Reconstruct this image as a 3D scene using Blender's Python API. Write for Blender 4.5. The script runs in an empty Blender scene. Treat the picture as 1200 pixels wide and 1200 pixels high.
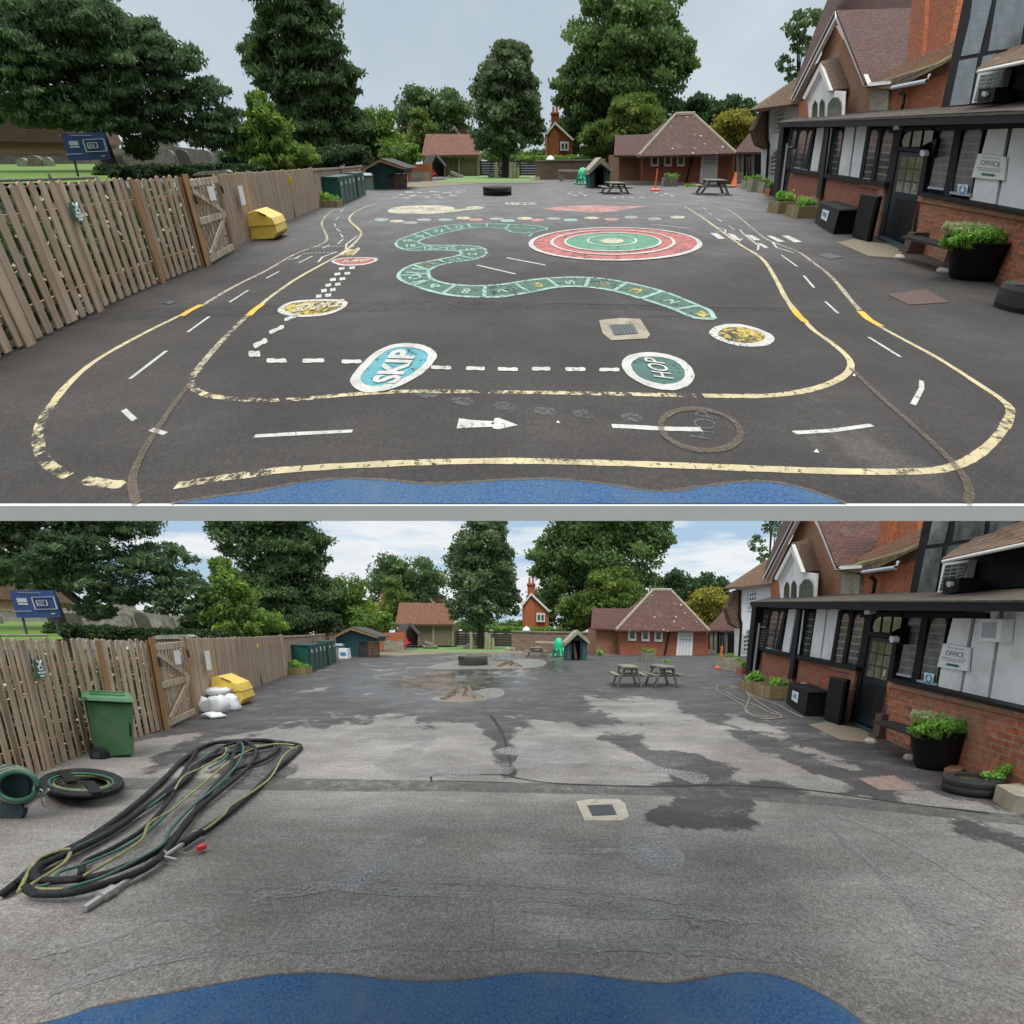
import bpy, math, random
import numpy as np
from mathutils import Vector, Matrix
SC = bpy.context.scene
COL = SC.collection
F = 720.0; PY = 980.0
R_ = random.Random(7); NR = np.random.RandomState(11)
def lerp(a, b, t): return a+(b-a)*t
def interp(x, tab):
    if x <= tab[0][0]: return tab[0][1]
    for (a, va), (b, vb) in zip(tab, tab[1:]):
        if x <= b: return lerp(va, vb, (x-a)/(b-a))
    return tab[-1][1]

# ------------------------------------------------------------------ places
class Place:
    def __init__(s, key, hor, scale, word):
        s.key = key; s.hor = hor; s.word = word; s.scale = scale
        d = PY-hor
        s.th = math.atan2(d, F); s.c = math.cos(s.th); s.sn = math.sin(s.th)
        s.h = 1.655*s.c
        s.kd = math.hypot(F, d)/434.0; s.kz = s.c/.967
        s.raw = False
    def m(s, x, y):
        if s.key == 'A' or s.raw: return x, y
        return (x+interp(x, [(0,-66),(130,-58),(220,-50),(336,-39),(495,-31),(650,-28),(800,-26),(861,-31),(930,-33),(1055,-34),(1160,-42),(1250,-46)]),
                y+interp(x, [(0,533),(130,537),(220,543),(336,547),(495,549),(650,552),(800,557),(935,563),(1055,568),(1160,575)]))
    def ray(s, x, y):
        x, y = s.m(x, y); u = (PY-y)/F
        return Vector(((x-600)/F, s.c+u*s.sn, -s.sn+u*s.c))
    def g(s, x, y, z=0.0):                       # the ground (or level z) under a sight line
        r = s.ray(x, y); t = (z-s.h)/r.z
        return Vector((r.x*t, r.y*t, z))
    def pt(s, x, y, Y):                          # on the upright plane at distance Y
        r = s.ray(x, y); t = Y/r.y
        return Vector((r.x*t, Y, s.h+r.z*t))
    def Yv(s, v): return F*s.h/(s.c*s.c*v)-s.h*math.tan(s.th)
    def Yg(s, x, y): return s.g(x, y).y
    def zat(s, p, y, x=600):                     # height above p at which sight row y crosses
        r = s.ray(x, y); return s.h+p.y*r.z/r.y
    def mpp(s, Y): return (Y*s.c+s.h*s.sn)/F     # width of a picture step at distance Y
A = Place('A', 190.0, 1.0, 'upper painted yard')
B = Place('B', 742.0, 30.0, 'lower bare yard')
CAM = Vector((0, 0, B.h*B.scale))
B.M = Matrix.Scale(B.scale, 4)
A.M = Matrix.Translation(CAM) @ Matrix.Rotation(A.th-B.th, 4, 'X') @ Matrix.Translation(Vector((0, 0, -A.h)))

class VP:                                        # an upright wall plane through two ground points
    def __init__(s, P, a, b):
        s.P = P; s.a = a.copy(); s.a.z = 0
        t = (b-a); t.z = 0; s.t = t.normalized()
        s.n = Vector((-s.t.y, s.t.x, 0))
        if s.n.x > 0 and a.x > 0: s.n = -s.n
        if s.n.x < 0 and a.x < 0: s.n = -s.n
    def p(s, x, y, off=0.0):                     # point on the plane pushed out by off
        r = s.P.ray(x, y); o = Vector((0, 0, s.P.h)); q = s.a+s.n*off
        t = (q-o).dot(s.n)/r.dot(s.n)
        return o+r*t

# ------------------------------------------------------------------ scene objects
def tagobj(o, label=None, cat=None, group=None, kind=None):
    if label: o['label'] = label
    if cat: o['category'] = cat
    if group: o['group'] = group
    if kind: o['kind'] = kind
    return o
def thing(P, name, label, cat, base, group=None):
    o = bpy.data.objects.new(name, None); COL.objects.link(o)
    o.location = P.M @ Vector(base); o.empty_display_size = .2*P.scale
    tagobj(o, label, cat, group); o_base[o] = Vector(base); return o
o_base = {}
class MB:
    def __init__(s, P, base=None, ang=0.0):
        s.P = P; s.v = []; s.f = []; s.uv = []; s.base = Vector(base) if base is not None else None; s.a = ang
    def c(s, p):
        if s.base is None: return Vector(p)
        ca, sa = math.cos(s.a), math.sin(s.a)
        x = p[0]*ca-p[1]*sa; y = p[0]*sa+p[1]*ca
        return s.base+Vector((x, y*s.P.kd, p[2]*s.P.kz))
    def face(s, pts, uv=None, conv=True):
        i = len(s.v); q = [s.c(p) if conv else Vector(p) for p in pts]
        s.v += q; s.f.append(list(range(i, i+len(q))))
        if uv is None:
            w = [Vector((p.x, p.y/s.P.kd, p.z/s.P.kz)) for p in q]
            n = Vector((0, 0, 0))
            for k in range(len(w)):
                a = w[k]; b = w[(k+1) % len(w)]
                n += Vector(((a.y-b.y)*(a.z+b.z), (a.z-b.z)*(a.x+b.x), (a.x-b.x)*(a.y+b.y)))
            if n.length > 0: n.normalize()
            if abs(n.z) > .93: uv = [(p.x, p.y) for p in w]
            else:
                t = Vector((-n.y, n.x, 0)).normalized(); b = n.cross(t)
                uv = [(p.dot(t), abs(b.z) > 0 and p.dot(b) or 0) for p in w]
        s.uv += [tuple(u) for u in uv]
    def hexa(s, b4, t4, conv=True):
        for q in ([b4[3], b4[2], b4[1], b4[0]], t4, *[[b4[k], b4[(k+1) % 4], t4[(k+1) % 4], t4[k]] for k in range(4)]):
            s.face(q, conv=conv)
    def box(s, x0, x1, y0, y1, z0, z1, tx=0, ty=0):
        s.hexa([(x0,y0,z0),(x1,y0,z0),(x1,y1,z0),(x0,y1,z0)], [(x0+tx,y0+ty,z1),(x1-tx,y0+ty,z1),(x1-tx,y1-ty,z1),(x0+tx,y1-ty,z1)])
    def bar(s, a, b, w, t=None, up=(0,0,1)):
        a = Vector(a); b = Vector(b); d = (b-a).normalized(); up = Vector(up); t = t or w
        if abs(d.dot(up)) > .95: up = Vector((0, 1, 0))
        x = d.cross(up).normalized()*(w/2); y = x.cross(d).normalized()*(t/2)
        s.hexa([a-x-y, a+x-y, a+x+y, a-x+y], [b-x-y, b+x-y, b+x+y, b-x+y])
    def prism(s, poly, vec, conv=True):
        vec = Vector(vec); p = [Vector(q) for q in poly]; q = [a+vec for a in p]; n = len(p)
        s.face(p, conv=conv); s.face(q[::-1], conv=conv)
        for k in range(n): s.face([p[k], q[k], q[(k+1) % n], p[(k+1) % n]], conv=conv)
    def tube(s, pts, r, n=8, cap=True):
        pts = [Vector(p) for p in pts]; rings = []
        for i, p in enumerate(pts):
            d = (pts[min(i+1, len(pts)-1)]-pts[max(i-1, 0)]).normalized()
            up = Vector((0, 0, 1)) if abs(d.z) < .9 else Vector((1, 0, 0))
            x = d.cross(up).normalized(); y = x.cross(d).normalized()
            rr = r[i] if isinstance(r, (list, tuple)) else r
            rings.append([p+(x*math.cos(2*math.pi*k/n)+y*math.sin(2*math.pi*k/n))*rr for k in range(n)])
        for a, b in zip(rings, rings[1:]):
            for k in range(n): s.face([a[k], a[(k+1) % n], b[(k+1) % n], b[k]])
        if cap: s.face(rings[0][::-1]); s.face(rings[-1])
    def lathe(s, prof, n=20, cx=0, cy=0, z=0, sq=1.0, wob=None, lean=0):
        rings = []; H = max(p[1] for p in prof) or 1
        for r, h in prof:
            rings.append([(cx-lean*h/H+r*math.cos(2*math.pi*k/n)*(wob[k] if wob else 1), cy+r*sq*math.sin(2*math.pi*k/n)*(wob[k] if wob else 1), z+h) for k in range(n)])
        for a, b in zip(rings, rings[1:]):
            for k in range(n): s.face([a[k], a[(k+1) % n], b[(k+1) % n], b[k]])
        if prof[0][0] > 1e-4: s.face(rings[0][::-1])
        if prof[-1][0] > 1e-4: s.face(rings[-1])
    def done(s, name, mat, parent=None, label=None, cat=None, group=None, kind=None, base=None, smooth=False, bevel=0, merge=False):
        P = s.P
        if parent is not None: b = o_base[parent]
        elif base is not None: b = Vector(base)
        elif s.base is not None: b = s.base
        else:
            xs = [v.x for v in s.v]; ys = [v.y for v in s.v]
            b = Vector(((min(xs)+max(xs))/2, (min(ys)+max(ys))/2, min(v.z for v in s.v)))
        W = P.M @ b
        me = bpy.data.meshes.new(name)
        me.from_pydata([(P.M @ v)-W for v in s.v], [], s.f)
        ul = me.uv_layers.new(name='UVMap'); ul.data.foreach_set('uv', np.array(s.uv, dtype=np.float32).ravel())
        me.materials.append(mat)
        o = bpy.data.objects.new(name, me); COL.objects.link(o)
        if parent is not None: o.parent = parent
        else: o.location = W
        o_base[o] = b
        if smooth or bevel:
            import bmesh
            bm = bmesh.new(); bm.from_mesh(me); bmesh.ops.remove_doubles(bm, verts=bm.verts, dist=1e-5*P.scale)
            bm.to_mesh(me); bm.free()
        if smooth:
            for p in me.polygons: p.use_smooth = True
        if bevel:
            md = o.modifiers.new('bevel', 'BEVEL'); md.width = bevel*P.scale; md.segments = 2; md.limit_method = 'ANGLE'
        return tagobj(o, label, cat, group, kind)

# ------------------------------------------------------------------ materials
MATS = {}
def newmat(name):
    m = bpy.data.materials.new(name); m.use_nodes = True; nt = m.node_tree
    return m, nt, nt.nodes['Principled BSDF']
def nd(nt, t, **k):
    n = nt.nodes.new(t)
    for a, b in k.items():
        if a in n.inputs.keys() if hasattr(n.inputs, 'keys') else False: n.inputs[a].default_value = b
        else: setattr(n, a, b)
    return n
def noise(nt, vec, scale, detail=4, rough=.6):
    n = nt.nodes.new('ShaderNodeTexNoise'); n.inputs['Scale'].default_value = scale
    n.inputs['Detail'].default_value = detail; n.inputs['Roughness'].default_value = rough
    if vec is not None: nt.links.new(vec, n.inputs['Vector'])
    return n.outputs['Fac']
def ramp(nt, fac, stops):
    r = nt.nodes.new('ShaderNodeValToRGB'); e = r.color_ramp.elements
    while len(e) < len(stops): e.new(.5)
    for i, (p, c) in enumerate(stops):
        e[i].position = p; e[i].color = (c[0], c[1], c[2], 1) if not isinstance(c, (int, float)) else (c, c, c, 1)
    nt.links.new(fac, r.inputs['Fac']); return r.outputs['Color']
def mixc(nt, fac, a, b, mode='MIX'):
    n = nt.nodes.new('ShaderNodeMix'); n.data_type = 'RGBA'; n.blend_type = mode
    for i, x in ((0, fac), (6, a), (7, b)):
        if isinstance(x, (int, float)): n.inputs[i].default_value = x
        elif isinstance(x, (tuple, list)): n.inputs[i].default_value = (*x[:3], 1)
        else: nt.links.new(x, n.inputs[i])
    return n.outputs[2]
def math_(nt, op, a, b=None, clamp=False):
    n = nt.nodes.new('ShaderNodeMath'); n.operation = op; n.use_clamp = clamp
    for i, x in enumerate((a, b)):
        if x is None: continue
        if isinstance(x, (int, float)): n.inputs[i].default_value = x
        else: nt.links.new(x, n.inputs[i])
    return n.outputs[0]
def uvn(nt, sx=1, sy=1, ox=0, oy=0):
    t = nt.nodes.new('ShaderNodeUVMap'); m = nt.nodes.new('ShaderNodeMapping')
    m.inputs['Scale'].default_value = (sx, sy, 1); m.inputs['Location'].default_value = (ox, oy, 0)
    nt.links.new(t.outputs[0], m.inputs['Vector']); return m.outputs[0]
def bump(nt, bs, h, st=.3, d=.01):
    b = nt.nodes.new('ShaderNodeBump'); b.inputs['Strength'].default_value = st; b.inputs['Distance'].default_value = d
    nt.links.new(h, b.inputs['Height']); nt.links.new(b.outputs[0], bs.inputs['Normal'])
def plain(name, c, rough=.6, var=.25, scale=6, metal=0, sx=1, sy=1, dirt=None, spec=.5):
    if name in MATS: return MATS[name]
    m, nt, bs = newmat(name); u = uvn(nt, sx, sy)
    n1 = noise(nt, u, scale, 5); c2 = tuple(x*(1-var) for x in c); c3 = tuple(min(1, x*(1+var)) for x in c)
    col = ramp(nt, n1, [(.3, c2), (.7, c3)])
    if dirt:
        d = ramp(nt, noise(nt, uvn(nt, 1, 1, 5, 3), scale*.35, 6, .7), [(.52, 0), (.66, 1)])
        col = mixc(nt, d, col, dirt)
    nt.links.new(col, bs.inputs['Base Color']); bs.inputs['Roughness'].default_value = rough
    bs.inputs['Metallic'].default_value = metal; bs.inputs['Specular IOR Level'].default_value = spec
    bump(nt, bs, n1, .25, .01*1)
    MATS[name] = m; return m
def woodm(name, c, c2, grey=None):
    m, nt, bs = newmat(name)
    n = noise(nt, uvn(nt, 26, 2.2), 1.0, 6, .65); n2 = noise(nt, uvn(nt, 1.2, .8, 3), 1.6, 4)
    col = ramp(nt, n, [(.28, c2), (.68, c)])
    if grey: col = mixc(nt, ramp(nt, n2, [(.42, 0), (.6, 1)]), col, grey)
    n3 = noise(nt, uvn(nt, 9.5, .05, 1), 1.0, 1); col = mixc(nt, .8, col, ramp(nt, n3, [(.33, (.52,.5,.47)), (.67, (1.32,1.27,1.2))]), 'MULTIPLY')
    nt.links.new(col, bs.inputs['Base Color']); bs.inputs['Roughness'].default_value = .85; bump(nt, bs, n, .4, .01)
    MATS[name] = m; return m
def brickm(name, c1, c2, mortar, w=.225, h=.075, mw=.008, soot=None, rough=.9):
    m, nt, bs = newmat(name); u = uvn(nt)
    b = nt.nodes.new('ShaderNodeTexBrick'); nt.links.new(u, b.inputs['Vector'])
    b.inputs['Scale'].default_value = 1; b.inputs['Brick Width'].default_value = w; b.inputs['Row Height'].default_value = h
    b.inputs['Mortar Size'].default_value = mw; b.inputs['Mortar Smooth'].default_value = .3; b.inputs['Bias'].default_value = -.1
    b.inputs['Color1'].default_value = (*c1, 1); b.inputs['Color2'].default_value = (*c2, 1); b.inputs['Mortar'].default_value = (*mortar, 1)
    n = noise(nt, u, 2.2, 6, .7); n2 = noise(nt, u, 14, 3)
    col = mixc(nt, .85, b.outputs['Color'], ramp(nt, n2, [(.3, (.55,.5,.48)), (.7, (1.35,1.3,1.25))]), 'MULTIPLY')
    if soot: col = mixc(nt, ramp(nt, n, [(.48, 0), (.68, .75)]), col, soot)
    nt.links.new(col, bs.inputs['Base Color']); bs.inputs['Roughness'].default_value = rough
    bump(nt, bs, math_(nt, 'SUBTRACT', n2, b.outputs['Fac']), .6, .02)
    MATS[name] = m; return m
def tilem(name, c1, c2, moss, lichen=.0, mossamt=.55, w=.17, h=.11):
    m, nt, bs = newmat(name); u = uvn(nt)
    b = nt.nodes.new('ShaderNodeTexBrick'); nt.links.new(u, b.inputs['Vector'])
    b.inputs['Scale'].default_value = 1; b.inputs['Brick Width'].default_value = w; b.inputs['Row Height'].default_value = h
    b.inputs['Mortar Size'].default_value = .012; b.inputs['Mortar Smooth'].default_value = .6
    b.inputs['Color1'].default_value = (*c1, 1); b.inputs['Color2'].default_value = (*c2, 1); b.inputs['Mortar'].default_value = (*[x*.3 for x in c1], 1)
    n = noise(nt, u, .9, 7, .7); n2 = noise(nt, u, 9, 3)
    col = mixc(nt, .9, b.outputs['Color'], ramp(nt, n2, [(.3, (.5,.5,.5)), (.7, (1.5,1.45,1.4))]), 'MULTIPLY')
    col = mixc(nt, ramp(nt, n, [(mossamt, 0), (mossamt+.12, .85)]), col, moss)
    if lichen:
        v = nt.nodes.new('ShaderNodeTexVoronoi'); v.inputs['Scale'].default_value = 1.7; nt.links.new(u, v.inputs['Vector'])
        s = ramp(nt, math_(nt, 'ADD', v.outputs['Distance'], math_(nt, 'MULTIPLY', noise(nt, u, 5, 3), .35)), [(lichen+.1, 1), (lichen+.16, 0)])
        col = mixc(nt, s, col, (.55,.54,.48))
    nt.links.new(col, bs.inputs['Base Color']); bs.inputs['Roughness'].default_value = .85
    bump(nt, bs, math_(nt, 'SUBTRACT', n2, b.outputs['Fac']), .7, .03)
    MATS[name] = m; return m
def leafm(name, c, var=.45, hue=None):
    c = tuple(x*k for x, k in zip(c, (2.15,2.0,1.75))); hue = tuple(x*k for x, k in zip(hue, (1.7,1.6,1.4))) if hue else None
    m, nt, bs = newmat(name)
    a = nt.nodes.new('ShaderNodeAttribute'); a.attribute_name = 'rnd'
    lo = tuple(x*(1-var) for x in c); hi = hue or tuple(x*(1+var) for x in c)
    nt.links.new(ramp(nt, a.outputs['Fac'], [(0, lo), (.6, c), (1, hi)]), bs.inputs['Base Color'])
    bs.inputs['Roughness'].default_value = .65; bs.inputs['Specular IOR Level'].default_value = .35
    tr = nt.nodes.new('ShaderNodeBsdfTranslucent'); tr.inputs['Color'].default_value = (*[x*1.3 for x in hi], 1)
    mx = nt.nodes.new('ShaderNodeMixShader'); mx.inputs[0].default_value = .22
    out = nt.nodes['Material Output']; nt.links.new(bs.outputs[0], mx.inputs[1]); nt.links.new(tr.outputs[0], mx.inputs[2]); nt.links.new(mx.outputs[0], out.inputs['Surface'])
    MATS[name] = m; return m
def paintm(name, c, wear=.4, scale=22, rough=.75, stretch=(1,1), soft=.05, amax=1):
    m, nt, bs = newmat(name); u = uvn(nt)
    n = noise(nt, uvn(nt, *stretch), scale, 6, .75); big = noise(nt, u, 1.3, 3)
    nt.links.new(ramp(nt, noise(nt, u, 5, 4), [(.3, tuple(x*.72 for x in c)), (.7, tuple(min(1, x*1.12) for x in c))]), bs.inputs['Base Color'])
    bs.inputs['Roughness'].default_value = rough
    tot = math_(nt, 'ADD', math_(nt, 'MULTIPLY', n, .75), math_(nt, 'MULTIPLY', big, .25))
    al = ramp(nt, tot, [(wear-.02, 0), (wear+soft, amax)])
    nt.links.new(al, bs.inputs['Alpha']); MATS[name] = m; return m
def glassm(name, c=(.03,.035,.035), lines=(.28,.28,.26), nx=3, ny=7, mw=.018, rough=.12, blotch=(.10,.11,.09)):
    m, nt, bs = newmat(name); u = uvn(nt)
    b = nt.nodes.new('ShaderNodeTexBrick'); nt.links.new(u, b.inputs['Vector']); b.offset = 0
    b.inputs['Scale'].default_value = 1; b.inputs['Brick Width'].default_value = 1/nx; b.inputs['Row Height'].default_value = 1/ny
    b.inputs['Mortar Size'].default_value = mw; b.inputs['Mortar Smooth'].default_value = .1
    base = ramp(nt, noise(nt, u, 2.4, 3), [(.4, c), (.62, blotch)])
    col = mixc(nt, b.outputs['Fac'], base, lines)
    nt.links.new(col, bs.inputs['Base Color']); bs.inputs['Roughness'].default_value = rough
    bump(nt, bs, b.outputs['Color'], .1, .01)
    MATS[name] = m; return m

def make_materials():
    woodm('gate_wood', (.58,.47,.33), (.36,.28,.19), (.50,.44,.34)); woodm('fence_wood', (.56,.42,.29), (.29,.20,.135), (.50,.40,.30)); woodm('fence_wood_close', (.47,.35,.24), (.27,.19,.13), (.41,.33,.255))
    woodm('post_wood', (.40,.235,.11), (.25,.15,.07)); woodm('grey_wood', (.30,.28,.24), (.15,.135,.11), (.24,.25,.19))
    woodm('old_wood', (.27,.215,.145), (.13,.10,.07), (.21,.19,.14)); woodm('pale_log', (.42,.40,.26), (.24,.23,.14))
    woodm('dark_fence', (.075,.065,.05), (.035,.03,.024)); woodm('planter_wood', (.40,.31,.16), (.22,.17,.09))
    brickm('brick_red', (.42,.10,.045), (.26,.075,.04), (.27,.19,.14), soot=(.22,.15,.105))
    brickm('brick_orange', (.52,.15,.055), (.40,.12,.05), (.30,.17,.10)); brickm('brick_buff', (.40,.17,.085), (.32,.14,.07), (.36,.28,.2), soot=(.30,.22,.15))
    brickm('brick_aged', (.48,.14,.055), (.25,.10,.055), (.33,.25,.18), soot=(.30,.20,.13))
    brickm('brick_wall_mixed', (.31,.19,.125), (.17,.115,.085), (.28,.24,.19), w=.3, h=.14, mw=.025, soot=(.14,.12,.09))
    brickm('stone_yellow', (.46,.35,.19), (.38,.28,.15), (.36,.28,.18), w=.4, h=.2); brickm('stone_grey', (.38,.37,.30), (.26,.26,.22), (.2,.2,.17), w=.5, h=.3, soot=(.16,.17,.13))
    tilem('tile_dark', (.14,.055,.04), (.07,.036,.03), (.115,.085,.06), lichen=.05, mossamt=.6)
    tilem('tile_lichen', (.16,.07,.05), (.07,.042,.037), (.13,.105,.075), lichen=.14, mossamt=.56)
    tilem('tile_orange', (.28,.115,.06), (.13,.065,.045), (.24,.15,.04), lichen=.1, mossamt=.62)
    tilem('tile_brown', (.20,.125,.075), (.15,.095,.06), (.12,.115,.05), lichen=.12, mossamt=.55)
    tilem('tile_moss', (.16,.10,.06), (.12,.08,.05), (.17,.17,.035), lichen=.08, mossamt=.45)
    tilem('shingle_grey', (.10,.09,.08), (.07,.065,.06), (.09,.10,.06))
    plain('black_timber', (.011,.011,.012), .7, .35, 8, spec=.18); plain('black_plastic', (.009,.009,.010), .55, .2, 20, spec=.22)
    plain('door_navy', (.014,.019,.026), .55, .2, 5, spec=.25); plain('white_render', (.87,.87,.86), .9, .05, 3, dirt=(.68,.69,.66)); plain('white_paint', (.78,.77,.73), .6, .06, 5)
    plain('white_bag', (.82,.84,.86), .45, .05, 4); plain('lead_flash', (.16,.16,.165), .5, .25, 10); plain('moss_beam', (.075,.058,.045), .9, .5, 9, dirt=(.11,.11,.06))
    plain('green_metal', (.018,.115,.095), .45, .15, 3); plain('green_metal_dark', (.012,.075,.062), .45, .15, 3); plain('pale_box', (.26,.33,.27), .6, .15, 3)
    plain('teal_wood', (.035,.12,.135), .7, .2, 7); plain('slate_wood', (.025,.05,.055), .7, .2, 7); plain('yellow_plastic', (.86,.60,.10), .45, .1, 5); plain('yellow_flower', (.80,.60,.02), .6, .1, 5)
    plain('bin_green', (.055,.15,.065), .55, .2, 6, dirt=(.085,.15,.085)); plain('bin_lid', (.07,.19,.085), .45, .12, 6); plain('rubber', (.022,.022,.022), .75, .3, 12); plain('rubber_dusty', (.105,.10,.09), .9, .35, 12)
    plain('red_plastic', (.75,.10,.05), .4, .1, 5); plain('orange_plastic', (.80,.17,.05), .5, .1, 5); plain('bright_red', (.62,.02,.03), .4, .1, 5)
    plain('toy_green', (.01,.55,.27), .3, .12, 5); plain('sign_blue', (.02,.05,.17), .5, .1, 5); plain('sign_grey', (.42,.45,.50), .5, .1, 5); plain('sign_green', (.012,.16,.11), .5, .1, 5)
    plain('sign_white', (.88,.89,.87), .5, .03, 5); plain('ink', (.12,.14,.14), .6, .1, 5); plain('ink_green', (.0,.13,.09), .6, .1, 5); plain('poster_blue', (.05,.32,.60), .4, .1, 5)
    plain('hose_black', (.012,.013,.014), .6, .3, 30, dirt=(.045,.043,.04), spec=.25); plain('hose_green', (.03,.12,.085), .45, .2, 30); plain('hose_yellow', (.30,.28,.11), .65, .35, 30, dirt=(.12,.11,.07)); plain('hose_grey', (.27,.24,.19), .6, .2, 30)
    plain('steel', (.45,.44,.42), .4, .2, 30, metal=.7); plain('cast_iron', (.055,.065,.07), .6, .3, 30); plain('lamp_glass', (.55,.55,.53), .2, .05, 5)
    plain('grave_grey', (.27,.28,.23), .9, .35, 4, dirt=(.14,.15,.10)); plain('grave_dark', (.11,.11,.085), .9, .35, 4); plain('grave_brown', (.22,.17,.12), .9, .35, 4)
    plain('concrete', (.36,.32,.24), .9, .2, 9, dirt=(.22,.19,.14)); plain('concrete_pale', (.50,.45,.36), .9, .15, 9, dirt=(.36,.31,.24)); plain('pebble_pad', (.23,.19,.13), .9, .5, 40)
    plain('rust_cover', (.105,.062,.05), .8, .25, 16); plain('rust_cover_pale', (.25,.18,.155), .85, .2, 16); plain('terracotta', (.42,.15,.08), .8, .2, 6)
    plain('grass', (.12,.22,.03), .95, .35, 14); plain('turf', (.18,.30,.10), .95, .25, 9); plain('far_grass', (.10,.105,.075), .95, .4, 3); plain('soil', (.06,.045,.03), .95, .4, 20)
    plain('grit', (.21,.18,.14), .95, .45, 25); plain('grit_pale', (.20,.19,.165), .38, .4, 7); plain('trunk', (.095,.07,.055), .95, .45, 8, sx=6, sy=1); plain('trunk_dark', (.05,.04,.033), .95, .4, 8, sx=6)
    plain('slab_edge', (.88,.88,.87), .8, .03, 3); plain('pole_metal', (.3,.31,.3), .5, .1, 5)
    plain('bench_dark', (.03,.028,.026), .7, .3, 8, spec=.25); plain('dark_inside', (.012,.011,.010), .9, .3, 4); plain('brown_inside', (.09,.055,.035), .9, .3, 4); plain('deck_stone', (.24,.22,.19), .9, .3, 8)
    glassm('leaded_glass'); glassm('small_panes', nx=3, ny=3, mw=.03, c=(.02,.03,.03)); glassm('white_panes', c=(.05,.06,.07), lines=(.75,.75,.73), nx=3, ny=4, mw=.05)
    glassm('tall_glass', c=(.07,.08,.08), blotch=(.17,.18,.18), lines=(.12,.12,.11), nx=3, ny=5, mw=.012, rough=.08)
    glassm('door_glass', c=(.12,.115,.055), blotch=(.20,.19,.10), lines=(.05,.05,.04), nx=1, ny=1, mw=.0)
    glassm('blank_glass', c=(.03,.03,.03), lines=(.03,.03,.03), nx=1, ny=1, mw=0)
    glassm('curtain_glass', c=(.085,.085,.07), blotch=(.16,.165,.15), lines=(.22,.22,.20), nx=2, ny=8, mw=.014, rough=.3)
    leafm('leaf_pine', (.054,.100,.052), .5, (.105,.175,.09)); leafm('leaf_conifer', (.050,.095,.040), .5, (.09,.15,.062)); leafm('leaf_bright', (.075,.135,.032), .55, (.16,.27,.05))
    leafm('leaf_lime', (.070,.125,.045), .55, (.13,.21,.075)); leafm('leaf_holly', (.045,.085,.036), .6, (.15,.20,.12)); leafm('leaf_yew', (.065,.12,.028), .5, (.14,.19,.04))
    leafm('leaf_yewdark', (.032,.07,.03), .5, (.055,.11,.045)); leafm('leaf_gold', (.14,.155,.03), .5, (.25,.23,.04)); leafm('leaf_hedge', (.024,.05,.02), .5, (.05,.09,.03)); leafm('leaf_hedge_light', (.10,.20,.04), .5, (.18,.32,.06))
    leafm('leaf_round', (.055,.10,.045), .5, (.10,.17,.065)); leafm('leaf_plant', (.11,.25,.045), .5, (.25,.42,.10)); leafm('petal_mauve', (.30,.25,.42), .3, (.48,.42,.58)); leafm('petal_white', (.55,.50,.44), .3, (.75,.72,.68)); leafm('leaf_grey', (.19,.24,.14), .4, (.36,.38,.27))
    paintm('paint_white', (.62,.61,.56), .405, 30); paintm('paint_white_worn', (.55,.54,.50), .455); paintm('paint_cream', (.62,.52,.30), .425, 24); paintm('paint_cream_worn', (.66,.57,.34), .49, 13); paintm('paint_cream_thin', (.46,.41,.29), .45, 20)
    paintm('paint_yellow', (.78,.48,.05), .34); paintm('paint_tan', (.19,.145,.095), .34, 40, soft=.3, amax=.85); paintm('paint_red', (.50,.15,.135), .42, 9); paintm('paint_red_dark', (.40,.11,.10), .42, 9)
    paintm('paint_green', (.07,.15,.105), .42, 12); paintm('paint_green_light', (.11,.32,.20), .40, 8); paintm('paint_blue', (.10,.36,.42), .43, 16); paintm('paint_teal', (.05,.14,.115), .43, 14)
    paintm('paint_gold', (.60,.45,.10), .47, 14); paintm('paint_pink', (.58,.30,.27), .45, 14); paintm('paint_mint', (.33,.52,.43), .43, 14); paintm('paint_grey', (.36,.37,.36), .42, 20); paintm('paint_faint', (.27,.265,.25), .46, 30, soft=.22, amax=.7)
    paintm('paint_pale', (.62,.58,.42), .44, 14); paintm('crack', (.02,.018,.016), .38, 20); paintm('trench_dark', (.043,.042,.038), .44, 9, soft=.3, amax=.7); paintm('trench_light', (.125,.13,.115), .36, 7, soft=.25, amax=.85)
    # rubber play surface
    m, nt, bs = newmat('blue_rubber'); u = uvn(nt); n = noise(nt, u, 75, 4, .8); n2 = noise(nt, u, 1.9, 9, .72)
    col = mixc(nt, ramp(nt, n2, [(.44, 0), (.62, .6)]), ramp(nt, n, [(.36, (.010,.045,.13)), (.5, (.025,.095,.23)), (.64, (.06,.17,.34))]), (.085,.15,.22))
    nt.links.new(col, bs.inputs['Base Color']); bs.inputs['Roughness'].default_value = .85; bump(nt, bs, n, .4, .01); MATS['blue_rubber'] = m
    # asphalt, with stains carried as two attributes on the sheet
    for nm, dark, light, sp in (('asphalt_upper', (.042,.036,.032), (.074,.065,.058), .16), ('asphalt_lower', (.056,.050,.048), (.225,.211,.192), .30)):
        m, nt, bs = newmat(nm); u = uvn(nt)
        a = nt.nodes.new('ShaderNodeAttribute'); a.attribute_name = 'clean'
        w = nt.nodes.new('ShaderNodeAttribute'); w.attribute_name = 'wet'
        big = noise(nt, uvn(nt, 1, .8), 1.1, 8, .68)
        mk = math_(nt, 'ADD', a.outputs['Fac'], math_(nt, 'MULTIPLY', math_(nt, 'SUBTRACT', big, .5), 1.5 if nm == 'asphalt_upper' else 2.4))
        mk = ramp(nt, mk, [(.44, 0), (.56, 1)])
        gr = noise(nt, u, 120 if nm == 'asphalt_upper' else 90, 4, .8); gr2 = noise(nt, u, 34, 2, .6)
        base = mixc(nt, mk, dark, light)
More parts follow.
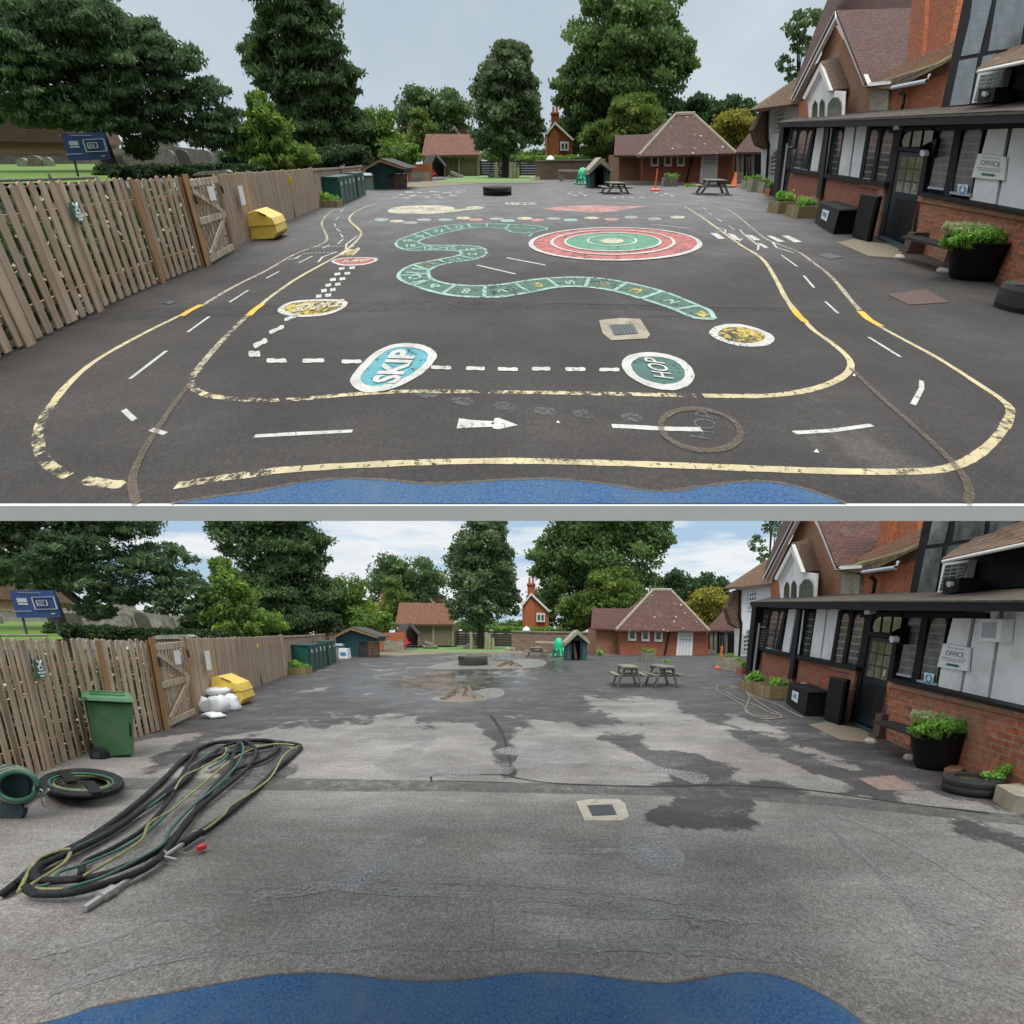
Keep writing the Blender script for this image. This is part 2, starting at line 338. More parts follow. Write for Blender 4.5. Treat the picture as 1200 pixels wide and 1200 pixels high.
        tone = ramp(nt, noise(nt, u, .75, 6, .62), [(.3, (.66,.65,.64)), (.7, (1.30,1.30,1.30))])
        base = mixc(nt, 1.0, base, tone, 'MULTIPLY'); base = mixc(nt, 1.0, base, ramp(nt, noise(nt, uvn(nt, .5, 1.5, 7), .9, 10, .75), [(.36, (.72,.71,.70)), (.50, (1,1,1)), (.62, (1.32,1.33,1.34))]), 'MULTIPLY')
        base = mixc(nt, 1.0, base, ramp(nt, gr, [(.34, (.45,.45,.45)), (.52, (1,1,1)), (.66, (2.0,1.95,1.85))]), 'MULTIPLY')
        base = mixc(nt, 1.0, base, ramp(nt, gr2, [(.35, (.78,.78,.78)), (.65, (1.2,1.2,1.2))]), 'MULTIPLY')
        if nm == 'asphalt_lower':
            scuff = noise(nt, uvn(nt, .7, 1.9), 1.7, 8, .72)
            base = mixc(nt, math_(nt, 'MULTIPLY', ramp(nt, scuff, [(.50, 0), (.72, .8)]), ramp(nt, gr2, [(.42, 0), (.58, 1)])), base, (.27,.27,.28))
        nt.links.new(base, bs.inputs['Base Color'])
        rr = math_(nt, 'SUBTRACT', .86, math_(nt, 'MULTIPLY', math_(nt, 'ADD', w.outputs['Fac'], math_(nt, 'MULTIPLY', math_(nt, 'SUBTRACT', big, .5), .8), True), .74))
        nt.links.new(rr, bs.inputs['Roughness']); bump(nt, bs, gr, .5, .006)
        MATS[nm] = m
make_materials()
M = MATS

# ------------------------------------------------------------------ generic helpers
def catmull(p, n=6, closed=False):
    p = [Vector((*q, 0)) if len(q) == 2 else Vector(q) for q in p]; out = []; N = len(p)
    rng = range(N) if closed else range(N-1)
    for i in rng:
        a, b, c, d = (p[(i-1) % N], p[i], p[(i+1) % N], p[(i+2) % N]) if closed else (p[max(i-1,0)], p[i], p[i+1], p[min(i+2,N-1)])
        for k in range(n):
            t = k/n
            out.append(.5*((2*b)+(c-a)*t+(2*a-5*b+4*c-d)*t*t+(3*b-a-3*c+d)*t**3))
    if not closed: out.append(p[-1])
    return out
def tri_poly(mb, pts):                           # flat polygon lying on the ground
    mb.face(pts)
LAY = {'A': .0022, 'B': .0016}
def decal_poly(P, px, mat, parent, name, lvl=1, label=None, smooth=0, closed=True):
    if smooth: px = [(q.x, q.y) for q in catmull(px, smooth, True)]
    mb = MB(P); z = LAY[P.key]*lvl
    mb.face([P.g(x, y, z) for x, y in px][::-1]); return mb.done(name, mat, parent, label)
def decal_line(mb, px, w, lvl=1, smooth=0, jit=0, closed=False, w2=None):
    P = mb.P
    if smooth: px = [(q.x, q.y) for q in catmull(px, smooth, closed)]
    if closed: px = list(px)+[px[0]]
    g = [P.g(x, y, LAY[P.key]*lvl) for x, y in px]; L = []; Rr = []
    for i, p in enumerate(g):
        a = g[max(i-1, 0)]; b = g[min(i+1, len(g)-1)]
        if closed and i in (0, len(g)-1): a = g[-2]; b = g[1]
        d = Vector((b.x-a.x, (b.y-a.y)/P.kd, 0)).normalized(); n = Vector((-d.y, d.x*P.kd, 0))
        ww = (w if w2 is None else lerp(w, w2, i/(len(g)-1)))*(1+jit*R_.uniform(-1, 1))
        L.append(p+n*ww/2); Rr.append(p-n*ww/2)
    for i in range(len(g)-1): mb.face([L[i], Rr[i], Rr[i+1], L[i+1]])
def ell(cx, cy, rx, ry, n=40, rot=0):
    return [(cx+rx*math.cos(t)*math.cos(rot)-ry*math.sin(t)*math.sin(rot), cy+rx*math.cos(t)*math.sin(rot)+ry*math.sin(t)*math.cos(rot)) for t in [2*math.pi*k/n for k in range(n)]]
_tx = {}
def text_geo(s, bold=0.0):
    if (s, bold) in _tx: return _tx[(s, bold)]
    cu = bpy.data.curves.new('t', 'FONT'); cu.body = s; cu.resolution_u = 3; cu.offset = bold
    o = bpy.data.objects.new('t', cu); COL.objects.link(o); bpy.context.view_layer.update()
    ev = o.evaluated_get(bpy.context.evaluated_depsgraph_get()); me = ev.to_mesh()
    v = [(p.co.x, p.co.y) for p in me.vertices]; f = [list(p.vertices) for p in me.polygons]; ev.to_mesh_clear()
    bpy.data.objects.remove(o); bpy.data.curves.remove(cu)
    x0 = min(a for a, b in v); x1 = max(a for a, b in v); y0 = min(b for a, b in v); y1 = max(b for a, b in v)
    v = [((a-x0)/(x1-x0), (b-y0)/(y1-y0)) for a, b in v]; _tx[(s, bold)] = (v, f); return v, f
def put_text(mb, s, fn, bold=0.0):
    v, f = text_geo(s, bold)
    for q in f: mb.face([fn(*v[i]) for i in q])

def rawmesh(P, name, verts, quads, mat, parent=None, base=None, rnd=None, **tg):
    b = o_base[parent] if parent is not None else Vector(base); W = P.M @ b
    Mm = np.array(P.M); v = verts @ Mm[:3, :3].T+Mm[:3, 3]-np.array(W)
    me = bpy.data.meshes.new(name); n = len(quads); k = quads.shape[1]
    me.vertices.add(len(v)); me.vertices.foreach_set('co', v.astype(np.float32).ravel())
    me.loops.add(n*k); me.loops.foreach_set('vertex_index', quads.astype(np.int32).ravel())
    me.polygons.add(n); me.polygons.foreach_set('loop_start', np.arange(0, n*k, k, dtype=np.int32))
    me.update(calc_edges=True); me.validate()
    if rnd is not None:
        at = me.attributes.new('rnd', 'FLOAT', 'FACE'); at.data.foreach_set('value', rnd.astype(np.float32))
    me.materials.append(mat); o = bpy.data.objects.new(name, me); COL.objects.link(o)
    if parent is not None: o.parent = parent
    else: o.location = W
    o_base[o] = b; tagobj(o, **tg); return o
def card_mesh(C, size, rs, asp=1.0, droop=0.0):
    n = len(C); a = rs.normal(size=(n, 3)); a /= np.linalg.norm(a, axis=1)[:, None]
    if droop: a[:, 2] = a[:, 2]*(1-droop)-droop*.3; a /= np.linalg.norm(a, axis=1)[:, None]
    b = rs.normal(size=(n, 3)); b -= (a*b).sum(1)[:, None]*a; b /= np.linalg.norm(b, axis=1)[:, None]
    s = (size*rs.uniform(.6, 1.35, n))[:, None]
    a = a*s*asp; b = b*s/max(asp, 1)**.5
    V = np.stack([C-a, C-b*.8, C+a, C+b*.8], 1).reshape(-1, 3); Q = np.arange(4*n).reshape(n, 4)
    return V, Q
def vpt(P, xs, ys, Y):
    if P.key == 'B' and not P.raw:
        mm = np.array([P.m(float(a), float(b)) for a, b in zip(xs, ys)]); xs, ys = mm[:, 0], mm[:, 1]
    u = (PY-ys)/F; ry = P.c+u*P.sn; rz = -P.sn+u*P.c; t = Y/ry
    return np.stack([(xs-600)/F*t, Y+0*t, P.h+rz*t], 1)
def crown_pts(P, ells, Y, n, seed, sub=.3, flat=.8, depth=1.0, ymax=None, fill=.25):
    rs = np.random.RandomState(seed); area = np.array([e[2]*e[3] for e in ells], float); area /= area.sum()
    X = []; Yy = []; D = []; RN = []; blobs = []
    for (cx, cy, rx, ry), w in zip(ells, area):
        N = int(n*w); r0 = sub*min(rx, ry)+1.2; nb = max(5, int(1.5*rx*ry/(r0*r0)))
        u = rs.normal(size=(nb, 3)); u /= np.linalg.norm(u, axis=1)[:, None]; u *= (rs.uniform(.3, 1, nb)**.4)[:, None]
        bx = cx+u[:, 0]*(rx-r0*.6); by = cy+u[:, 1]*(ry-r0*.6); bd = u[:, 2]*rx*depth; br = r0*rs.uniform(.6, 1.3, nb); bt = rs.uniform(-.34, .34, nb)
        k = rs.randint(0, nb, N); d = rs.normal(size=(N, 3)); d /= np.linalg.norm(d, axis=1)[:, None]
        q = rs.uniform(.5, 1.1, N)+(rs.uniform(0, 1, N) < .16)*rs.uniform(0, .55, N)
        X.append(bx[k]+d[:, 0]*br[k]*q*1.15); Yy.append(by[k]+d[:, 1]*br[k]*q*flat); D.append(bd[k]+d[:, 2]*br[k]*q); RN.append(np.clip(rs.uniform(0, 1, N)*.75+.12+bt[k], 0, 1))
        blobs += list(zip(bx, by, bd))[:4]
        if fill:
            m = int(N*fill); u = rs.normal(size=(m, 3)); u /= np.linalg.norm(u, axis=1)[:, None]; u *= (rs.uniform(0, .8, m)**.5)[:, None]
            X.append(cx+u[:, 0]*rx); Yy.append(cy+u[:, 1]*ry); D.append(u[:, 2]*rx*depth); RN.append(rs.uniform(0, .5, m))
    X = np.concatenate(X); Yy = np.concatenate(Yy); D = np.concatenate(D); RN = np.concatenate(RN)
    if ymax is not None:
        k = Yy < ymax; X, Yy, D, RN = X[k], Yy[k], D[k], RN[k]
    U = P.mpp(Y); return vpt(P, X, Yy, Y+D*U), U, RN, blobs
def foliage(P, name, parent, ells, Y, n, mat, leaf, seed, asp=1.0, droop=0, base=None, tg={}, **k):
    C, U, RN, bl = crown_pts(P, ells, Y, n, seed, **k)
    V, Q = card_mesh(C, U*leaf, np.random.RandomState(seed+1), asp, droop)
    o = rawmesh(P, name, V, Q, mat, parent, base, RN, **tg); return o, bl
def tree(P, name, label, bx, v, ells, n, mat, leaf=1.6, trunk=None, tw=6, seed=1, group='trees behind the yards', tm='trunk_dark', limbs=7, cat='tree', **k):
    Y = P.Yv(v); base = P.g(bx, P_gy(P, v, bx)); base.y = Y; base.z = 0
    base = Vector((P.pt(bx, 200, Y).x, Y, 0))
    t = thing(P, name, label, cat, base, group)
    o, bl = foliage(P, 'crown', t, ells, Y, n, M[mat], leaf, seed, **k)
    U = P.mpp(Y); mb = MB(P); top = min(e[1] for e in ells); tx = ells[0][0]
    pts = [base]
    for i in range(1, 6):
        q = P.pt(lerp(bx, tx, i/5)+(R_.uniform(-1, 1)*1.5), lerp(200, top+ells[0][3]*.5, i/5), Y); pts.append(q)
    mb.tube(pts, [U*tw*(1-i*.16)/2 for i in range(6)], 8)
    for (x, y, d) in bl[:limbs]:
        e = P.pt(x, y, Y+d*U*.6); s = pts[R_.choice((2, 3, 4))]; m2 = (e+s)/2+Vector((0, 0, U*3))
        mb.tube([s, m2, e], [U*tw*.22, U*tw*.15, U*tw*.06], 5)
    mb.done('trunk', M[tm], t); return t
def P_gy(P, v, x): return 200
def LB(P, s): return s+(', upper painted yard' if P.key == 'A' else ', lower bare yard')
def GR(P, s): return s+(' of the upper yard' if P.key == 'A' else ' of the lower yard')

# ------------------------------------------------------------------ ground sheets
def inpoly(x, y, poly):
    r = False; n = len(poly); j = n-1
    for i in range(n):
        xi, yi = poly[i]; xj, yj = poly[j]
        if (yi > y) != (yj > y) and x < (xj-xi)*(y-yi)/(yj-yi)+xi: r = not r
        j = i
    return r
def pdist(x, y, poly):
    d = 1e9; n = len(poly)
    for i in range(n):
        x0, y0 = poly[i]; x1, y1 = poly[(i+1) % n]; dx, dy = x1-x0, y1-y0
        t = max(0, min(1, ((x-x0)*dx+(y-y0)*dy)/(dx*dx+dy*dy+1e-9)))
        d = min(d, math.hypot((x-x0-dx*t), (y-y0-dy*t)*1.8))
    return d
def field(x, y, polys):                          # soft union of stain outlines; each (outline, value, softness)
    v = None
    for poly, val, soft in polys:
        s = pdist(x, y, poly)*(1 if inpoly(x, y, poly) else -1)
        soft = soft*2.6; k = max(0, min(1, .5+s/(2*soft)))
        v = val if v is None else lerp(v, val, k)
    return v
def ground_sheet(P, xs, ys, mat, clean, wet, name='yard_ground', z=0):
    raw0 = P.raw; P.raw = True
    V = []; cl = []; we = []
    for y in ys:
        for x in xs:
            V.append(P.g(x, y, z)); cl.append(clean(x, y)); we.append(wet(x, y))
    P.raw = raw0; nx = len(xs); Q = []
    for j in range(len(ys)-1):
        for i in range(nx-1):
            a = j*nx+i; Q.append((a, a+1, a+nx+1, a+nx))
    me = bpy.data.meshes.new(name); W = P.M @ Vector((0,0,0)); me.from_pydata([(P.M @ v)-W for v in V], [], [q[::-1] for q in Q])
    ul = me.uv_layers.new(name='UVMap')
    ul.data.foreach_set('uv', np.array([(V[l.vertex_index].x, V[l.vertex_index].y/P.kd) for l in me.loops], dtype=np.float32).ravel())
    for nm, d in (('clean', cl), ('wet', we)):
        at = me.attributes.new(nm, 'FLOAT', 'POINT'); at.data.foreach_set('value', np.array(d, dtype=np.float32))
    me.materials.append(mat); o = bpy.data.objects.new(name, me); COL.objects.link(o); o.location = W; o_base[o] = Vector((0, 0, 0))
    tagobj(o, kind='structure'); return o
def rows(a, b, hor):                             # rows closer together towards the far end
    out = []; y = a
    while y < b: out.append(y); y += max(1.2, (y-hor)*.03)
    return out+[b]

YN = A.g(600, 590).y
xsA = [-260+i*12 for i in range(0, 145)]
gA = ground_sheet(A, xsA, rows(204, 590, 190), M['asphalt_upper'],
    lambda x, y: max(0, min(1, (300-y)/160))*.75+ (.12 if x > 950 and y > 350 else 0)+max(0, min(.3, (y-300)/900)),
    lambda x, y: max(0, min(.6, (330-y)/160)))
gA['label'] = 'dark asphalt playground with painted games, upper yard'
# structural slab below the upper sheet, its front faced in white
YB = A.Yv(13.2)
mb = MB(A); t = .062*1.0
def slab_half(y): return 6+(y-YN)*1.05
p4 = [(-slab_half(YN), YN, 0), (slab_half(YN), YN, 0), (slab_half(YB), YB, 0), (-slab_half(YB), YB, 0)]
b4 = [(p[0], p[1], -.05) for p in p4]; m4 = [(p[0], p[1], -.004) for p in p4]
mb.hexa(b4, m4); o = mb.done('slab', M['far_grass']); o['kind'] = 'structure'; o['label'] = 'ground slab carrying the upper yard and its surrounding grass'
mb = MB(A); yf = A.g(600, 589.2).y
zf = A.zat(Vector((0, YN-.02, 0)), 609.5)
mb.box(-9, 9, YN-.03, YN-.002, zf, .001) if False else mb.hexa([(-9,YN-.03,zf),(9,YN-.03,zf),(9,YN-.002,zf),(-9,YN-.002,zf)], [(-9,YN-.03,0),(9,YN-.03,0),(9,YN-.002,0),(-9,YN-.002,0)])
o = mb.done('kerb_edge', M['slab_edge']); o['kind'] = 'structure'; o['label'] = 'white front edge of the upper yard'

cleanB = [([(-400,600),(1700,600),(1700,1300),(-400,1300)], .12, 5),
 ([(-400,885),(60,880),(150,868),(190,862),(240,858),(300,862),(335,850),(352,846),(470,842),(520,851),(555,846),(578,868),(596,908),(600,846),(640,850),(700,852),(738,848),(676,822),(700,817),(790,822),(830,846),(900,884),(960,903),(1010,918),(1060,928),(1700,955),(1700,1330),(-400,1330)], .88, 9),
 ([(788,812),(812,822),(880,857),(960,893),(1030,915),(1010,922),(930,893),(850,853)], .1, 4),
 ([(840,832),(900,850),(960,880),(1000,897),(1000,906),(930,880),(860,850)], .75, 5),
 ([(576,842),(582,842),(596,870),(603,908),(592,910),(584,870)], .05, 4),
 ([(708,866),(752,856),(762,878),(800,880),(862,902),(850,915),(790,908),(740,885)], .08, 6),
 ([(756,918),(900,916),(1040,928),(1040,936),(880,932),(770,932)], .15, 5), ([(790,938),(850,930),(880,945),(875,968),(800,972),(748,965),(752,950)], .12, 8),
 ([(1050,892),(1170,905),(1300,935),(1300,990),(1180,968),(1100,948),(1040,930)], .14, 12),
 ([(1030,905),(1190,950),(1190,962),(1060,935)], .62, 6),
 ([(225,905),(340,884),(345,905),(300,915)], .12, 8), ([(170,905),(190,880),(220,872),(330,870),(335,880),(240,895)], .15, 8),
 ([(1120,965),(1240,1000),(1240,1010),(1130,975)], .25, 8),
 ([(440,790),(520,778),(600,780),(640,788),(600,800),(560,815),(515,822),(470,815)], .58, 12),
 ([(500,765),(560,752),(640,760),(650,770),(580,775)], .66, 6), ([(320,785),(390,783),(380,788),(330,790)], .6, 4), ([(306,806),(380,806),(380,810),(310,811)], .7, 3),
 ([(850,790),(900,800),(900,806),(850,800)], .3, 4)]
wetB = [([(-400,600),(1700,600),(1700,1300),(-400,1300)], .05, 5), ([(-400,750),(1700,750),(1700,850),(-400,850)], .42, 40),
 ([(440,790),(520,772),(640,770),(660,785),(600,805),(560,825),(510,826),(400,805)], 1.0, 14), ([(570,758),(650,758),(660,780),(560,780)], .95, 8)]
xsB = [-300+i*9 for i in range(0, 201)]
gB = ground_sheet(B, xsB, rows(762, 1300, 742), M['asphalt_lower'], lambda x, y: field(x, y, cleanB), lambda x, y: field(x, y, wetB))
gB['label'] = 'scrubbed grey asphalt playground with damp patches, lower yard'
mb = MB(B); mb.face([(-900,-60,-.03),(900,-60,-.03),(900,1400,-.03),(-900,1400,-.03)])
o = mb.done('far_ground', M['far_grass']); o['kind'] = 'structure'; o['label'] = 'grass and earth around and beyond the lower yard'

def turf(P):
    mb = MB(P); px = [(506,213.5),(530,209),(520,203.5),(640,203.5),(640,209),(620,212),(560,213.5)]
    mb.face([P.g(x, y, .02) for x, y in px][::-1]); o = mb.done('turf', M['turf']); o['kind'] = 'structure'; o['label'] = LB(P, 'pale green play turf at the far end')
    mb = MB(P); f = [(-300,219),(20,213),(120,210),(108,206)]
    pts = [P.pt(x, y, P.Yv(v)) for x, y, v in ((-260,222,48),(132,212,48),(118,192,24),(-260,194,24))]
    mb.face(pts[::-1]); o = mb.done('lawn', M['grass']); o['kind'] = 'structure'; o['label'] = LB(P, 'bright mown churchyard lawn behind the fence')
    mb = MB(P); mb.face([P.g(x, y, .012) for x, y in ((478,221),(560,215),(640,214),(640,211.5),(500,212),(470,216))][::-1])
    o = mb.done('far_path', M['pebble_pad']); o['kind'] = 'structure'

def rubber_mat(P, px):
    raw0 = P.raw; P.raw = True
    s = [(q.x, q.y) for q in catmull(px, 6)]
    yb = 590 if P.key == 'A' else 1290
    mb = MB(P); mb.face([P.g(x, y, LAY[P.key]*2) for x, y in s+[(s[-1][0]+(0 if P.key == 'A' else 160), yb), (s[0][0]-(0 if P.key == 'A' else 250), yb)]])
    o = mb.done('rubber_mat', M['blue_rubber']); o['kind'] = 'structure'; o['label'] = LB(P, 'wavy edged blue rubber play surface nearest the viewer')
    mb = MB(P); decal_line(mb, [(q[0], q[1]-.5) for q in s], .014, 3, jit=.6)
    mb.done('mat_edge', M['paint_tan'], o); P.raw = raw0

# ------------------------------------------------------------------ painted games (upper yard)
def games():
    P = A; G = gA
    def ln(name, mat, segs, w, label=None, lvl=1, smooth=5, jit=.12, closed=False):
        mb = MB(P)
        for s in segs: decal_line(mb, s, w, lvl, smooth if len(s) > 2 else 0, jit, closed)
        return mb.done(name, M[mat], G, label)
    # road circuit
    ln('road_edge_line', 'paint_cream_thin', [[(452,238),(420,242),(395,245),(382,253),(377,262),(381,272),(383,281),(374,287),(345,298),(310,318),(270,338),(235,359)]], .05, 'cream outer road edge line near the fence')
    ln('road_edge_line', 'paint_cream', [[(212,369),(160,395),(110,424),(78,452),(58,478)]], .045, 'cream outer road edge curving towards the left corner')
    ln('road_edge_line', 'paint_cream_worn', [[(60,475),(50,490),(44,510),(48,530),(58,545),(80,558)],[(98,562),(120,566),(146,568)],[(206,569),(260,560),(320,552)]], .045, 'flaking cream road edge at the near left corner')
    ln('road_edge_line', 'paint_cream', [[(320,551.5),(400,546),(500,541.5),(600,540),(700,542),(800,545.5),(900,549.5),(1000,552.5),(1080,552),(1115,547),(1142,535),(1165,516),(1180,495),(1184,480),(1175,469),(1150,452),(1100,420),(1050,393),(1030,382)]], .04, 'cream outer road edge along the near side')
    ln('road_edge_line', 'paint_cream_thin', [[(1010,366),(1000,355),(975,325),(955,309),(935,295),(900,281),(880,266),(860,250),(845,243.5),(820,240.5)]], .05, 'faded cream outer road edge on the office side')
    ln('road_edge_line', 'paint_cream', [[(440,238.5),(420,246),(410,254),(411,260),(420,268),(423,275),(414,286),(395,300),(350,325),(318,347),(305,358)]], .05, 'cream inner road edge line on the fence side')
    ln('road_edge_line', 'paint_cream_thin', [[(291,369),(262,397),(235,428),(226,440)]], .05)
    ln('road_edge_line', 'paint_cream_worn', [[(234,432),(224,445),(226,454),(240,462),(262,466),(300,468.5),(350,467.5),(400,463),(450,459.5),(500,458.5),(600,459.5),(700,461),(815,463.5)]], .04, 'worn cream inner road edge along the near side')
    ln('road_edge_line', 'paint_cream', [[(824,463.5),(860,464),(900,463.5),(935,459.5),(965,452),(988,441),(997,430),(993,418),(975,402),(955,388),(943,376)]], .045, 'cream inner road edge curving at the near right')
    ln('road_edge_line', 'paint_cream', [[(930,362),(920,348),(908,325),(893,303),(868,287),(840,267),(822,254),(805,243.5),(800,241),(770,239)]], .055, 'cream inner road edge on the office side')
    ln('road_edge_line', 'paint_cream_thin', [[(452,240),(520,238),(600,237.5),(700,237.5),(800,239.5)]], .05)
    ln('yellow_band', 'paint_yellow', [[(212,370.5),(222,364),(236,357)],[(291,370),(298,363),(307,356.5)],[(929,361),(936,370),(944,377)],[(1008,364.5),(1018,374),(1032,382)]], .07, 'bright yellow bands across both road edges', lvl=2, smooth=0, jit=0)
    ln('old_line', 'paint_tan', [[(224,448),(205,472),(188,497),(172,522),(160,545),(155,565),(160,590)],[(997,431),(1030,463),(1070,498),(1105,530),(1128,556),(1136,575),(1133,590)]], .034, 'faint tan older line ghosting across the road', lvl=3, jit=.05)
    ln('centre_dash', 'paint_white', [[(298,511),(350,508),(413,505)],[(145,480),(150,485),(158,492)],[(177,503),(194,508)],[(152,444),(195,411)],[(220,389),(245,371)],[(269,354),(291,340)],[(312,326),(327,318)],[(930,507),(975,504.5),(1022,498)],[(1080,446),(1080,455),(1070,474)],[(1018,395),(1055,418)],[(967,353),(982,367)],[(942,323),(954,337)],[(916,299),(934,312)],[(888,285),(898,291)],[(866,283),(870,279)],[(853,264),(861,269)],[(840,256),(846,260)],[(830,249),(834,252)],[(824,243),(828,246)],[(399,248),(402,245)],[(393,258),(397,254)],[(392,262),(393,265)],[(394,268),(399,271)],[(399,274),(402,278)],[(396,286),(402,280)],[(378,291),(386,287)],[(350,308),(366,300)]], .028, 'white dashes along the middle of the painted road', smooth=0)
    ln('stop_line', 'paint_white', [[(338,304),(345,303),(354,298),(347,303)],[(415,288),(405,292),(406,286),(418,277)],[(373,307),(378,301),(395,295)],[(840,266),(850,269),(850,273),(838,271)],[(870,273),(884,284),(889,288),(888,293)],[(867,269),(872,275),(890,281)],[(905,283),(910,290),(930,296)]], .035, smooth=0)
    mb = MB(P)
    for x in range(0, 9):
        decal_line(mb, [(372+x*4.2, 289.3-x*.12), (374.6+x*4.2, 289.2-x*.12)], .03); decal_line(mb, [(355+x*4.6, 297-x*.2), (358+x*4.6, 296.8-x*.2)], .03)
    mb.done('crossing_dash', M['paint_white'], G)
    mb = MB(P)
    for a in ([(832,273),(840,273),(850,279.5),(842,280)],[(852,273.5),(859,274),(869,281.5),(861,281)],[(874,275),(881,275.5),(892,281.5),(884,281.5)],[(898,276),(905,276.5),(920,283),(912,283.5)],[(916,276),(924,276),(940,283.5),(931,284)],[(887,285.5),(892,285),(901,290),(896,290.5)]):
        mb.face([P.g(x, y, LAY['A']*2) for x, y in a][::-1])
    mb.done('zebra_crossing', M['paint_white'], G, 'white zebra crossing bars on the office side')
    # arrows
    decal_poly(P, [(535,502),(538,490),(552,492),(578,493.5),(580,490),(584,489.5),(607,498),(584,503),(578,502),(577,500),(550,501)], M['paint_white'], G, 'white_arrow', 1, 'solid white arrow pointing right at the near edge')
    ln('white_arrow', 'paint_white', [[(717,499),(740,500),(775,502),(822,503)]], .035, 'thin worn white arrow shaft inside the tan circle')
    # snake
    LO = [(837,373.5),(814,372),(790.5,362.5),(772,356),(751,349.6),(719,340.5),(686,336),(655,336),(620.6,342.3),(592,347),(567.4,348),(540,347),(518,344),(500,339.5),(484,334),(472,329),(466.6,323),(472,316),(484,310),(498,307),(514,304),(527,301.5),(537,299),(541,297),(540,295.6),(536,294),(525,293),(512,293),(499.6,293),(485,293.6),(475,292.5),(466,289),(464,285.5),(467,281),(475,278),(484,274.5),(495,270.8),(507,267.5),(520.7,264.4),(534,263),(548,262.3),(571,261.7),(597.6,262.6)]
    UP = [(837,373.2),(832,364),(819,358),(800,350),(776,341),(734.6,331),(690.6,325),(641,326),(602,331),(586,333.5),(568,334.6),(552,334.8),(534.4,333.5),(518,331),(506,326.7),(503,323.5),(502,320.3),(502,318.5),(503,316.7),(511,312),(524,308.4),(540,306),(557,303.5),(568,299),(570,295),(567,291),(557,288.5),(545,287.8),(536,287.4),(520,287.3),(507,287.2),(497,286.5),(490.4,284),(490,283),(492,281.5),(499,279),(508,277),(519,273.5),(531.7,270.8),(541,268.5),(552,266.9),(570,266.3),(592,268)]
    mb = MB(P); z = LAY['A']
    lo = [(q.x, q.y) for q in catmull(LO, 3)]; up = [(q.x, q.y) for q in catmull(UP, 3)]
    for i in range(len(lo)-1):
        mb.face([P.g(*lo[i], z), P.g(*up[i], z), P.g(*up[i+1], z), P.g(*lo[i+1], z)][::-1] if True else [])
    head = [(597.6,262.6),(615,263.5),(632,265),(641,267),(641,268.5),(634,270),(628,272),(610,273),(600,272),(592,268)]
    mb.face([P.g(*q, z) for q in head][::-1])
    sn = mb.done('number_snake', M['paint_green'], G, 'long green number snake winding across the middle')
    mb = MB(P)
    decal_line(mb, lo, .055, 2, jit=.15); decal_line(mb, up, .055, 2, jit=.15)
    for i in (2, 4, 5, 6, 7, 8, 10, 12, 14, 16, 18, 20, 22, 25, 28, 30, 33, 35, 36, 38, 40, 41, 42): decal_line(mb, [LO[i], UP[i]], .05, 3)
    decal_line(mb, head, .05, 2); decal_line(mb, [(612,274.5),(624,273.5),(620,277)], .05, 2); decal_line(mb, [(600,266),(628,268)], .04, 2)
    mb.done('snake_outline', M['paint_pale' if False else 'paint_mint'], G)
    mb = MB(P); mb2 = MB(P)
    idx = [1, 3, 4.5, 5.5, 6.5, 7.5, 9, 11, 13, 15, 17, 19, 21]; col = [1, 0, 1, 1, 0, 1, 0, 0, 0, 0, 0, 1, 0]
    for k, (i, c) in enumerate(zip(idx, col)):
        f = int(i); a = i-f
        l = Vector(LO[f]).lerp(Vector(LO[min(f+1, len(LO)-1)]), a); u_ = Vector(UP[f]).lerp(Vector(UP[min(f+1, len(UP)-1)]), a)
        c0 = (l+u_)/2; hv = (u_-l)*.5
        tv = (Vector(LO[f+1])+Vector(UP[f+1])-Vector(LO[f])-Vector(UP[f])); tv = tv.normalized()*(9 if k < 9 else 7)*(1.5 if k > 8 else 1)
        up_ = tv.normalized()*11 if k < 7 else hv*1.0; adv = -hv if k < 7 else tv
        if k < 7: adv = hv*.9
        put_text(mb if c else mb2, str(k+1), lambda s, t: P.g(c0.x+(s-.5)*adv.x+(t-.5)*up_.x, c0.y+(s-.5)*adv.y+(t-.5)*up_.y, z*3), .02)
    for k, i in enumerate(range(23, 41, 2)):
        c0 = (Vector(LO[i])+Vector(UP[i]))/2
        put_text(mb2, str(14+k), lambda s, t: P.g(c0.x+(s-.5)*11, c0.y-(t-.5)*3.4, z*3), .02)
    mb.done('snake_number', M['paint_gold'], G, 'yellow snake numbers'); mb2.done('snake_number', M['paint_mint'], G, 'pale snake numbers')
    # target rings
    def ering(name, b, mat, lvl, label=None):
        x0, x1, y0, y1 = b; return decal_poly(P, ell((x0+x1)/2, (y0+y1)/2, (x1-x0)/2, (y1-y0)/2), M[mat], G, name, lvl, label)
    ering('target_ring', (622,820,266.5,304.5), 'paint_red', 1, 'big red and green circular target'); ering('target_ring', (662,774,272.5,294), 'paint_green_light', 2)
    ering('target_centre', (704,731,279,285.3), 'paint_pale', 4)
    mb = MB(P)
    for b, w in (((622,820,266.5,304.5),.09), ((646.6,790,269.5,298),.065), ((662,774,272.5,294),.06), ((688.7,745.6,275.7,288),.045)):
        decal_line(mb, ell((b[0]+b[1])/2, (b[2]+b[3])/2, (b[1]-b[0])/2, (b[3]-b[2])/2, 48), w, 5, jit=.15, closed=True)
    mb.done('ring_line', M['paint_white'], G)
    ln('white_stick', 'paint_white', [[(559,310.5),(604,321)],[(594,302),(639,310.5)],[(763,262.5),(807,267.5)]], .04, 'three thin white straight lines between games', smooth=0)
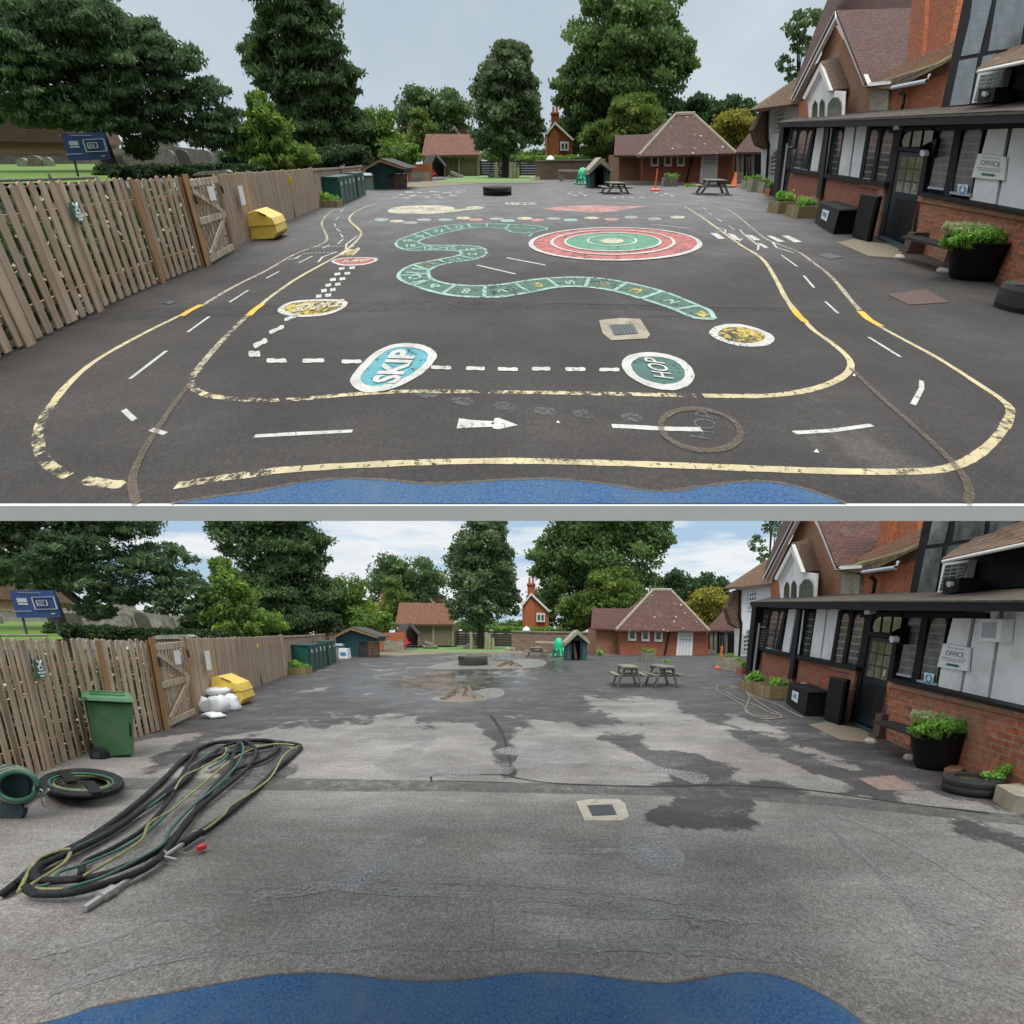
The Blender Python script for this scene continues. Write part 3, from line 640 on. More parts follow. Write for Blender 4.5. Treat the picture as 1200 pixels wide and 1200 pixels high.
    # stadium pads
    def pad(name, px, mat, edge, label, w=.07, sm=5):
        o = decal_poly(P, px, M[mat], G, name, 1, label, smooth=sm); mb = MB(P); decal_line(mb, px, w, 2, sm, .1, True); mb.done('pad_outline', M[edge], G); return o
    pad('skip_pad', [(418,440),(440,416),(462,405.5),(486,405),(503,411),(506,420),(490,437),(462,451),(435,456),(420,451)], 'paint_blue', 'paint_white', 'blue oval pad reading SKIP')
    pad('hop_pad', [(734,426),(745,417),(770,415.5),(795,422),(808,436),(803,448),(785,453.5),(762,450),(742,440)], 'paint_teal', 'paint_white', 'dark green oval pad reading HOP')
    mb = MB(P); z4 = LAY['A']*4
    def tx(s, o, u, v, b=.04): put_text(mb, s, lambda a, c: P.g(o[0]+a*u[0]+c*v[0], o[1]+a*u[1]+c*v[1], z4), b)
    tx('SKIP', (466,449), (26,-39), (-32,-1)); tx('HOP', (790,444), (-13,-23), (-24,-3), .01)
    mb.done('pad_letters', M['paint_white'], G); mb = MB(P)
    tx('HOP', (836,515), (6,-31), (-27,-4), -.005); mb.done('pad_letters', M['paint_faint'], G)
    pad('spotty_pad', [(836,391),(846,383),(868,381.5),(892,388),(902,395),(896,402),(875,404),(852,400)], 'paint_gold', 'paint_white', 'yellow speckled oval pad outlined white')
    pad('bang_pad', [(329,364),(340,355),(365,352),(392,352),(404,355),(398,362),(380,368),(350,370)], 'paint_gold', 'paint_white', 'yellow oval pad with white scribbled word', .06)
    pad('red_pad', [(390,306),(402,302.5),(425,302),(440,303),(438,306.5),(424,310),(402,310.5)], 'paint_red', 'paint_white', 'small red oval pad with pale lettering', .05)
    pad('start_pad', [(398,299),(411,292),(416,293),(420,290),(421,291.5),(413,299)], 'paint_gold', 'paint_white', None, .04, 0)
    mb = MB(P); tx('BOUNCE', (342,366), (56,-7), (6,-9), .03); tx('JUMP', (399,308.5), (32,-1.5), (3,-3.6), .02); mb.done('pad_letters', M['paint_pale'], G)
    decal_line_mb = MB(P); decal_line(decal_line_mb, ell(821,503,47,24,40,.13), .036, 3, jit=.15, closed=True); decal_line_mb.done('tan_circle', M['paint_tan'], G, 'tan painted ring around a faint chalked word')
    # footprints and stepping dashes
    mb = MB(P)
    def blob(cx, cy, rx, ry, rot=0, lvl=2): mb.face([P.g(x*1+R_.uniform(-.3,.3), y+R_.uniform(-.15,.15), LAY['A']*lvl) for x, y in [(cx+(a if rx > 5 else a*.9)*rx*math.cos(rot)-b*ry*math.sin(rot), cy+a*rx*math.sin(rot)+b*ry*math.cos(rot)) for a, b in ((1,.1),(.96,.75),(.6,.9),(.1,.7),(-.5,.95),(-.93,.8),(-1,.0),(-.92,-.8),(-.4,-.85),(.2,-.65),(.7,-.95),(.97,-.6))]][::-1])
    for x, y, rx, ry, ro in ((412,423.5,12,2.6,0),(367,422.5,13,2.8,-.03),(324,422.5,12,3,.02),(298,414.5,7,4,0),(305,402,9,3.4,-.45),(324,386,9.5,2.6,-.42),(341,372,8.5,2.2,-.35),(517,430.5,12,2.4,.03),(557,431.5,11,2.6,.02),(595,432.5,12,2.4,.02),(634,432,11,2.6,0),(674,432.5,12,2.6,0),(714,433,12,2.4,0)): blob(x, y, rx, ry, ro)
    for k in range(6):
        blob(400.5-k*5.2+ (k==5)*-1, 314.5+k*6.5-(k==0)*0, 3.8, 1.7+k*.12, -.1); blob(412.5-k*5.6, 313.8+k*6.4, 3.8, 1.7+k*.12, -.1)
    mb.done('stepping_dash', M['paint_white'], G, 'white stepping blobs linking the oval pads')
    mb = MB(P)
    for x, y in ((500,462.5),(542,471),(591,477),(638,482.5),(684,486),(740,490)): decal_line(mb, ell(x, y-1, 11, 3.2, 12, .1), .03, 2, closed=True); decal_line(mb, [(x-8,y-2),(x-2,y+1),(x+6,y)], .04, 2)
    mb.done('footprint', M['paint_faint'], G, 'row of faint shoe prints')
    # far shapes
    decal_poly(P, [(454,247),(462,243),(480,241.3),(510,240.5),(528,242),(533,245),(530,248),(508,250.2),(478,250.2),(460,249.5)], M['paint_pale'], G, 'cream_letter_shape', 1, 'cream number shape with a curling tail', smooth=4)
    decal_poly(P, [(530,246),(545,244.5),(548,242.3),(560,241.6),(568,243),(562,245),(545,246.5),(530,248.5)], M['paint_pale'], G, 'cream_tail', 1)
    decal_poly(P, [(638,245.5),(650,242.5),(690,240.5),(720,241.3),(762,241.5),(745,243.5),(722,247.3),(700,249),(670,247.5)], M['paint_pink'], G, 'pink_rocket', 1, 'pink rocket shape pointing right', smooth=4)
    cols = ['paint_mint','paint_pale','paint_pink','paint_grey']
    for k, (x, y, c) in enumerate([(447,257.5,0),(465,259,1),(481,261,3),(497,257.5,3),(522,257.5,0),(543,255.5,1),(558,257.5,2),(582,256.5,3),(595,258.5,0),(615,256,1),(630,258,2),(649,256,3),(669,257.7,0),(693,255.5,1),(717,257,2),(739.5,254.7,3),(767,256.5,3),(794,254.5,1)]):
        decal_poly(P, ell(x, y, 8.6, 1.7, 18), M[cols[c]], G, 'stepping_spot', 2)
    ln('spot_outline', 'paint_grey', [[(438,256.5),(480,254.5),(560,253.2),(700,252.7),(790,253)],[(440,258.5),(470,262),(500,261),(560,260),(700,260),(800,259)]], .03)
    ln('chalk_letters', 'paint_faint', [[(470,235),(500,233),(520,235)],[(585,236),(600,240),(625,240),(640,237)]], .1)
    mb = MB(P)
    for x, y in ((463,231),(470,228),(476,232),(484,229),(492,225.5),(500,231),(508,224.5),(516,231.5),(524,226),(531,229),(537,225),(543,223.5),(480,225),(512,228.5)): blob(x, y, R_.uniform(3,5.5), R_.uniform(.5,.9), R_.uniform(-.1,.1))
    for x, y in ((667,227),(674,229),(681,226.5),(686,229),(720,231.5),(730,231),(740,231.7),(752,231),(769,226),(775,229),(781,227),(788,229)): blob(x, y, R_.uniform(2,4), .6, R_.uniform(-.3,.3))
    mb.done('far_chalk', M['paint_white_worn'], G, 'small worn white shapes at the far end')
    mb = MB(P); tx('ABCDE', (592,240.3), (38,.3), (-3,-3.2), .03); mb.done('far_letters', M['paint_pale'], G)
    # trench scars
    decal_poly(P, [(20,372),(210,360),(480,352),(700,356),(880,361),(1010,367),(880,366),(700,363),(480,364),(210,372),(20,384)], M['trench_dark'], G, 'trench_scar', .5)
    ln('crack', 'crack', [[(650,355),(720,357),(790,358),(838,360),(920,361)],[(755,371),(790,370.5),(815,368)]], .012, lvl=1)

def cover(P, px_out, px_in, mo, mi, name, label, cat, group=None):
    mb = MB(P); o0 = P.g(*px_out[0]); z = LAY[P.key]*3
    c = sum((P.g(*q) for q in px_out), Vector((0,0,0)))/len(px_out)
    t = thing(P, name, label, cat, c, group)
    mb.prism([P.g(*q, z) for q in px_out], (0, 0, -z*.8)); mb.done('surround', M[mo], t)
    if px_in:
        mb = MB(P); mb.prism([P.g(*q, z*1.5) for q in px_in], (0, 0, -z*.4)); a, b, c2, d = [P.g(*q, z*1.9) for q in px_in]
        for k in range(1, 7): mb.bar(a.lerp(b, k/7), d.lerp(c2, k/7), .012, .002)
        mb.done('lid', M[mi], t)

# ------------------------------------------------------------------ office building with its lean-to
def office(P):
    W = VP(P, P.g(905, 227), P.g(1180, 332)); up = .0
    t = thing(P, 'school_office', LB(P, 'black timbered brick school office with tiled gable and chimney'), 'building', P.g(1040, 286))
    def poly(mb, px, off, th=.08):
        pts = [W.p(x, y, off) for x, y in px]; mb.prism(pts, -W.n*th)
    def p3(mb, l, vec): mb.prism([W.p(x, y, o) for x, y, o in l], vec)
    def part(name, mat, lst, off, th=.08, label=None, parent=t, bevel=0):
        for px in lst:
            mb = MB(P); poly(mb, px, off, th); o = mb.done(name, M[mat], parent, label, bevel=bevel)
        return o
    # base: dark timber wall behind everything, brick plinths proud of it
    part('timber_wall', 'black_timber', [[(918,144),(1262,131),(1262,383),(905,229)]], 0, .3)
    part('brick_plinth', 'brick_red', [[(927,201),(1037,217.5),(1023,279),(918,237)]], .10, .13, 'weathered red brick plinth left of the door')
    part('brick_plinth', 'brick_aged', [[(1076,227),(1262,262),(1262,388),(1063,300)]], .10, .13, 'orange brick plinth under the office sign')
    part('sill', 'black_timber', [[(927,197.5),(1037,214),(1036,218.5),(926,202)],[(1077,225),(1262,260),(1262,264),(1076,229)]], .2, .22)
    part('coping', 'brick_buff', [[(1076,229.5),(1262,264.5),(1262,271),(1075,235.5)],[(1008,213),(1037,218.5),(1035,223),(1008,218)]], .14, .16)
    part('brick_pier', 'brick_buff', [[(1030,219),(1037,219),(1026,281),(1020,278)]], .135, .1)
    part('white_panel', 'white_render', [[(957.5,150),(966,149.5),(957,203),(949,201.5)],[(969,150),(976,150),(971,204),(963,203)],[(991,148.5),(1002,148.5),(994,208),(981,206)],[(1004,148.5),(1016,147.5),(1007,210.5),(996,208.5)],
        [(1160,143.5),(1183,142),(1174,189),(1166,241),(1136,234)],[(1188,142),(1216,141),(1200,246.5),(1169,241)],[(1221,141),(1262,140),(1262,259),(1204,247)]], .035, .04)
    part('timber_post', 'black_timber', [[(1049,150),(1055,150),(1034,282),(1026,279)],[(1031,150),(1034,150),(1024,213),(1021,212)],[(1086,150),(1093,150),(1079,222),(1070,222)],[(1119,150),(1127,150),(1114,232),(1105,229)],[(952.5,150),(955.5,150),(944,203),(940,202)],[(978,150),(981,150),(972,207),(969,206)],[(1016,150),(1020,150),(1010,211),(1006,211)],
        [(1042,150),(1200,143),(1200,150),(1041,156)],[(926,150),(929,150),(920,201),(916,201)]], .07, .09)
    part('drainpipe', 'black_plastic', [[(968,150),(971.5,150),(961,232),(956,232)]], .22, .06)
    def win(px, mat='leaded_glass', arch=True, grid=None):
        # px: top-left, top-right, bottom-right, bottom-left of the opening
        (ax, ay), (bx, by), (cx, cy), (dx, dy) = px
        f = [(ax-1.6, ay-2), (bx+1.6, by-2), (cx+1.4, cy+2.6), (dx-1.4, dy+2.6)]
        mb = MB(P); poly(mb, f, .045, .05); fr = mb.done('window', M['black_timber'], t)
        def q(u, v): return (lerp(lerp(ax, bx, u), lerp(dx, cx, u), v), lerp(lerp(ay, by, u), lerp(dy, cy, u), v))
        out = [(0, 1), (1, 1), (1, .12)]+([(.93, .05), (.75, .012), (.5, 0), (.25, .012), (.07, .05)] if arch else [(1, 0), (0, 0)])+([(0, .12)] if arch else [])
        mb = MB(P); mb.face([W.p(*q(u, v), .050) for u, v in out], uv=[(u, 1-v) for u, v in out]); mb.done('pane', M[mat], fr)
        mb = MB(P)
        cs = [(0,1),(1,1)]
        mb.bar(W.p(*q(-.04, 1.01), .06), W.p(*q(1.04, 1.01), .06), .03, .03); mb.done('frame', M['sign_grey' if arch else 'black_timber'], fr)
        return fr
    for w in ([(938,153),(946,153),(938,197),(931,196)], [(948,153),(954,153),(946,199),(940,198)], [(978,154),(988,153),(980,205),(972,204)],
              [(1020,153),(1030,152),(1020,210),(1012,209)], [(1037,153),(1048,152),(1038,214),(1027,212)]): win(w)
    win([(924,153),(934,153),(930,172),(922,172)], 'small_panes'); win([(923,176),(933,175),(928,198),(920,197)], 'leaded_glass', False)
    win([(1104,150),(1121,149),(1106,221),(1089,219)], 'curtain_glass'); win([(1133,150),(1152,148),(1137,228),(1115,225)], 'curtain_glass')
    # door
    mb = MB(P); poly(mb, [(1052,178),(1087,180),(1068,287),(1036,277)], .075, .05); d = mb.done('door', M['door_navy'], t)
    part('frame', 'black_timber', [[(1053,150),(1057,150),(1034,280),(1029,278)],[(1088,150),(1092,150),(1071,292),(1066,289)],[(1050,172),(1090,174),(1089,178.5),(1049,177)]], .10, .1, parent=d)
    mb = MB(P)
    for r in range(3):
        for c in range(3):
            u0, u1 = .10+c*.28, .10+c*.28+.24; v0, v1 = .04+r*.145, .04+r*.145+.128
            def q(u, v): return (lerp(lerp(1054, 1086, u), lerp(1037, 1067, u), v), lerp(lerp(179, 181, u), lerp(276, 286, u), v))
            mb.face([W.p(*q(a, b), .078) for a, b in ((u0,v1),(u1,v1),(u1,v0),(u0,v0))], uv=[(u0*2,v1*2),(u1*2,v1*2),(u1*2,v0*2),(u0*2,v0*2)])
    mb.done('pane', M['door_glass'], d)
    mb = MB(P)
    for a in ([(1058,172),(1057,166),(1060,158),(1066,154),(1068,154),(1065,172)],[(1068,172),(1071,154),(1081,153),(1078,172)],[(1081,172),(1084,153),(1094,153),(1091,172)]):
        mb.face([W.p(x, y, .105) for x, y in a])
    fl = mb.done('fanlight', M['door_glass'], d)
    part('panel', 'black_timber', [[(1050,232),(1061,234),(1054,272),(1042,268)],[(1063,234),(1074,236),(1066,278),(1056,274)]], .079, .006, parent=d)
    mb = MB(P); mb.tube([W.p(1073,216,.1), W.p(1071.5,224,.12)], .015); mb.done('handle', M['steel'], d)
    # eaves beam and lean-to roof
    mb = MB(P); p3(mb, [(912,149,.55),(1050,147.5,.55),(1262,142,.55),(1262,129,.55),(1180,129.5,.55),(1050,136,.55),(912,143,.55)], -W.n*.1); mb.done('eaves_beam', M['black_timber'], t)
    mb = MB(P); mb.prism([W.p(912,143,.56), W.p(1262,128,.56), W.p(1262,112,-.6), W.p(936,137,-.6)], (0,0,-.02)); mb.done('lean_to_roof', M['moss_beam'], t)
    mb = MB(P); mb.prism([W.p(914,147,.5), W.p(1262,139,.5), W.p(1262,138,0), W.p(918,148,0)], (0,0,-.01)); mb.done('soffit', M['black_timber'], t)
    # end wall seen behind the corner
    part('corner_post', 'black_timber', [[(914,147),(919,147),(910,232),(905,230)]], .3, .25)
    part('door_pole', 'pole_metal', [[(921.5,168),(923,168),(915,232),(913.4,232)]], .32, .03)
    # upper storey, set back
    U = -.75
    part('upper_wall', 'brick_buff', [[(938,115),(979,30),(1019,105),(1017,142),(938,142)],[(1018,97),(1070,70),(1112,50),(1262,20),(1262,132),(1018,138)]], U, .3, 'brick gable and upper wall')
    part('upper_brick', 'brick_orange', [[(1041,106),(1111,86),(1106,124),(1040,130)],[(1168,92),(1262,70),(1262,120),(1167,118)]], U+.04, .08)
    part('stone_patch', 'concrete', [[(1020,102),(1042,106),(1040,129),(1019,130)]], U+.12, .2)
    mb = MB(P); p3(mb, [(979,22,U+.45),(930,118,U+.45),(926,116,U+.45),(978,13,U+.45)], -W.n*.12); p3(mb, [(979,22,U+.45),(1012,101,U+.45),(1017,99,U+.45),(982,14,U+.45)], -W.n*.12)
    p3(mb, [(1012,97,U+.45),(1046,94.5,U+.3),(1046,98,U+.3),(1013,101.5,U+.45)], -W.n*.1); mb.done('bargeboard', M['white_paint'], t)
    rf = MB(P); a0 = W.p(980,12,U+.5); a1 = W.p(1014,97,U+.5); bk = -W.n*4.5; rf.prism([a0, a1, a1+bk, a0+bk], (0,0,-.06)); rf.done('roof', M['tile_dark'], t)
    rf = MB(P); q0 = W.p(1010,88,-3.0); q1 = W.p(1150,62,-3.0); rf.prism([W.p(960,92,-3.0), q1, W.p(1170,-110,-6.5), W.p(978,-75,-6.5)], (0,0,-.06)); R1 = rf.done('roof', M['tile_dark'], t, 'dark clay tiled main roof')
    rf = MB(P); rf.prism([W.p(979,12,U+.5), W.p(928,115,U+.5), W.p(930,100,-3.5), W.p(985,-40,-3.5)], (0,0,-.06)); rf.done('roof', M['tile_dark'], t)
    mb = MB(P); p3(mb, [(1012,100,U+.35),(1050,101,U+.30),(1116,66,U+.25),(1114,57,-1.3),(1068,73,-1.6),(1030,90,-1.4)], (0,0,-.05)); mb.done('skirt_roof', M['tile_moss'], t, 'mossy low roof at the foot of the chimney')
    mb = MB(P); mb.tube([W.p(1045,103,U+.4), W.p(1086,95,U+.4), W.p(1089,89,U+.3)], .035); mb.done('gutter', M['sign_grey'], t)
    mb = MB(P); mb.tube([W.p(1054,107,U+.3), W.p(1060,112,U+.2), W.p(1058,124,U+.2), W.p(1056,131,U+.2)], .04); mb.done('downpipe', M['black_plastic'], t)
    # chimney: two shafts side by side
    mb = MB(P); p3(mb, [(1072,-40,-.9),(1088,-40,-.9),(1080,70,-.9),(1062,75,-.9)], -W.n*1.4); p3(mb, [(1088.5,-40,-1.0),(1130,-40,-1.0),(1112,52,-1.0),(1094,70,-1.0),(1080.5,70,-1.0)], -W.n*1.2)
    ch = mb.done('chimney', M['brick_orange'], R1, 'tall orange brick chimney')
    mb = MB(P); p3(mb, [(1061,74,-.86),(1080,69,-.86),(1094,67,-.86),(1112,52,-.86),(1120,46,-.86),(1119,50,-.86),(1096,73,-.86),(1080,76,-.86),(1062,80,-.86)], -W.n*.06); mb.done('flashing', M['lead_flash'], t)
    # little dormer over the arched windows
    mb = MB(P); p3(mb, [(946,117,U+.55),(961,82,U+.55),(972,106,U+.55),(988,107,U+.5),(986,140,U+.5),(948,142,U+.55)], -W.n*.1); mb.done('dormer_front', M['white_render'], t)
    mb = MB(P); p3(mb, [(961,72,U+.7),(972,105,U+.7),(994,103,U+.1),(982,66,U+.0)], (0,0,-.05)); mb.done('dormer_roof', M['tile_brown'], t)
    mb = MB(P); p3(mb, [(961,74,U+.72),(940,115,U+.72),(943,117,U+.72),(961,82,U+.72)], -W.n*.1); p3(mb, [(961,74,U+.72),(973,106,U+.72),(970,107,U+.72),(960,82,U+.72)], -W.n*.1); mb.done('dormer_board', M['white_paint'], t)
    def arch(px, mat, name='arched_window'):
        mb = MB(P); xs = [q[0] for q in px]; ys = [q[1] for q in px]
        mb.face([W.p(x, y, U+.57) for x, y in px], uv=[((x-min(xs))/8, (y-min(ys))/8) for x, y in px]); mb.done(name, M[mat], t)
    arch([(951,140),(952,124),(955,117),(958,122),(957,139)], 'blank_glass'); arch([(959.5,139),(960.5,121),(963,115.5),(966,120),(965,138)], 'blank_glass')
    arch([(969,138),(970,122),(976,114),(982,114),(986,121),(984,137)], 'leaded_glass')
    mb = MB(P); p3(mb, [(936,121,U+.2),(948,115,U+.2),(946,142,U+.2),(936,142,U+.2)], -W.n*.1); mb.done('brick_return', M['brick_orange'], t)
    # tall hall window
    mb = MB(P); p3(mb, [(1135,-30,U+.35),(1300,-60,U+.35),(1270,110,U+.35),(1170,118,U+.35),(1103,126,U+.35)], -W.n*.3); hw = mb.done('hall_window', M['black_timber'], t, 'tall dark framed hall window')
    for px in ([(1142,-20),(1168,-24),(1158,20),(1148,62),(1126,66),(1137,20)],[(1172,-24),(1208,-30),(1196,55),(1158,60)],[(1124,71),(1146,67),(1136,122),(1113,124)],[(1152,66),(1168,62),(1163,76),(1147,90),(1144,120),(1138,121)],[(1212,-30),(1260,-36),(1250,30),(1203,50)]):
        xs = [q[0] for q in px]; ys = [q[1] for q in px]
        mb = MB(P); mb.face([W.p(x, y, U+.36) for x, y in px], uv=[((x-min(xs))/30, (y-min(ys))/60) for x, y in px]); mb.done('pane', M['tall_glass'], hw)
    # low roof and small window over the tall one
    mb = MB(P); p3(mb, [(1144,81,U+.9),(1250,58,U+.9),(1262,20,U+.1),(1205,38,U+.1),(1180,55,U+.1)], (0,0,-.04)); mb.done('porch_roof', M['tile_brown'], t, 'small brown tiled roof at upper right')
    mb = MB(P); mb.tube([W.p(1146,84,U+.92), W.p(1255,61,U+.92)], .02); mb.done('gutter', M['white_paint'], t)
    win2 = [(1149,88),(1176,84),(1170,104),(1166,113),(1141,119)]
    mb = MB(P); p3(mb, [(1146,86,U+.5),(1178,81,U+.5),(1170,116,U+.5),(1139,121,U+.5)], -W.n*.1); fr = mb.done('window', M['white_paint'], t)
    mb = MB(P); mb.face([W.p(x, y, U+.515) for x, y in win2], uv=[(0,1),(1,1),(1,.3),(.9,0),(0,0)]); mb.done('pane', M['leaded_glass'], fr)
    mb = MB(P); p3(mb, [(1147,104,U+.75),(1167,102,U+.75),(1163,119,U+.75),(1145,122,U+.75)], -W.n*.25); bx = mb.done('lamp_box', M['black_timber'], t)
    mb = MB(P); mb.lathe([(0,0),(.05,.01),(.08,.05),(.0,.09)], 12) if False else mb.prism([W.p(x, y, U+.8) for x, y in ell(1153,110,3,3.4,14)], -W.n*.04); mb.done('lamp_face', M['lamp_glass'], bx)
    # loose wall fittings, each a thing
    def fixture(name, label, cat, pt): return thing(P, name, LB(P, label), cat, pt)
    b = W.p(1083, 182, .12); lt = fixture('bulkhead_lamp', 'black hooded bulkhead lamp right of the office door', 'lamp', b)
    mb = MB(P); p3(mb, [(1098,162,.12),(1090,166,.16),(1079,172,.35),(1078,178,.35),(1084,184,.3),(1092,185,.15),(1095,176,.12)], -W.n*.1); mb.done('hood', M['black_plastic'], lt)
    mb = MB(P); c0 = W.p(1082, 178, .42); mb.base = None
    for k in range(1): pass
    mb.prism([W.p(x, y, .40) for x, y in ell(1080.5,179.5,2.8,4,14)], -W.n*.08); mb.done('lens', M['lamp_glass'], lt)
    b = W.p(1049, 151, .15); lt = fixture('wall_lamp', 'small white wall lamp under the eaves beam', 'lamp', b)
    mb = MB(P); p3(mb, [(1047,145,.2),(1053,144,.2),(1053.5,151,.2),(1046.5,152.5,.2)], -W.n*.1); mb.done('lamp_body', M['sign_white'], lt)
    b = W.p(1158, 196, .06); sg = fixture('office_sign', 'white sign reading OFFICE with a green arrow', 'sign', b)
    q4 = [(1146,180),(1179,184),(1176,211.5),(1138.5,207.5)]
    mb = MB(P); p3(mb, [(*q, .075) for q in q4], -W.n*.025); mb.done('board', M['sign_white'], sg)
    def sgn(u, v): x = lerp(lerp(1138.5, 1176, u), lerp(1146, 1179, u), v); y = lerp(lerp(207.5, 211.5, u), lerp(180, 184, u), v); return W.p(x, y, .079)
    def tq(mb, s, u0, u1, v0, v1, b=0): put_text(mb, s, lambda a, c: sgn(lerp(u0, u1, a), lerp(v0, v1, c)), b)
    mb = MB(P); tq(mb, 'OFFICE', .17, .83, .54, .76, .0); tq(mb, 'WELCOME TO OUR SCHOOL', .2, .82, .86, .91); tq(mb, 'PLEASE FOLLOW ARROWS', .08, .92, .40, .46); tq(mb, 'TO THE SCHOOL OFFICE', .14, .86, .31, .37); mb.done('lettering', M['ink'], sg)
    mb = MB(P); mb.face([sgn(u, v) for u, v in ((.28,.12),(.62,.12),(.62,.09),(.74,.165),(.62,.24),(.62,.22),(.28,.22))]); mb.done('arrow', M['ink_green'], sg)
    b = W.p(1128, 222, .06); po = fixture('window_poster', 'small square poster with blue round mark inside window', 'poster', b)
    mb = MB(P); p3(mb, [(1122.5,215.5,.075),(1134.5,216.5,.075),(1132,229,.075),(1121.5,228,.075)], -W.n*.01); mb.done('sheet', M['sign_white'], po)
    mb = MB(P); mb.face([W.p(x, y, .078) for x, y in ell(1127.8,222.2,4.6,5.2,20)]); mb.done('disc', M['poster_blue'], po)
    mb = MB(P); mb.face([W.p(x, y, .081) for x, y in ((1127,218.5),(1129.5,218.5),(1129,222),(1131,222),(1127.5,226),(1125,222),(1126.7,222))]); mb.done('mark', M['sign_white'], po)
    if P.key == 'B':
        b = W.p(1204, 178, .06); v = fixture('vent_unit', 'white square extractor vent on the panel beside the sign', 'vent', b)
        mb = MB(P); p3(mb, [(1193,150,.16),(1219,150,.16),(1216,178,.16),(1190,176.5,.16)], -W.n*.12); mb.done('casing', M['sign_white'], v, bevel=.01)
        mb = MB(P); mb.face([W.p(x, y, .164) for x, y in ((1195,154),(1212,154),(1210,173),(1192.5,172))]); mb.done('grille', M['sign_grey'], v)
    return W
# ------------------------------------------------------------------ fences on the left
FLINE = [(-75,459),(-30,435),(20,410),(75,384),(130,357),(190,331),(243,310),(272,293),(325,264),(372,245),(400,233)]
FTOP = [(-75,221),(20,216),(130,211),(210,207),(272,203),(372,197),(430,192)]
def fence(P):
    g = [P.g(*q) for q in FLINE]
    def q2(v): return Vector((v.x, v.y/P.kd))
    seg = [0]
    for a, b in zip(g, g[1:]): seg.append(seg[-1]+(q2(b)-q2(a)).length)
    def at(s):
        for k in range(len(g)-1):
            if s <= seg[k+1] or k == len(g)-2:
                f = (s-seg[k])/(seg[k+1]-seg[k]); p = g[k].lerp(g[k+1], f); x = lerp(FLINE[k][0], FLINE[k+1][0], f)
                d = (g[k+1]-g[k]).normalized(); return p, x, d
    def sx(x):
        for k in range(len(g)-1):
            if FLINE[k][0] <= x <= FLINE[k+1][0]: return lerp(seg[k], seg[k+1], (x-FLINE[k][0])/(FLINE[k+1][0]-FLINE[k][0]))
    def top(x): return interp(x, FTOP)
    def slat(mb, s, w, off, h, z0=.02, round_=True, lean=0):
        p, x, d = at(s); n = Vector((-d.y, d.x, 0)).normalized(); n = n if n.x > 0 else -n
        dq = Vector((d.x, d.y, 0)); dl = q2(d).length; dq = dq/dl
        b = p+n*off; H = h; l = dq*(lean)
        a0 = b-dq*w/2+Vector((0,0,z0)); a1 = b+dq*w/2+Vector((0,0,z0))
        up = Vector((0,0,1))
        prof = [a0, a1, b+dq*w/2+l+up*(H-.02)]
        if round_: prof += [b+dq*w*.3+l+up*(H-.004), b+l+up*H, b-dq*w*.3+l+up*(H-.004)]
        prof += [b-dq*w/2+l+up*(H-.02)]
        mb.prism(prof, -n*.013)
    def hgt(s): p, x, d = at(s); return P.zat(p, P.m(x, top(x))[1] if False else top(x), x)
    def height(s):
        p, x, d = at(s); r = P.ray(x, top(x)); return P.h+p.y*r.z/r.y
    t = thing(P, 'picket_fence', LB(P, 'open picket fence of round topped weathered pales'), 'fence', g[2])
    s0, s1 = sx(-70), sx(236)
    bays = [sx(-70), sx(30) , sx(85), sx(188), sx(236)]
    for bi, (a, b) in enumerate(zip(bays, bays[1:])):
        mb = MB(P); s = a
        while s < b:
            slat(mb, s, .062, .03, height(s)*R_.uniform(.985, 1.012), lean=R_.uniform(-.012, .012)); s += .106*R_.uniform(.93, 1.07)
        mb.done('picket_panel', M['fence_wood'], t)
        for f in (.2, .78):
            n = 4; mb = MB(P)
            for k in range(n):
                sa, sb = lerp(a, b, k/n), lerp(a, b, (k+1)/n); pa, _, d = at(sa); pb, _, _ = at(sb)
                mb.bar(pa+Vector((-.03,0,height(sa)*f)), pb+Vector((-.03,0,height(sb)*f)), .035, .07*P.kz)
            mb.done('rail', M['fence_wood'], t)
    for x in (30, 112, 188, 236):
        mb = MB(P); s = sx(x); slat(mb, s, .085, .05, height(s)*1.0, 0, False); mb.done('post', M['post_wood' if x in (188, 236) else 'fence_wood'], t)
    # gate
    gt = thing(P, 'braced_gate', LB(P, 'pale picket gate with Z bracing and rails'), 'gate', at(sx(240))[0])
    mb = MB(P); s = sx(242)
    while s < sx(267): slat(mb, s, .066, .03, height(s)*.96); s += .112
    mb.done('picket_panel', M['fence_wood'], gt)
    def gp(x, f, off=.09):
        p, _, d = at(sx(x)); n = Vector((-d.y, d.x, 0)).normalized(); n = n if n.x > 0 else -n
        return p+n*off+Vector((0,0,height(sx(x))*f))
    for f, fb in ((.91,.93),(.50,.50),(.07,.07)):
        mb = MB(P); mb.bar(gp(240, f), gp(268, fb), .035, .10*P.kz); mb.done('gate_rail', M['gate_wood'], gt)
    for a, b in (((241,.84),(266,.54)),((266,.46),(243,.11))):
        mb = MB(P); mb.bar(gp(*a), gp(*b), .03, .085*P.kz); mb.done('brace', M['gate_wood'], gt)
    for x in (238.5, 270):
        mb = MB(P); s = sx(x); slat(mb, s, .12, .09, height(s)*1.03, 0, False); mb.done('gate_post', M['post_wood'], gt)
    mb = MB(P)
    for x, f in ((240,.8),(269,.86)): mb.bar(gp(x, f, .12), gp(x+1, f-.1, .12), .03)
    mb.done('latch', M['cast_iron'], gt)
    def notice(nm, label, x, f0, f1, wx, off=.13):
        b = gp(x, f0, off); th = thing(P, nm, LB(P, label), 'notice', b); mb = MB(P)
        mb.prism([gp(x, f0, off), gp(x+wx, f0, off), gp(x+wx, f1, off), gp(x, f1, off)], (-.008,0,0)); mb.done('sheet', M['sign_white'], th); return th
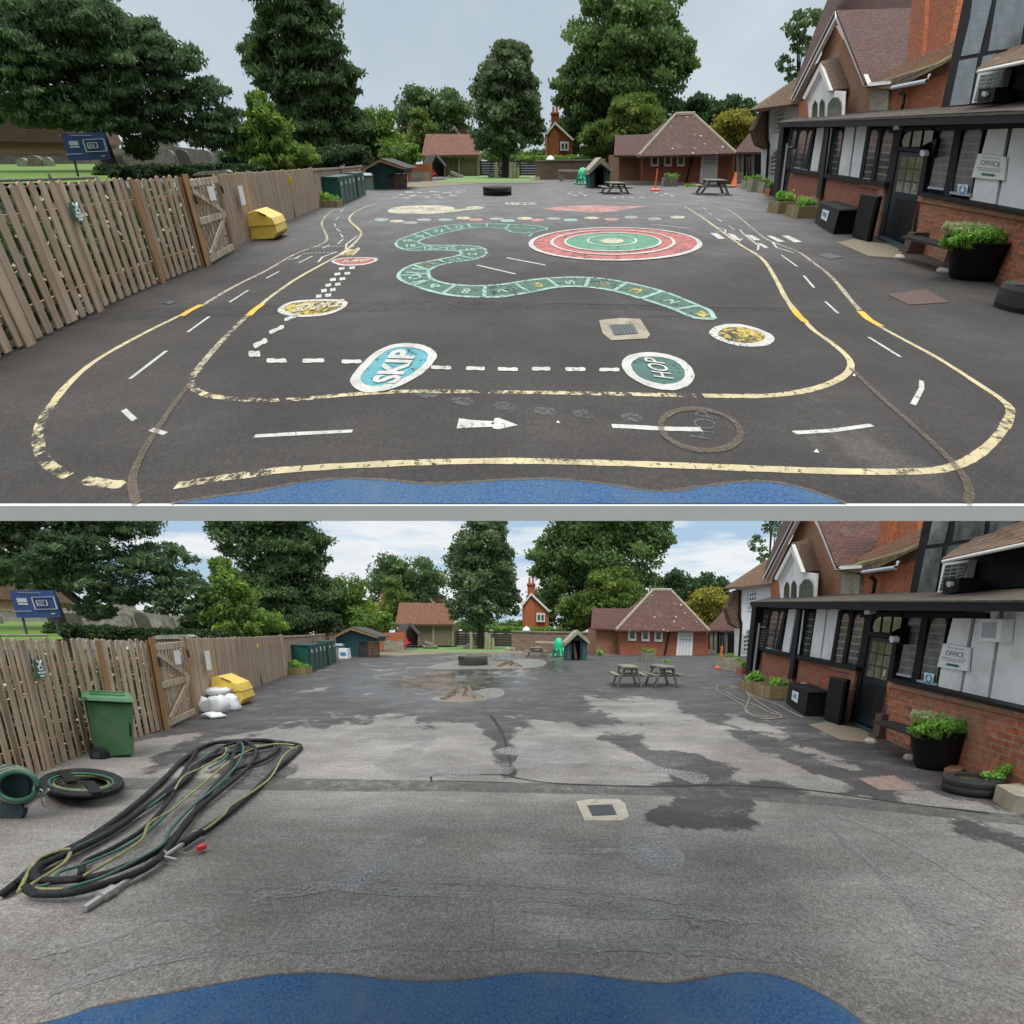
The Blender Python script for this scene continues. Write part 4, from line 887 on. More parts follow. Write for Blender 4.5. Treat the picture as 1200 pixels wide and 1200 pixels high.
    notice('paper_notice', 'small white paper notice on the gate', 254, .70, .86, 6)
    notice('paper_notice', 'narrow white notice on close boarded fence', 283, .55, .82, 4)
    # green pictogram sign
    b = gp(121, .72, .07); sg = thing(P, 'safety_sign', LB(P, 'small green sign with white crossed arrows on fence'), 'sign', b)
    def S(u, v, o=.085): return gp(lerp(117, 126.5, u), lerp(.70, .845, v), o)
    mb = MB(P); mb.prism([S(0,0), S(1,0), S(1,1), S(0,1)], (-.012,0,0)); mb.done('board', M['sign_green'], sg)
    mb = MB(P)
    for a, c in (((.25,.92),(.75,.55)),((.75,.92),(.25,.55))): mb.bar(S(*a,.092), S(*c,.092), .012, .018)
    for v in (.46, .30, .27, .12): mb.bar(S(.25 if v != .30 else .1, v, .092), S(.75 if v != .30 else .95, v, .092), .01, .018)
    mb.bar(S(.42,.74,.093), S(.58,.74,.093), .012, .03)
    mb.done('pictogram', M['sign_white'], sg)
    # close boarded fence
    t = thing(P, 'boarded_fence', LB(P, 'close set vertical board fence beyond the gate'), 'fence', at(sx(320))[0])
    for a, b in ((sx(271), sx(322)), (sx(322), sx(371))):
        mb = MB(P); s = a
        while s < b: slat(mb, s, .068, .02, height(s)*R_.uniform(.985, 1.01)); s += .079 if s > sx(322) else .092
        mb.done('board_panel', M['fence_wood_close'], t)
        for f in (.2, .8): mb = MB(P); pa, _, _ = at(a); pb, _, _ = at(b); mb.bar(pa+Vector((-.05,0,height(a)*f)), pb+Vector((-.05,0,height(b)*f)), .04); mb.done('rail', M['fence_wood'], t)
    for x in (323, 370):
        mb = MB(P); s = sx(x); slat(mb, s, .1, .0, height(s)*1.03, 0, False); mb.done('post', M['fence_wood_close'], t)
    # far panels running behind the cabinets
    t = thing(P, 'panel_fence', LB(P, 'lapped board fence panels behind the green cabinets'), 'fence', P.g(380, 240))
    a, b = P.g(371,245), P.g(432,215)
    for k in range(3):
        pa, pb = a.lerp(b, (k/3)), a.lerp(b, (k+1)/3); ha, hb = P.zat(pa, 197.5-k*1.6, 380), P.zat(pb, 196-k*1.6, 400)
        mb = MB(P); mb.prism([pa, pb, pb+Vector((0,0,hb)), pa+Vector((0,0,ha))], (-.03,0,0)); mb.done('panel', M['fence_wood_close'], t)
        mb = MB(P); mb.bar(pa+Vector((.02,0,ha*.97)), pb+Vector((.02,0,hb*.97)), .05); mb.bar(pa+Vector((.03,0,0)), pa+Vector((.03,0,ha*1.04)), .07); mb.done('post', M['fence_wood'], t)
    # flower stake
    p, x, d = at(sx(343)); b = P.g(346, 256); b2 = P.zat(b, 204, 338)
    st = thing(P, 'flower_post', LB(P, 'yellow wooden flower on a green stake against fence'), 'garden ornament', b)
    def fp(px, py): return P.pt(px, py, b.y)
    mb = MB(P); mb.tube([fp(346,255), fp(337,216)], .022, 6); mb.tube([fp(344,254), fp(340,225)], .012, 6); mb.done('stake', M['hose_green'], st)
    mb = MB(P)
    for cx, cy, r in ((336,207,2.9),(333.5,211,2.8),(338.5,211,3.0),(336,215,2.8),(334,205,2),(338,217,2)): mb.prism([fp(x_, y_) for x_, y_ in ell(cx, cy, r, r*1.2, 10)], (0,.04,0))
    mb.done('petals', M['yellow_flower'], st)
    mb = MB(P); mb.prism([fp(x_, y_) for x_, y_ in ell(331.5,207.5,1.3,1,6)], (0,.03,0)); mb.prism([fp(x_, y_) for x_, y_ in ell(336,211,1.3,1.5,8)], (0,-.02,0)); mb.done('bud', M['rust_cover'], st)
    # bush behind the pickets
    P_ = P; rs = R_
    V = []
    mv = MB(P); L1 = [q+Vector((-.04,0,.012)) for q in g]; mv.face((L1+[Vector((g[-1].x-2.5, g[-1].y+4, .012)), Vector((-60, g[-1].y+6, .012)), Vector((-14, g[0].y-2, .012))]))
    o = mv.done('verge', M['soil']); o['kind'] = 'structure'; o['label'] = LB(P, 'dark earth verge behind the picket fence')
    bx = thing(P, 'flowering_bush', LB(P, 'low straggly bush with white flowers seen through the pickets'), 'bush', g[2]+Vector((-.5, 0, 0)))
    C = []; W2 = []
    for k in range(9000):
        s = R_.uniform(sx(-60), sx(268)); p, x_, d = at(s); h = height(s)
        q = (p.x-R_.uniform(.2, 1.0), p.y, R_.uniform(.0, 1)**1.3*h*(.80+.1*math.sin(s*5))); C.append(q)
        if R_.random() < .12: W2.append((q[0]+.15, q[1], q[2]))
    V, Q = card_mesh(np.array(C), .045, NR); rawmesh(P, 'foliage', V, Q, M['leaf_hedge'], bx, None, NR.uniform(0, 1, len(C)))
    V, Q = card_mesh(np.array(W2), .026, NR); rawmesh(P, 'blossom', V, Q, M['petal_white'], bx, None, NR.uniform(0, 1, len(W2)))

# ------------------------------------------------------------------ far end of the yard
def far_buildings(P):
    kd = P.kd; pt = P.pt
    def flat(mb, px, Y, depth): mb.prism([pt(x, y, Y) for x, y in px], (0, depth, 0))
    # hip roofed outbuilding
    Y = P.Yv(26); Yr = Y+2.6*kd; Ye = Y-.35*kd
    t = thing(P, 'brick_outbuilding', LB(P, 'small brick outbuilding with lichened hipped roof and white door'), 'building', pt(806, 216, Y)*1.0)
    mb = MB(P); flat(mb, [(753,180),(861,177),(861,216.3),(753,216.3)], Y, 4*kd); wl = mb.done('wall', M['brick_red'], t)
    mb = MB(P); flat(mb, [(725.5,181),(756,180.5),(756,215.5),(725.5,214.5)], Y+.8*kd, 3*kd); mb.done('wing_wall', M['brick_buff'], t)
    mb = MB(P); e = [pt(748.5,183,Ye), pt(863,179.5,Ye)]; r = [pt(791,135,Yr), pt(814,134.3,Yr)]; eb = [e[0]+Vector((0,5.5*kd,0)), e[1]+Vector((0,5.5*kd,0))]
    for f in ([e[0], e[1], r[1], r[0]], [e[1], eb[1], r[1]], [eb[1], eb[0], r[0], r[1]], [eb[0], e[0], r[0]]): mb.face(f)
    mb.prism([e[0], e[1], e[1]+Vector((0,0,-.1)), e[0]+Vector((0,0,-.1))], (0, .1, 0)); rf = mb.done('roof', M['tile_lichen'], t)
    mb = MB(P); mb.tube([r[0], r[1]], .16); mb.tube([e[0], r[0]], .11); mb.tube([e[1], r[1]], .09); mb.done('ridge_tiles', M['concrete'], rf)
    mb = MB(P); a = [pt(719.5,182,Ye+.8*kd), pt(752,182,Ye+.8*kd), pt(771,157,Yr+.5), pt(721,158.5,Yr+.5)]
    mb.face(a); mb.face([a[3], a[2], a[2]+Vector((0,3*kd,-1.6)), a[3]+Vector((0,3*kd,-1.6))]); mb.prism([a[0], a[1], a[1]+Vector((0,0,-.1)), a[0]+Vector((0,0,-.1))], (0, .1, 0)); mb.done('wing_roof', M['tile_dark'], t)
    for x in (762.8, 778.2, 793.2):
        mb = MB(P); flat(mb, [(x,183.5),(x+9.3,183.5),(x+9.3,195),(x,195)], Y-.06*kd, .1*kd); w = mb.done('window', M['white_paint'], t)
        mb = MB(P); flat(mb, [(x+2,184),(x+7.2,184),(x+7.2,192.3),(x+2,192.3)], Y-.08*kd, .02); mb.done('pane', M['blank_glass'], w)
    mb = MB(P); flat(mb, [(822.5,181.5),(842,181),(840,216),(819.5,216)], Y-.05*kd, .1*kd); d = mb.done('door', M['white_paint'], t)
    mb = MB(P)
    for k in range(1, 5): mb.bar(pt(822.5+k*3.8,182,Y-.07*kd), pt(820+k*3.9,215,Y-.07*kd), .02)
    for yy in (187, 191): mb.bar(pt(825,yy,Y-.07*kd), pt(840,yy,Y-.07*kd), .05)
    mb.done('door_boards', M['sign_grey'], d)
    mb = MB(P); mb.tube([pt(811.5,183,Y-.1*kd), pt(804,215,Y-.1*kd)], .07); mb.done('drainpipe', M['black_plastic'], t)
    mb = MB(P); flat(mb, [(727,211.5),(750,212),(822,214),(822,217),(750,217),(727,215)], Y-.09*kd, .1); mb.done('plinth', M['stone_grey'], t)
    # covered link porch
    Y2 = P.Yv(24.5)
    t = thing(P, 'link_porch', LB(P, 'tiled link porch on timber posts beside white house'), 'porch', pt(880, 212, Y2))
    mb = MB(P); a = [pt(861,178.5,Y2), pt(902,178,Y2), pt(899,156,Y2+1.5*kd), pt(879,155,Y2+1.5*kd)]; mb.face(a); mb.face([a[0], a[3], a[3]+Vector((0,2*kd,-1.2)), a[0]+Vector((0,3*kd,0))]); mb.prism([a[0], a[1], a[1]+Vector((0,0,-.12)), a[0]+Vector((0,0,-.12))], (0,.1,0)); mb.done('roof', M['tile_lichen'], t)
    for x in (864.5, 869.5, 882, 895):
        mb = MB(P); mb.bar(pt(x,179,Y2+.3), pt(x,209,Y2+.3), .22); mb.done('post', M['grey_wood' if x != 895 else 'white_paint'], t)
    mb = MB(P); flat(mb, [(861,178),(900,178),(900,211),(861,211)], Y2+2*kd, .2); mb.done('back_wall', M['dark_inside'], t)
    mb = MB(P); flat(mb, [(860,201),(871,202),(871,213),(860,213)], Y2-.2, .6*kd); mb.done('low_wall', M['stone_grey'], t)
    mb = MB(P)
    for x, y in ((874,184),(877,184),(880,184)): flat(mb, [(x,y),(x+2,y),(x+2,205),(x,205)], Y2+1.9*kd, .02)
    mb.done('glazing', M['leaded_glass'], t)
    # white rendered house
    Y3 = P.Yv(27)
    t = thing(P, 'white_house', LB(P, 'white rendered house with brown tiled roof behind office'), 'house', pt(915, 212, Y3))
    mb = MB(P); flat(mb, [(899,128),(960,114),(960,214),(897,213)], Y3, .5*kd); mb.done('wall', M['white_render'], t)
    mb = MB(P); flat(mb, [(899,130),(895,130),(883,152),(889,170),(901,176),(901,150)], Y3-.05*kd, .5*kd); mb.done('tile_hanging', M['tile_brown'], t)
    mb = MB(P); a = [pt(886,127.5,Y3-.5*kd), pt(965,117,Y3-.5*kd), pt(960,72,Y3+2*kd), pt(934,93,Y3+2*kd)]; mb.face(a); mb.face([a[0], a[3], a[3]+Vector((0,.5*kd,0)), a[0]+Vector((0,.8*kd,0))]); mb.prism([a[0], a[1], a[1]+Vector((0,0,-.15)), a[0]+Vector((0,0,-.15))], (0,.1,0)); mb.done('roof', M['tile_brown'], t)
    mb = MB(P); mb.tube([pt(900,130,Y3-.1*kd), pt(898.5,160,Y3-.1*kd), pt(901,170,Y3-.1*kd), pt(898,212,Y3-.1*kd)], .09); mb.done('drainpipe', M['black_plastic'], t)
    for px in ([(911,133),(919,131),(918,152),(910,153)], [(904,183),(914,181),(912,201),(903,202)]):
        mb = MB(P); flat(mb, [(px[0][0]-1, px[0][1]-1), (px[1][0]+1, px[1][1]-1), (px[2][0]+1, px[2][1]+1), (px[3][0]-1, px[3][1]+1)], Y3-.06*kd, .1); w = mb.done('window', M['white_paint'], t)
        mb = MB(P); mb.face([pt(*px[3],Y3-.07*kd), pt(*px[2],Y3-.07*kd), pt(*px[1],Y3-.07*kd), pt(*px[0],Y3-.07*kd)], uv=[(0,0),(1,0),(1,1),(0,1)]); mb.done('pane', M['white_panes'], w)
    mb = MB(P); mb.hexa([pt(907,178.5,Y3-1), pt(922,176,Y3-1), pt(922,176,Y3), pt(907,178.5,Y3)], [pt(909,176.5,Y3-.8), pt(921,174.5,Y3-.8), pt(921,174,Y3), pt(909,176,Y3)]); mb.done('door_hood', M['lead_flash'], t)
    # timber barn
    Y4 = P.Yv(16.5)
    t = thing(P, 'timber_barn', LB(P, 'low timber barn with mottled orange tiled roof'), 'barn', pt(530, 206, Y4))
    mb = MB(P); flat(mb, [(497,181),(560,181),(561,207),(497,207)], Y4, 5*kd); mb.done('wall', M['old_wood'], t)
    mb = MB(P); flat(mb, [(539,184.5),(558.5,184.5),(558.5,206.5),(539,206.5)], Y4-.1*kd, .1*kd); mb.done('door', M['old_wood'], t)
    mb = MB(P)
    for x in (515, 538, 560): flat(mb, [(x-1.2,182),(x+1.2,182),(x+1.2,207),(x-1.2,207)], Y4-.15*kd, .1*kd)
    flat(mb, [(515,183),(560,183),(560,184.5),(515,184.5)], Y4-.16*kd, .1); mb.done('timber_frame', M['pale_log'], t)
    mb = MB(P); a = [pt(494,182,Y4-.4*kd), pt(562,181,Y4-.4*kd), pt(558,157,Y4+2.2*kd), pt(499,157,Y4+2.2*kd)]; mb.face(a); mb.face([a[3], a[2], a[2]+Vector((0,3*kd,-2)), a[3]+Vector((0,3*kd,-2))]); mb.prism([a[0], a[1], a[1]+Vector((0,0,-.15)), a[0]+Vector((0,0,-.15))], (0,.1,0)); mb.done('roof', M['tile_orange'], t)
    # gabled cottage behind the barn
    Y5 = P.Yv(15)
    t = thing(P, 'gabled_cottage', LB(P, 'cottage with white triangular gable above barn roof'), 'house', pt(540, 204, Y5+3*kd))
    mb = MB(P); flat(mb, [(524,158),(541,158),(555,158),(555,180),(524,180)], Y5+3.2*kd, 2*kd); mb.done('wall', M['brick_buff'], t)
    mb = MB(P); flat(mb, [(522,158.5),(532,146.5),(541.5,158.5)], Y5+2.9*kd, .2); mb.done('gable', M['white_paint'], t)
    mb = MB(P); flat(mb, [(527,156.5),(532,151),(537,156.5)], Y5+2.85*kd, .05); mb.done('gable_window', M['blank_glass'], t)
    mb = MB(P); mb.face([pt(532,146.2,Y5+2.9*kd), pt(541.5,158.5,Y5+2.9*kd), pt(556,158.5,Y5+4*kd), pt(549,147.5,Y5+5*kd)]); mb.face([pt(532,146.2,Y5+2.9*kd), pt(549,147.5,Y5+5*kd), pt(545,157,Y5+6*kd), pt(522,158.5,Y5+3*kd)]); mb.done('roof', M['tile_orange'], t)
    t = thing(P, 'distant_house', LB(P, 'distant red roofed house with chimney behind shrubs'), 'house', pt(475, 204, Y5+2*kd))
    mb = MB(P); mb.prism([pt(463,178,Y5+2*kd), pt(487,178,Y5+2*kd), pt(487,157,Y5+2.5*kd), pt(465,157,Y5+2.5*kd)], (0,.4,0)); mb.prism([pt(463,178,Y5+2.2*kd), pt(487,178,Y5+2.2*kd), pt(487,200,Y5+2.2*kd), pt(463,200,Y5+2.2*kd)], (0,.4,0)); rf = mb.done('roof', M['tile_orange'], t)
    mb = MB(P); flat(mb, [(478,146),(483,146),(483,160),(478,160)], Y5+1.9*kd, .8); mb.done('chimney', M['brick_orange'], rf)
    # brick cottage right of the holly
    Y6 = P.Yv(15.2)
    t = thing(P, 'brick_cottage', LB(P, 'orange brick cottage gable with white bargeboards and chimney'), 'house', pt(656, 203, Y6))
    mb = MB(P); flat(mb, [(641,156),(650.5,144),(671,163),(671,200),(641,200)], Y6, 3*kd); mb.done('wall', M['brick_orange'], t)
    mb = MB(P); flat(mb, [(643,160),(649,150),(655,157),(655.5,200),(643,200)], Y6-.15*kd, .2*kd); mb.done('chimney_breast', M['brick_orange'], t)
    mb = MB(P); flat(mb, [(640,156),(650.5,142.5),(672.5,163),(671.5,165),(650.5,145.5),(641,158)], Y6-.25*kd, .3*kd); mb.done('bargeboard', M['white_paint'], t)
    mb = MB(P); a = pt(650.5,142.5,Y6-.2*kd); b = pt(672.5,163,Y6-.2*kd); c = pt(639,157,Y6-.2*kd); back = Vector((0,3.4*kd,0)); mb.face([a, b, b+back, a+back]); mb.face([a, a+back, c+back, c]); rf = mb.done('roof', M['tile_dark'], t)
    mb = MB(P); flat(mb, [(646.5,133),(655,133),(655,146),(646.5,146)], Y6+.6*kd, .9*kd); flat(mb, [(645.8,131.5),(655.6,131.5),(655.6,133.5),(645.8,133.5)], Y6+.5*kd, 1.1*kd); ch = mb.done('chimney', M['brick_orange'], rf)
    mb = MB(P)
    for x in (648.5, 652.5): mb.tube([pt(x,132,Y6+.9*kd), pt(x,124.5,Y6+.9*kd)], [.16,.12], 8)
    mb.done('chimney_pot', M['terracotta'], ch)
    mb = MB(P); flat(mb, [(656.5,166),(666.5,166),(666.5,176.5),(656.5,176.5)], Y6-.2*kd, .1); w = mb.done('window', M['white_paint'], t)
    mb = MB(P)
    for x in (658, 662.3): flat(mb, [(x,168),(x+2.7,168),(x+2.7,174.5),(x,174.5)], Y6-.22*kd, .05)
    mb.done('pane', M['blank_glass'], w)
    t = thing(P, 'tent_canopy', LB(P, 'small white canopy top showing over the hedge'), 'canopy', pt(645, 187, P.Yv(16)))
    mb = MB(P, pt(645, 187, P.Yv(16))); mb.lathe([(.6,-.2),(.45,.2),(.2,.42),(0,.5)], 12); mb.done('cover', M['sign_white'], t)
    # walls and fences along the far end
    Y7 = P.Yv(20)
    t = thing(P, 'stone_brick_wall', LB(P, 'long mottled brick and flint wall at far end'), 'wall', pt(675, 210, Y7))
    mb = MB(P); flat(mb, [(628,188),(640,187),(727,187),(727,211.5),(628,211)], Y7, .4*kd); mb.done('wall_face', M['brick_wall_mixed'], t)
    mb = MB(P); flat(mb, [(627.5,187.2),(727,185.8),(727,187.8),(627.5,189)], Y7-.06*kd, .5*kd); mb.done('coping', M['stone_grey'], t)
    mb = MB(P, pt(624, 211.5, Y7-.4)); mb.lathe([(.3,0),(.32,.2),(.22,.36),(0,.42)], 10); mb.base = mb.base+Vector((.55,0,0)); mb.lathe([(.22,0),(.2,.3),(0,.36)], 10); mb.done('end_stones', M['concrete'], t)
    for nm, lab, x0, x1, y0, y1, v in (('dark_board_fence','dark board fence between barn and holly tree',561,590,188.5,205.5,15.8),('dark_board_fence','dark board fence between holly tree and brick wall',590,630,188,206,15.9)):
        Yf = P.Yv(v); t = thing(P, nm, LB(P, lab), 'fence', pt((x0+x1)/2, y1, Yf), GR(P, 'dark fences at the far end'))
        mb = MB(P)
        for k in range(6):
            ya, yb = lerp(y0, y1, k/6)+.25, lerp(y0, y1, (k+1)/6); flat(mb, [(x0,ya),(x1,ya),(x1,yb),(x0,yb)], Yf, .08)
        mb.done('boards', M['dark_fence'], t)
        mb = MB(P)
        for x in (x0+1, (x0+x1)/2, x1-1): flat(mb, [(x-.7,y0-1),(x+.7,y0-1),(x+.7,y1),(x-.7,y1)], Yf-.15, .12)
        mb.done('post', M['dark_fence'], t)
    Y8 = P.Yv(22.5)
    t = thing(P, 'garden_wall', LB(P, 'short patched orange brick wall beside playhouse'), 'wall', pt(492, 213, Y8))
    mb = MB(P); flat(mb, [(476,193),(505,191.5),(505,213),(478,213.5)], Y8, .4*kd); mb.done('wall_face', M['brick_orange'], t)
    mb = MB(P); flat(mb, [(481,203),(486,201),(495,202.5),(503,201),(504.5,213),(482,213)], Y8-.03*kd, .04); mb.done('render_patch', M['stone_grey'], t)
    # open shelter with a toy car
    Y9 = P.Yv(20)
    t = thing(P, 'lean_shelter', LB(P, 'small open shelter with mossy boarded roof'), 'shelter', pt(508, 207, Y9))
    mb = MB(P); mb.prism([pt(496,192,Y9-.3*kd), pt(506,192,Y9-.3*kd), pt(511.5,181,Y9), pt(499,182,Y9)], (0,.2,-.05)); mb.prism([pt(510.5,181,Y9), pt(521.5,194,Y9-.2), pt(521,195.5,Y9-.2), pt(510,183,Y9)], (0,1*kd,0)); mb.done('roof', M['shingle_grey'], t)
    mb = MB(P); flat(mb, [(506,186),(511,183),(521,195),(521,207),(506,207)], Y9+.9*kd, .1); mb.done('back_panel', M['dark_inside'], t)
    mb = MB(P); mb.bar(pt(506.5,190,Y9), pt(506.5,208,Y9), .12); mb.bar(pt(521,194,Y9), pt(521,208,Y9), .12); mb.done('post', M['old_wood'], t)
    b = pt(508.5, 207.5, Y9+.2); t = thing(P, 'toy_car', LB(P, 'bright red ride-on toy car under the shelter'), 'toy', b)
    mb = MB(P, b); mb.box(-.32,.3,-.3,.3,.1,.38,.04,.04); mb.box(-.25,.1,-.26,.26,.38,.75,.08,.06); mb.done('body', M['bright_red'], t)
    for x in (-.2, .2):
        mb = MB(P, b+Vector((x, -.3*kd, .12))); mb.tube([(0,-.04,0),(0,.04,0)], .12, 10); mb.done('wheel', M['black_plastic'], t)
    # play logs by the holly
    for i, (x, y0, y1, w, lab) in enumerate(((581.5,190,209,2.2,'upright pale log post left of holly trunk'),(599,190,210,2.6,'tallest pale log post right of holly trunk'),(602.5,192,210,2.4,'middle pale log post right of holly trunk'),(606.5,196,210,1.8,'short pale log post right of holly trunk'))):
        Yl = P.Yv(19.5); b = pt(x, y1, Yl); b.z = 0; t = MB(P); tp = pt(x-.4, y0, Yl); t.tube([b, (b+tp)/2+Vector((.05,0,0)), tp], [P.mpp(Yl)*w, P.mpp(Yl)*w*.9, P.mpp(Yl)*w*.8], 9)
        t.done('log_post', M['pale_log'], None, LB(P, lab), 'log', GR(P, 'pale play logs'), base=b)
    for x0, x1, y0, y1, lab in ((528,540,203,209,'fallen log and board ramp in front of barn'),(574,586,202,209,'leaning log left of holly trunk')):
        Yl = P.Yv(18.5); mb = MB(P); a = pt(x0, y0 if x0 == 528 else y1-.6, Yl); b = pt(x1, y1-.6 if x0 == 528 else y0, Yl); mb.tube([a, (a+b)/2, b], [.2,.22,.18], 8); a2 = pt(x0-2, y1-.5, Yl); b2 = pt(x1+3, y1-.7, Yl); mb.tube([a2, b2], [.18,.22], 8)
        mb.done('log_ramp', M['grey_wood'], None, LB(P, lab), 'log', GR(P, 'fallen play logs'))

def planter(P, x0, x1, y0, y1, label, mat='planter_wood', d=.45, leaf=1.1, top=8, n=500, flowers=None, wood=True, ang=0, pm='leaf_plant', name='planter_box'):
    b = P.g((x0+x1)/2, y1); U = P.mpp(b.y); w = (x1-x0)*U; h = P.zat(b, y0, x0)/P.kz
    t = thing(P, name, LB(P, label), 'planter', b)
    mb = MB(P, b, ang); k = 3
    for i in range(k): mb.box(-w/2, w/2, -.0, d, h*i/k+.004, h*(i+1)/k)
    for sx_ in (-1, 1): mb.box(sx_*w/2-.03, sx_*w/2+.03, -.015, .05, 0, h*1.02)
    mb.done('box', M[mat], t)
    mb = MB(P, b, ang); mb.box(-w/2+.03, w/2-.03, .03, d-.03, h*.9, h*1.01); mb.done('soil', M['soil'], t)
    cx, cy = (x0+x1)/2, y0-top*.35
    Y = b.y+d*P.kd/2
    foliage(P, 'plant', t, [(cx, cy, (x1-x0)*.66, top*.8), (cx-(x1-x0)*.2, cy-top*.25, (x1-x0)*.35, top*.6), (cx+(x1-x0)*.3, cy, (x1-x0)*.4, top*.6)], Y, n, M[pm], leaf, int(x0*7+y0), sub=.4, depth=.5)
    if flowers: foliage(P, 'flowers', t, [(cx+3, cy-top*.2, (x1-x0)*.4, top*.7)], Y-.02, n//4, M[flowers], leaf*.6, int(x0*3), sub=.5, depth=.5, fill=0)
    return t

def picnic(P, cx, yb, wpx, hpx, label, ang=0.0, lng=1.5, group='picnic tables'):
    b = P.g(cx, yb); U = P.mpp(b.y); W = wpx*U; H = (P.zat(b, yb-hpx, cx))/P.kz
    t = thing(P, 'picnic_table', LB(P, label), 'picnic table', b, GR(P, group))
    s = W/1.5; L = lng
    mb = MB(P, b, ang)
    for i in range(5): y = -.34*s+i*.14*s; mb.box(-.38*s+i*.155*s, -.38*s+i*.155*s+.145*s, 0, L, H-.045, H)
    mb.done('table_top', M['grey_wood'], t)
    for sd in (-1, 1):
        mb = MB(P, b, ang)
        for i in range(2): x = sd*(.62*s)+(i-.5)*.14*s; mb.box(x-.065*s, x+.065*s, -.02, L+.02, H*.56, H*.62)
        mb.done('bench_seat', M['grey_wood'], t)
    for y in (.15, L-.2):
        for sd in (-1, 1):
            mb = MB(P, b, ang); mb.bar((sd*.55*s, y, 0), (sd*.25*s, y, H-.05), .09*s, .06, up=(0,1,0)); mb.done('leg', M['grey_wood'], t)
        mb = MB(P, b, ang); mb.bar((-.72*s, y+.06, H*.53), (.72*s, y+.06, H*.53), .05, .09*s, up=(0,1,0)); mb.bar((-.33*s, y+.06, H-.08), (.33*s, y+.06, H-.08), .05, .08, up=(0,1,0)); mb.done('cross_beam', M['grey_wood'], t)
    return t

def tyre(P, cx, yb, wpx, hpx, label, mat='rubber', name='tractor_tyre', ang=0):
    b = P.g(cx, yb); U = P.mpp(b.y); r = wpx*U/2; b = b+Vector((0, r*.9*P.kd*.6, 0)); U = P.mpp(b.y); r = wpx*U/2; h = P.zat(P.g(cx, yb), yb-hpx, cx)/P.kz*.93
    t = thing(P, name, LB(P, label), 'tyre', b)
    mb = MB(P, b); mb.lathe([(r*.62,h*.12),(r*.7,0),(r*.9,0),(r*.94,h*.15),(r*.95,h*.5),(r*.94,h*.85),(r*.9,h),(r*.7,h),(r*.62,h*.88),(r*.6,h*.5),(r*.62,h*.12)], 36); mb.done('casing', M[mat], t)
    mb = MB(P, b); n = 30
    for k in range(n):
        a = 2*math.pi*k/n
        for s_ in (0, 1):
            a1 = a+(s_*.5)*2*math.pi/n; a2 = a1+.11; z0, z1 = (h*.02, h*.52) if s_ else (h*.48, h*.98)
            if s_: a1, a2 = a2, a1
            mb.bar((r*.97*math.cos(a1), r*.97*math.sin(a1), z0), (r*.97*math.cos(a2), r*.97*math.sin(a2), z1), r*.07, r*.07, up=(math.cos(a), math.sin(a), 0))
    mb.done('tread', M[mat], t); return t

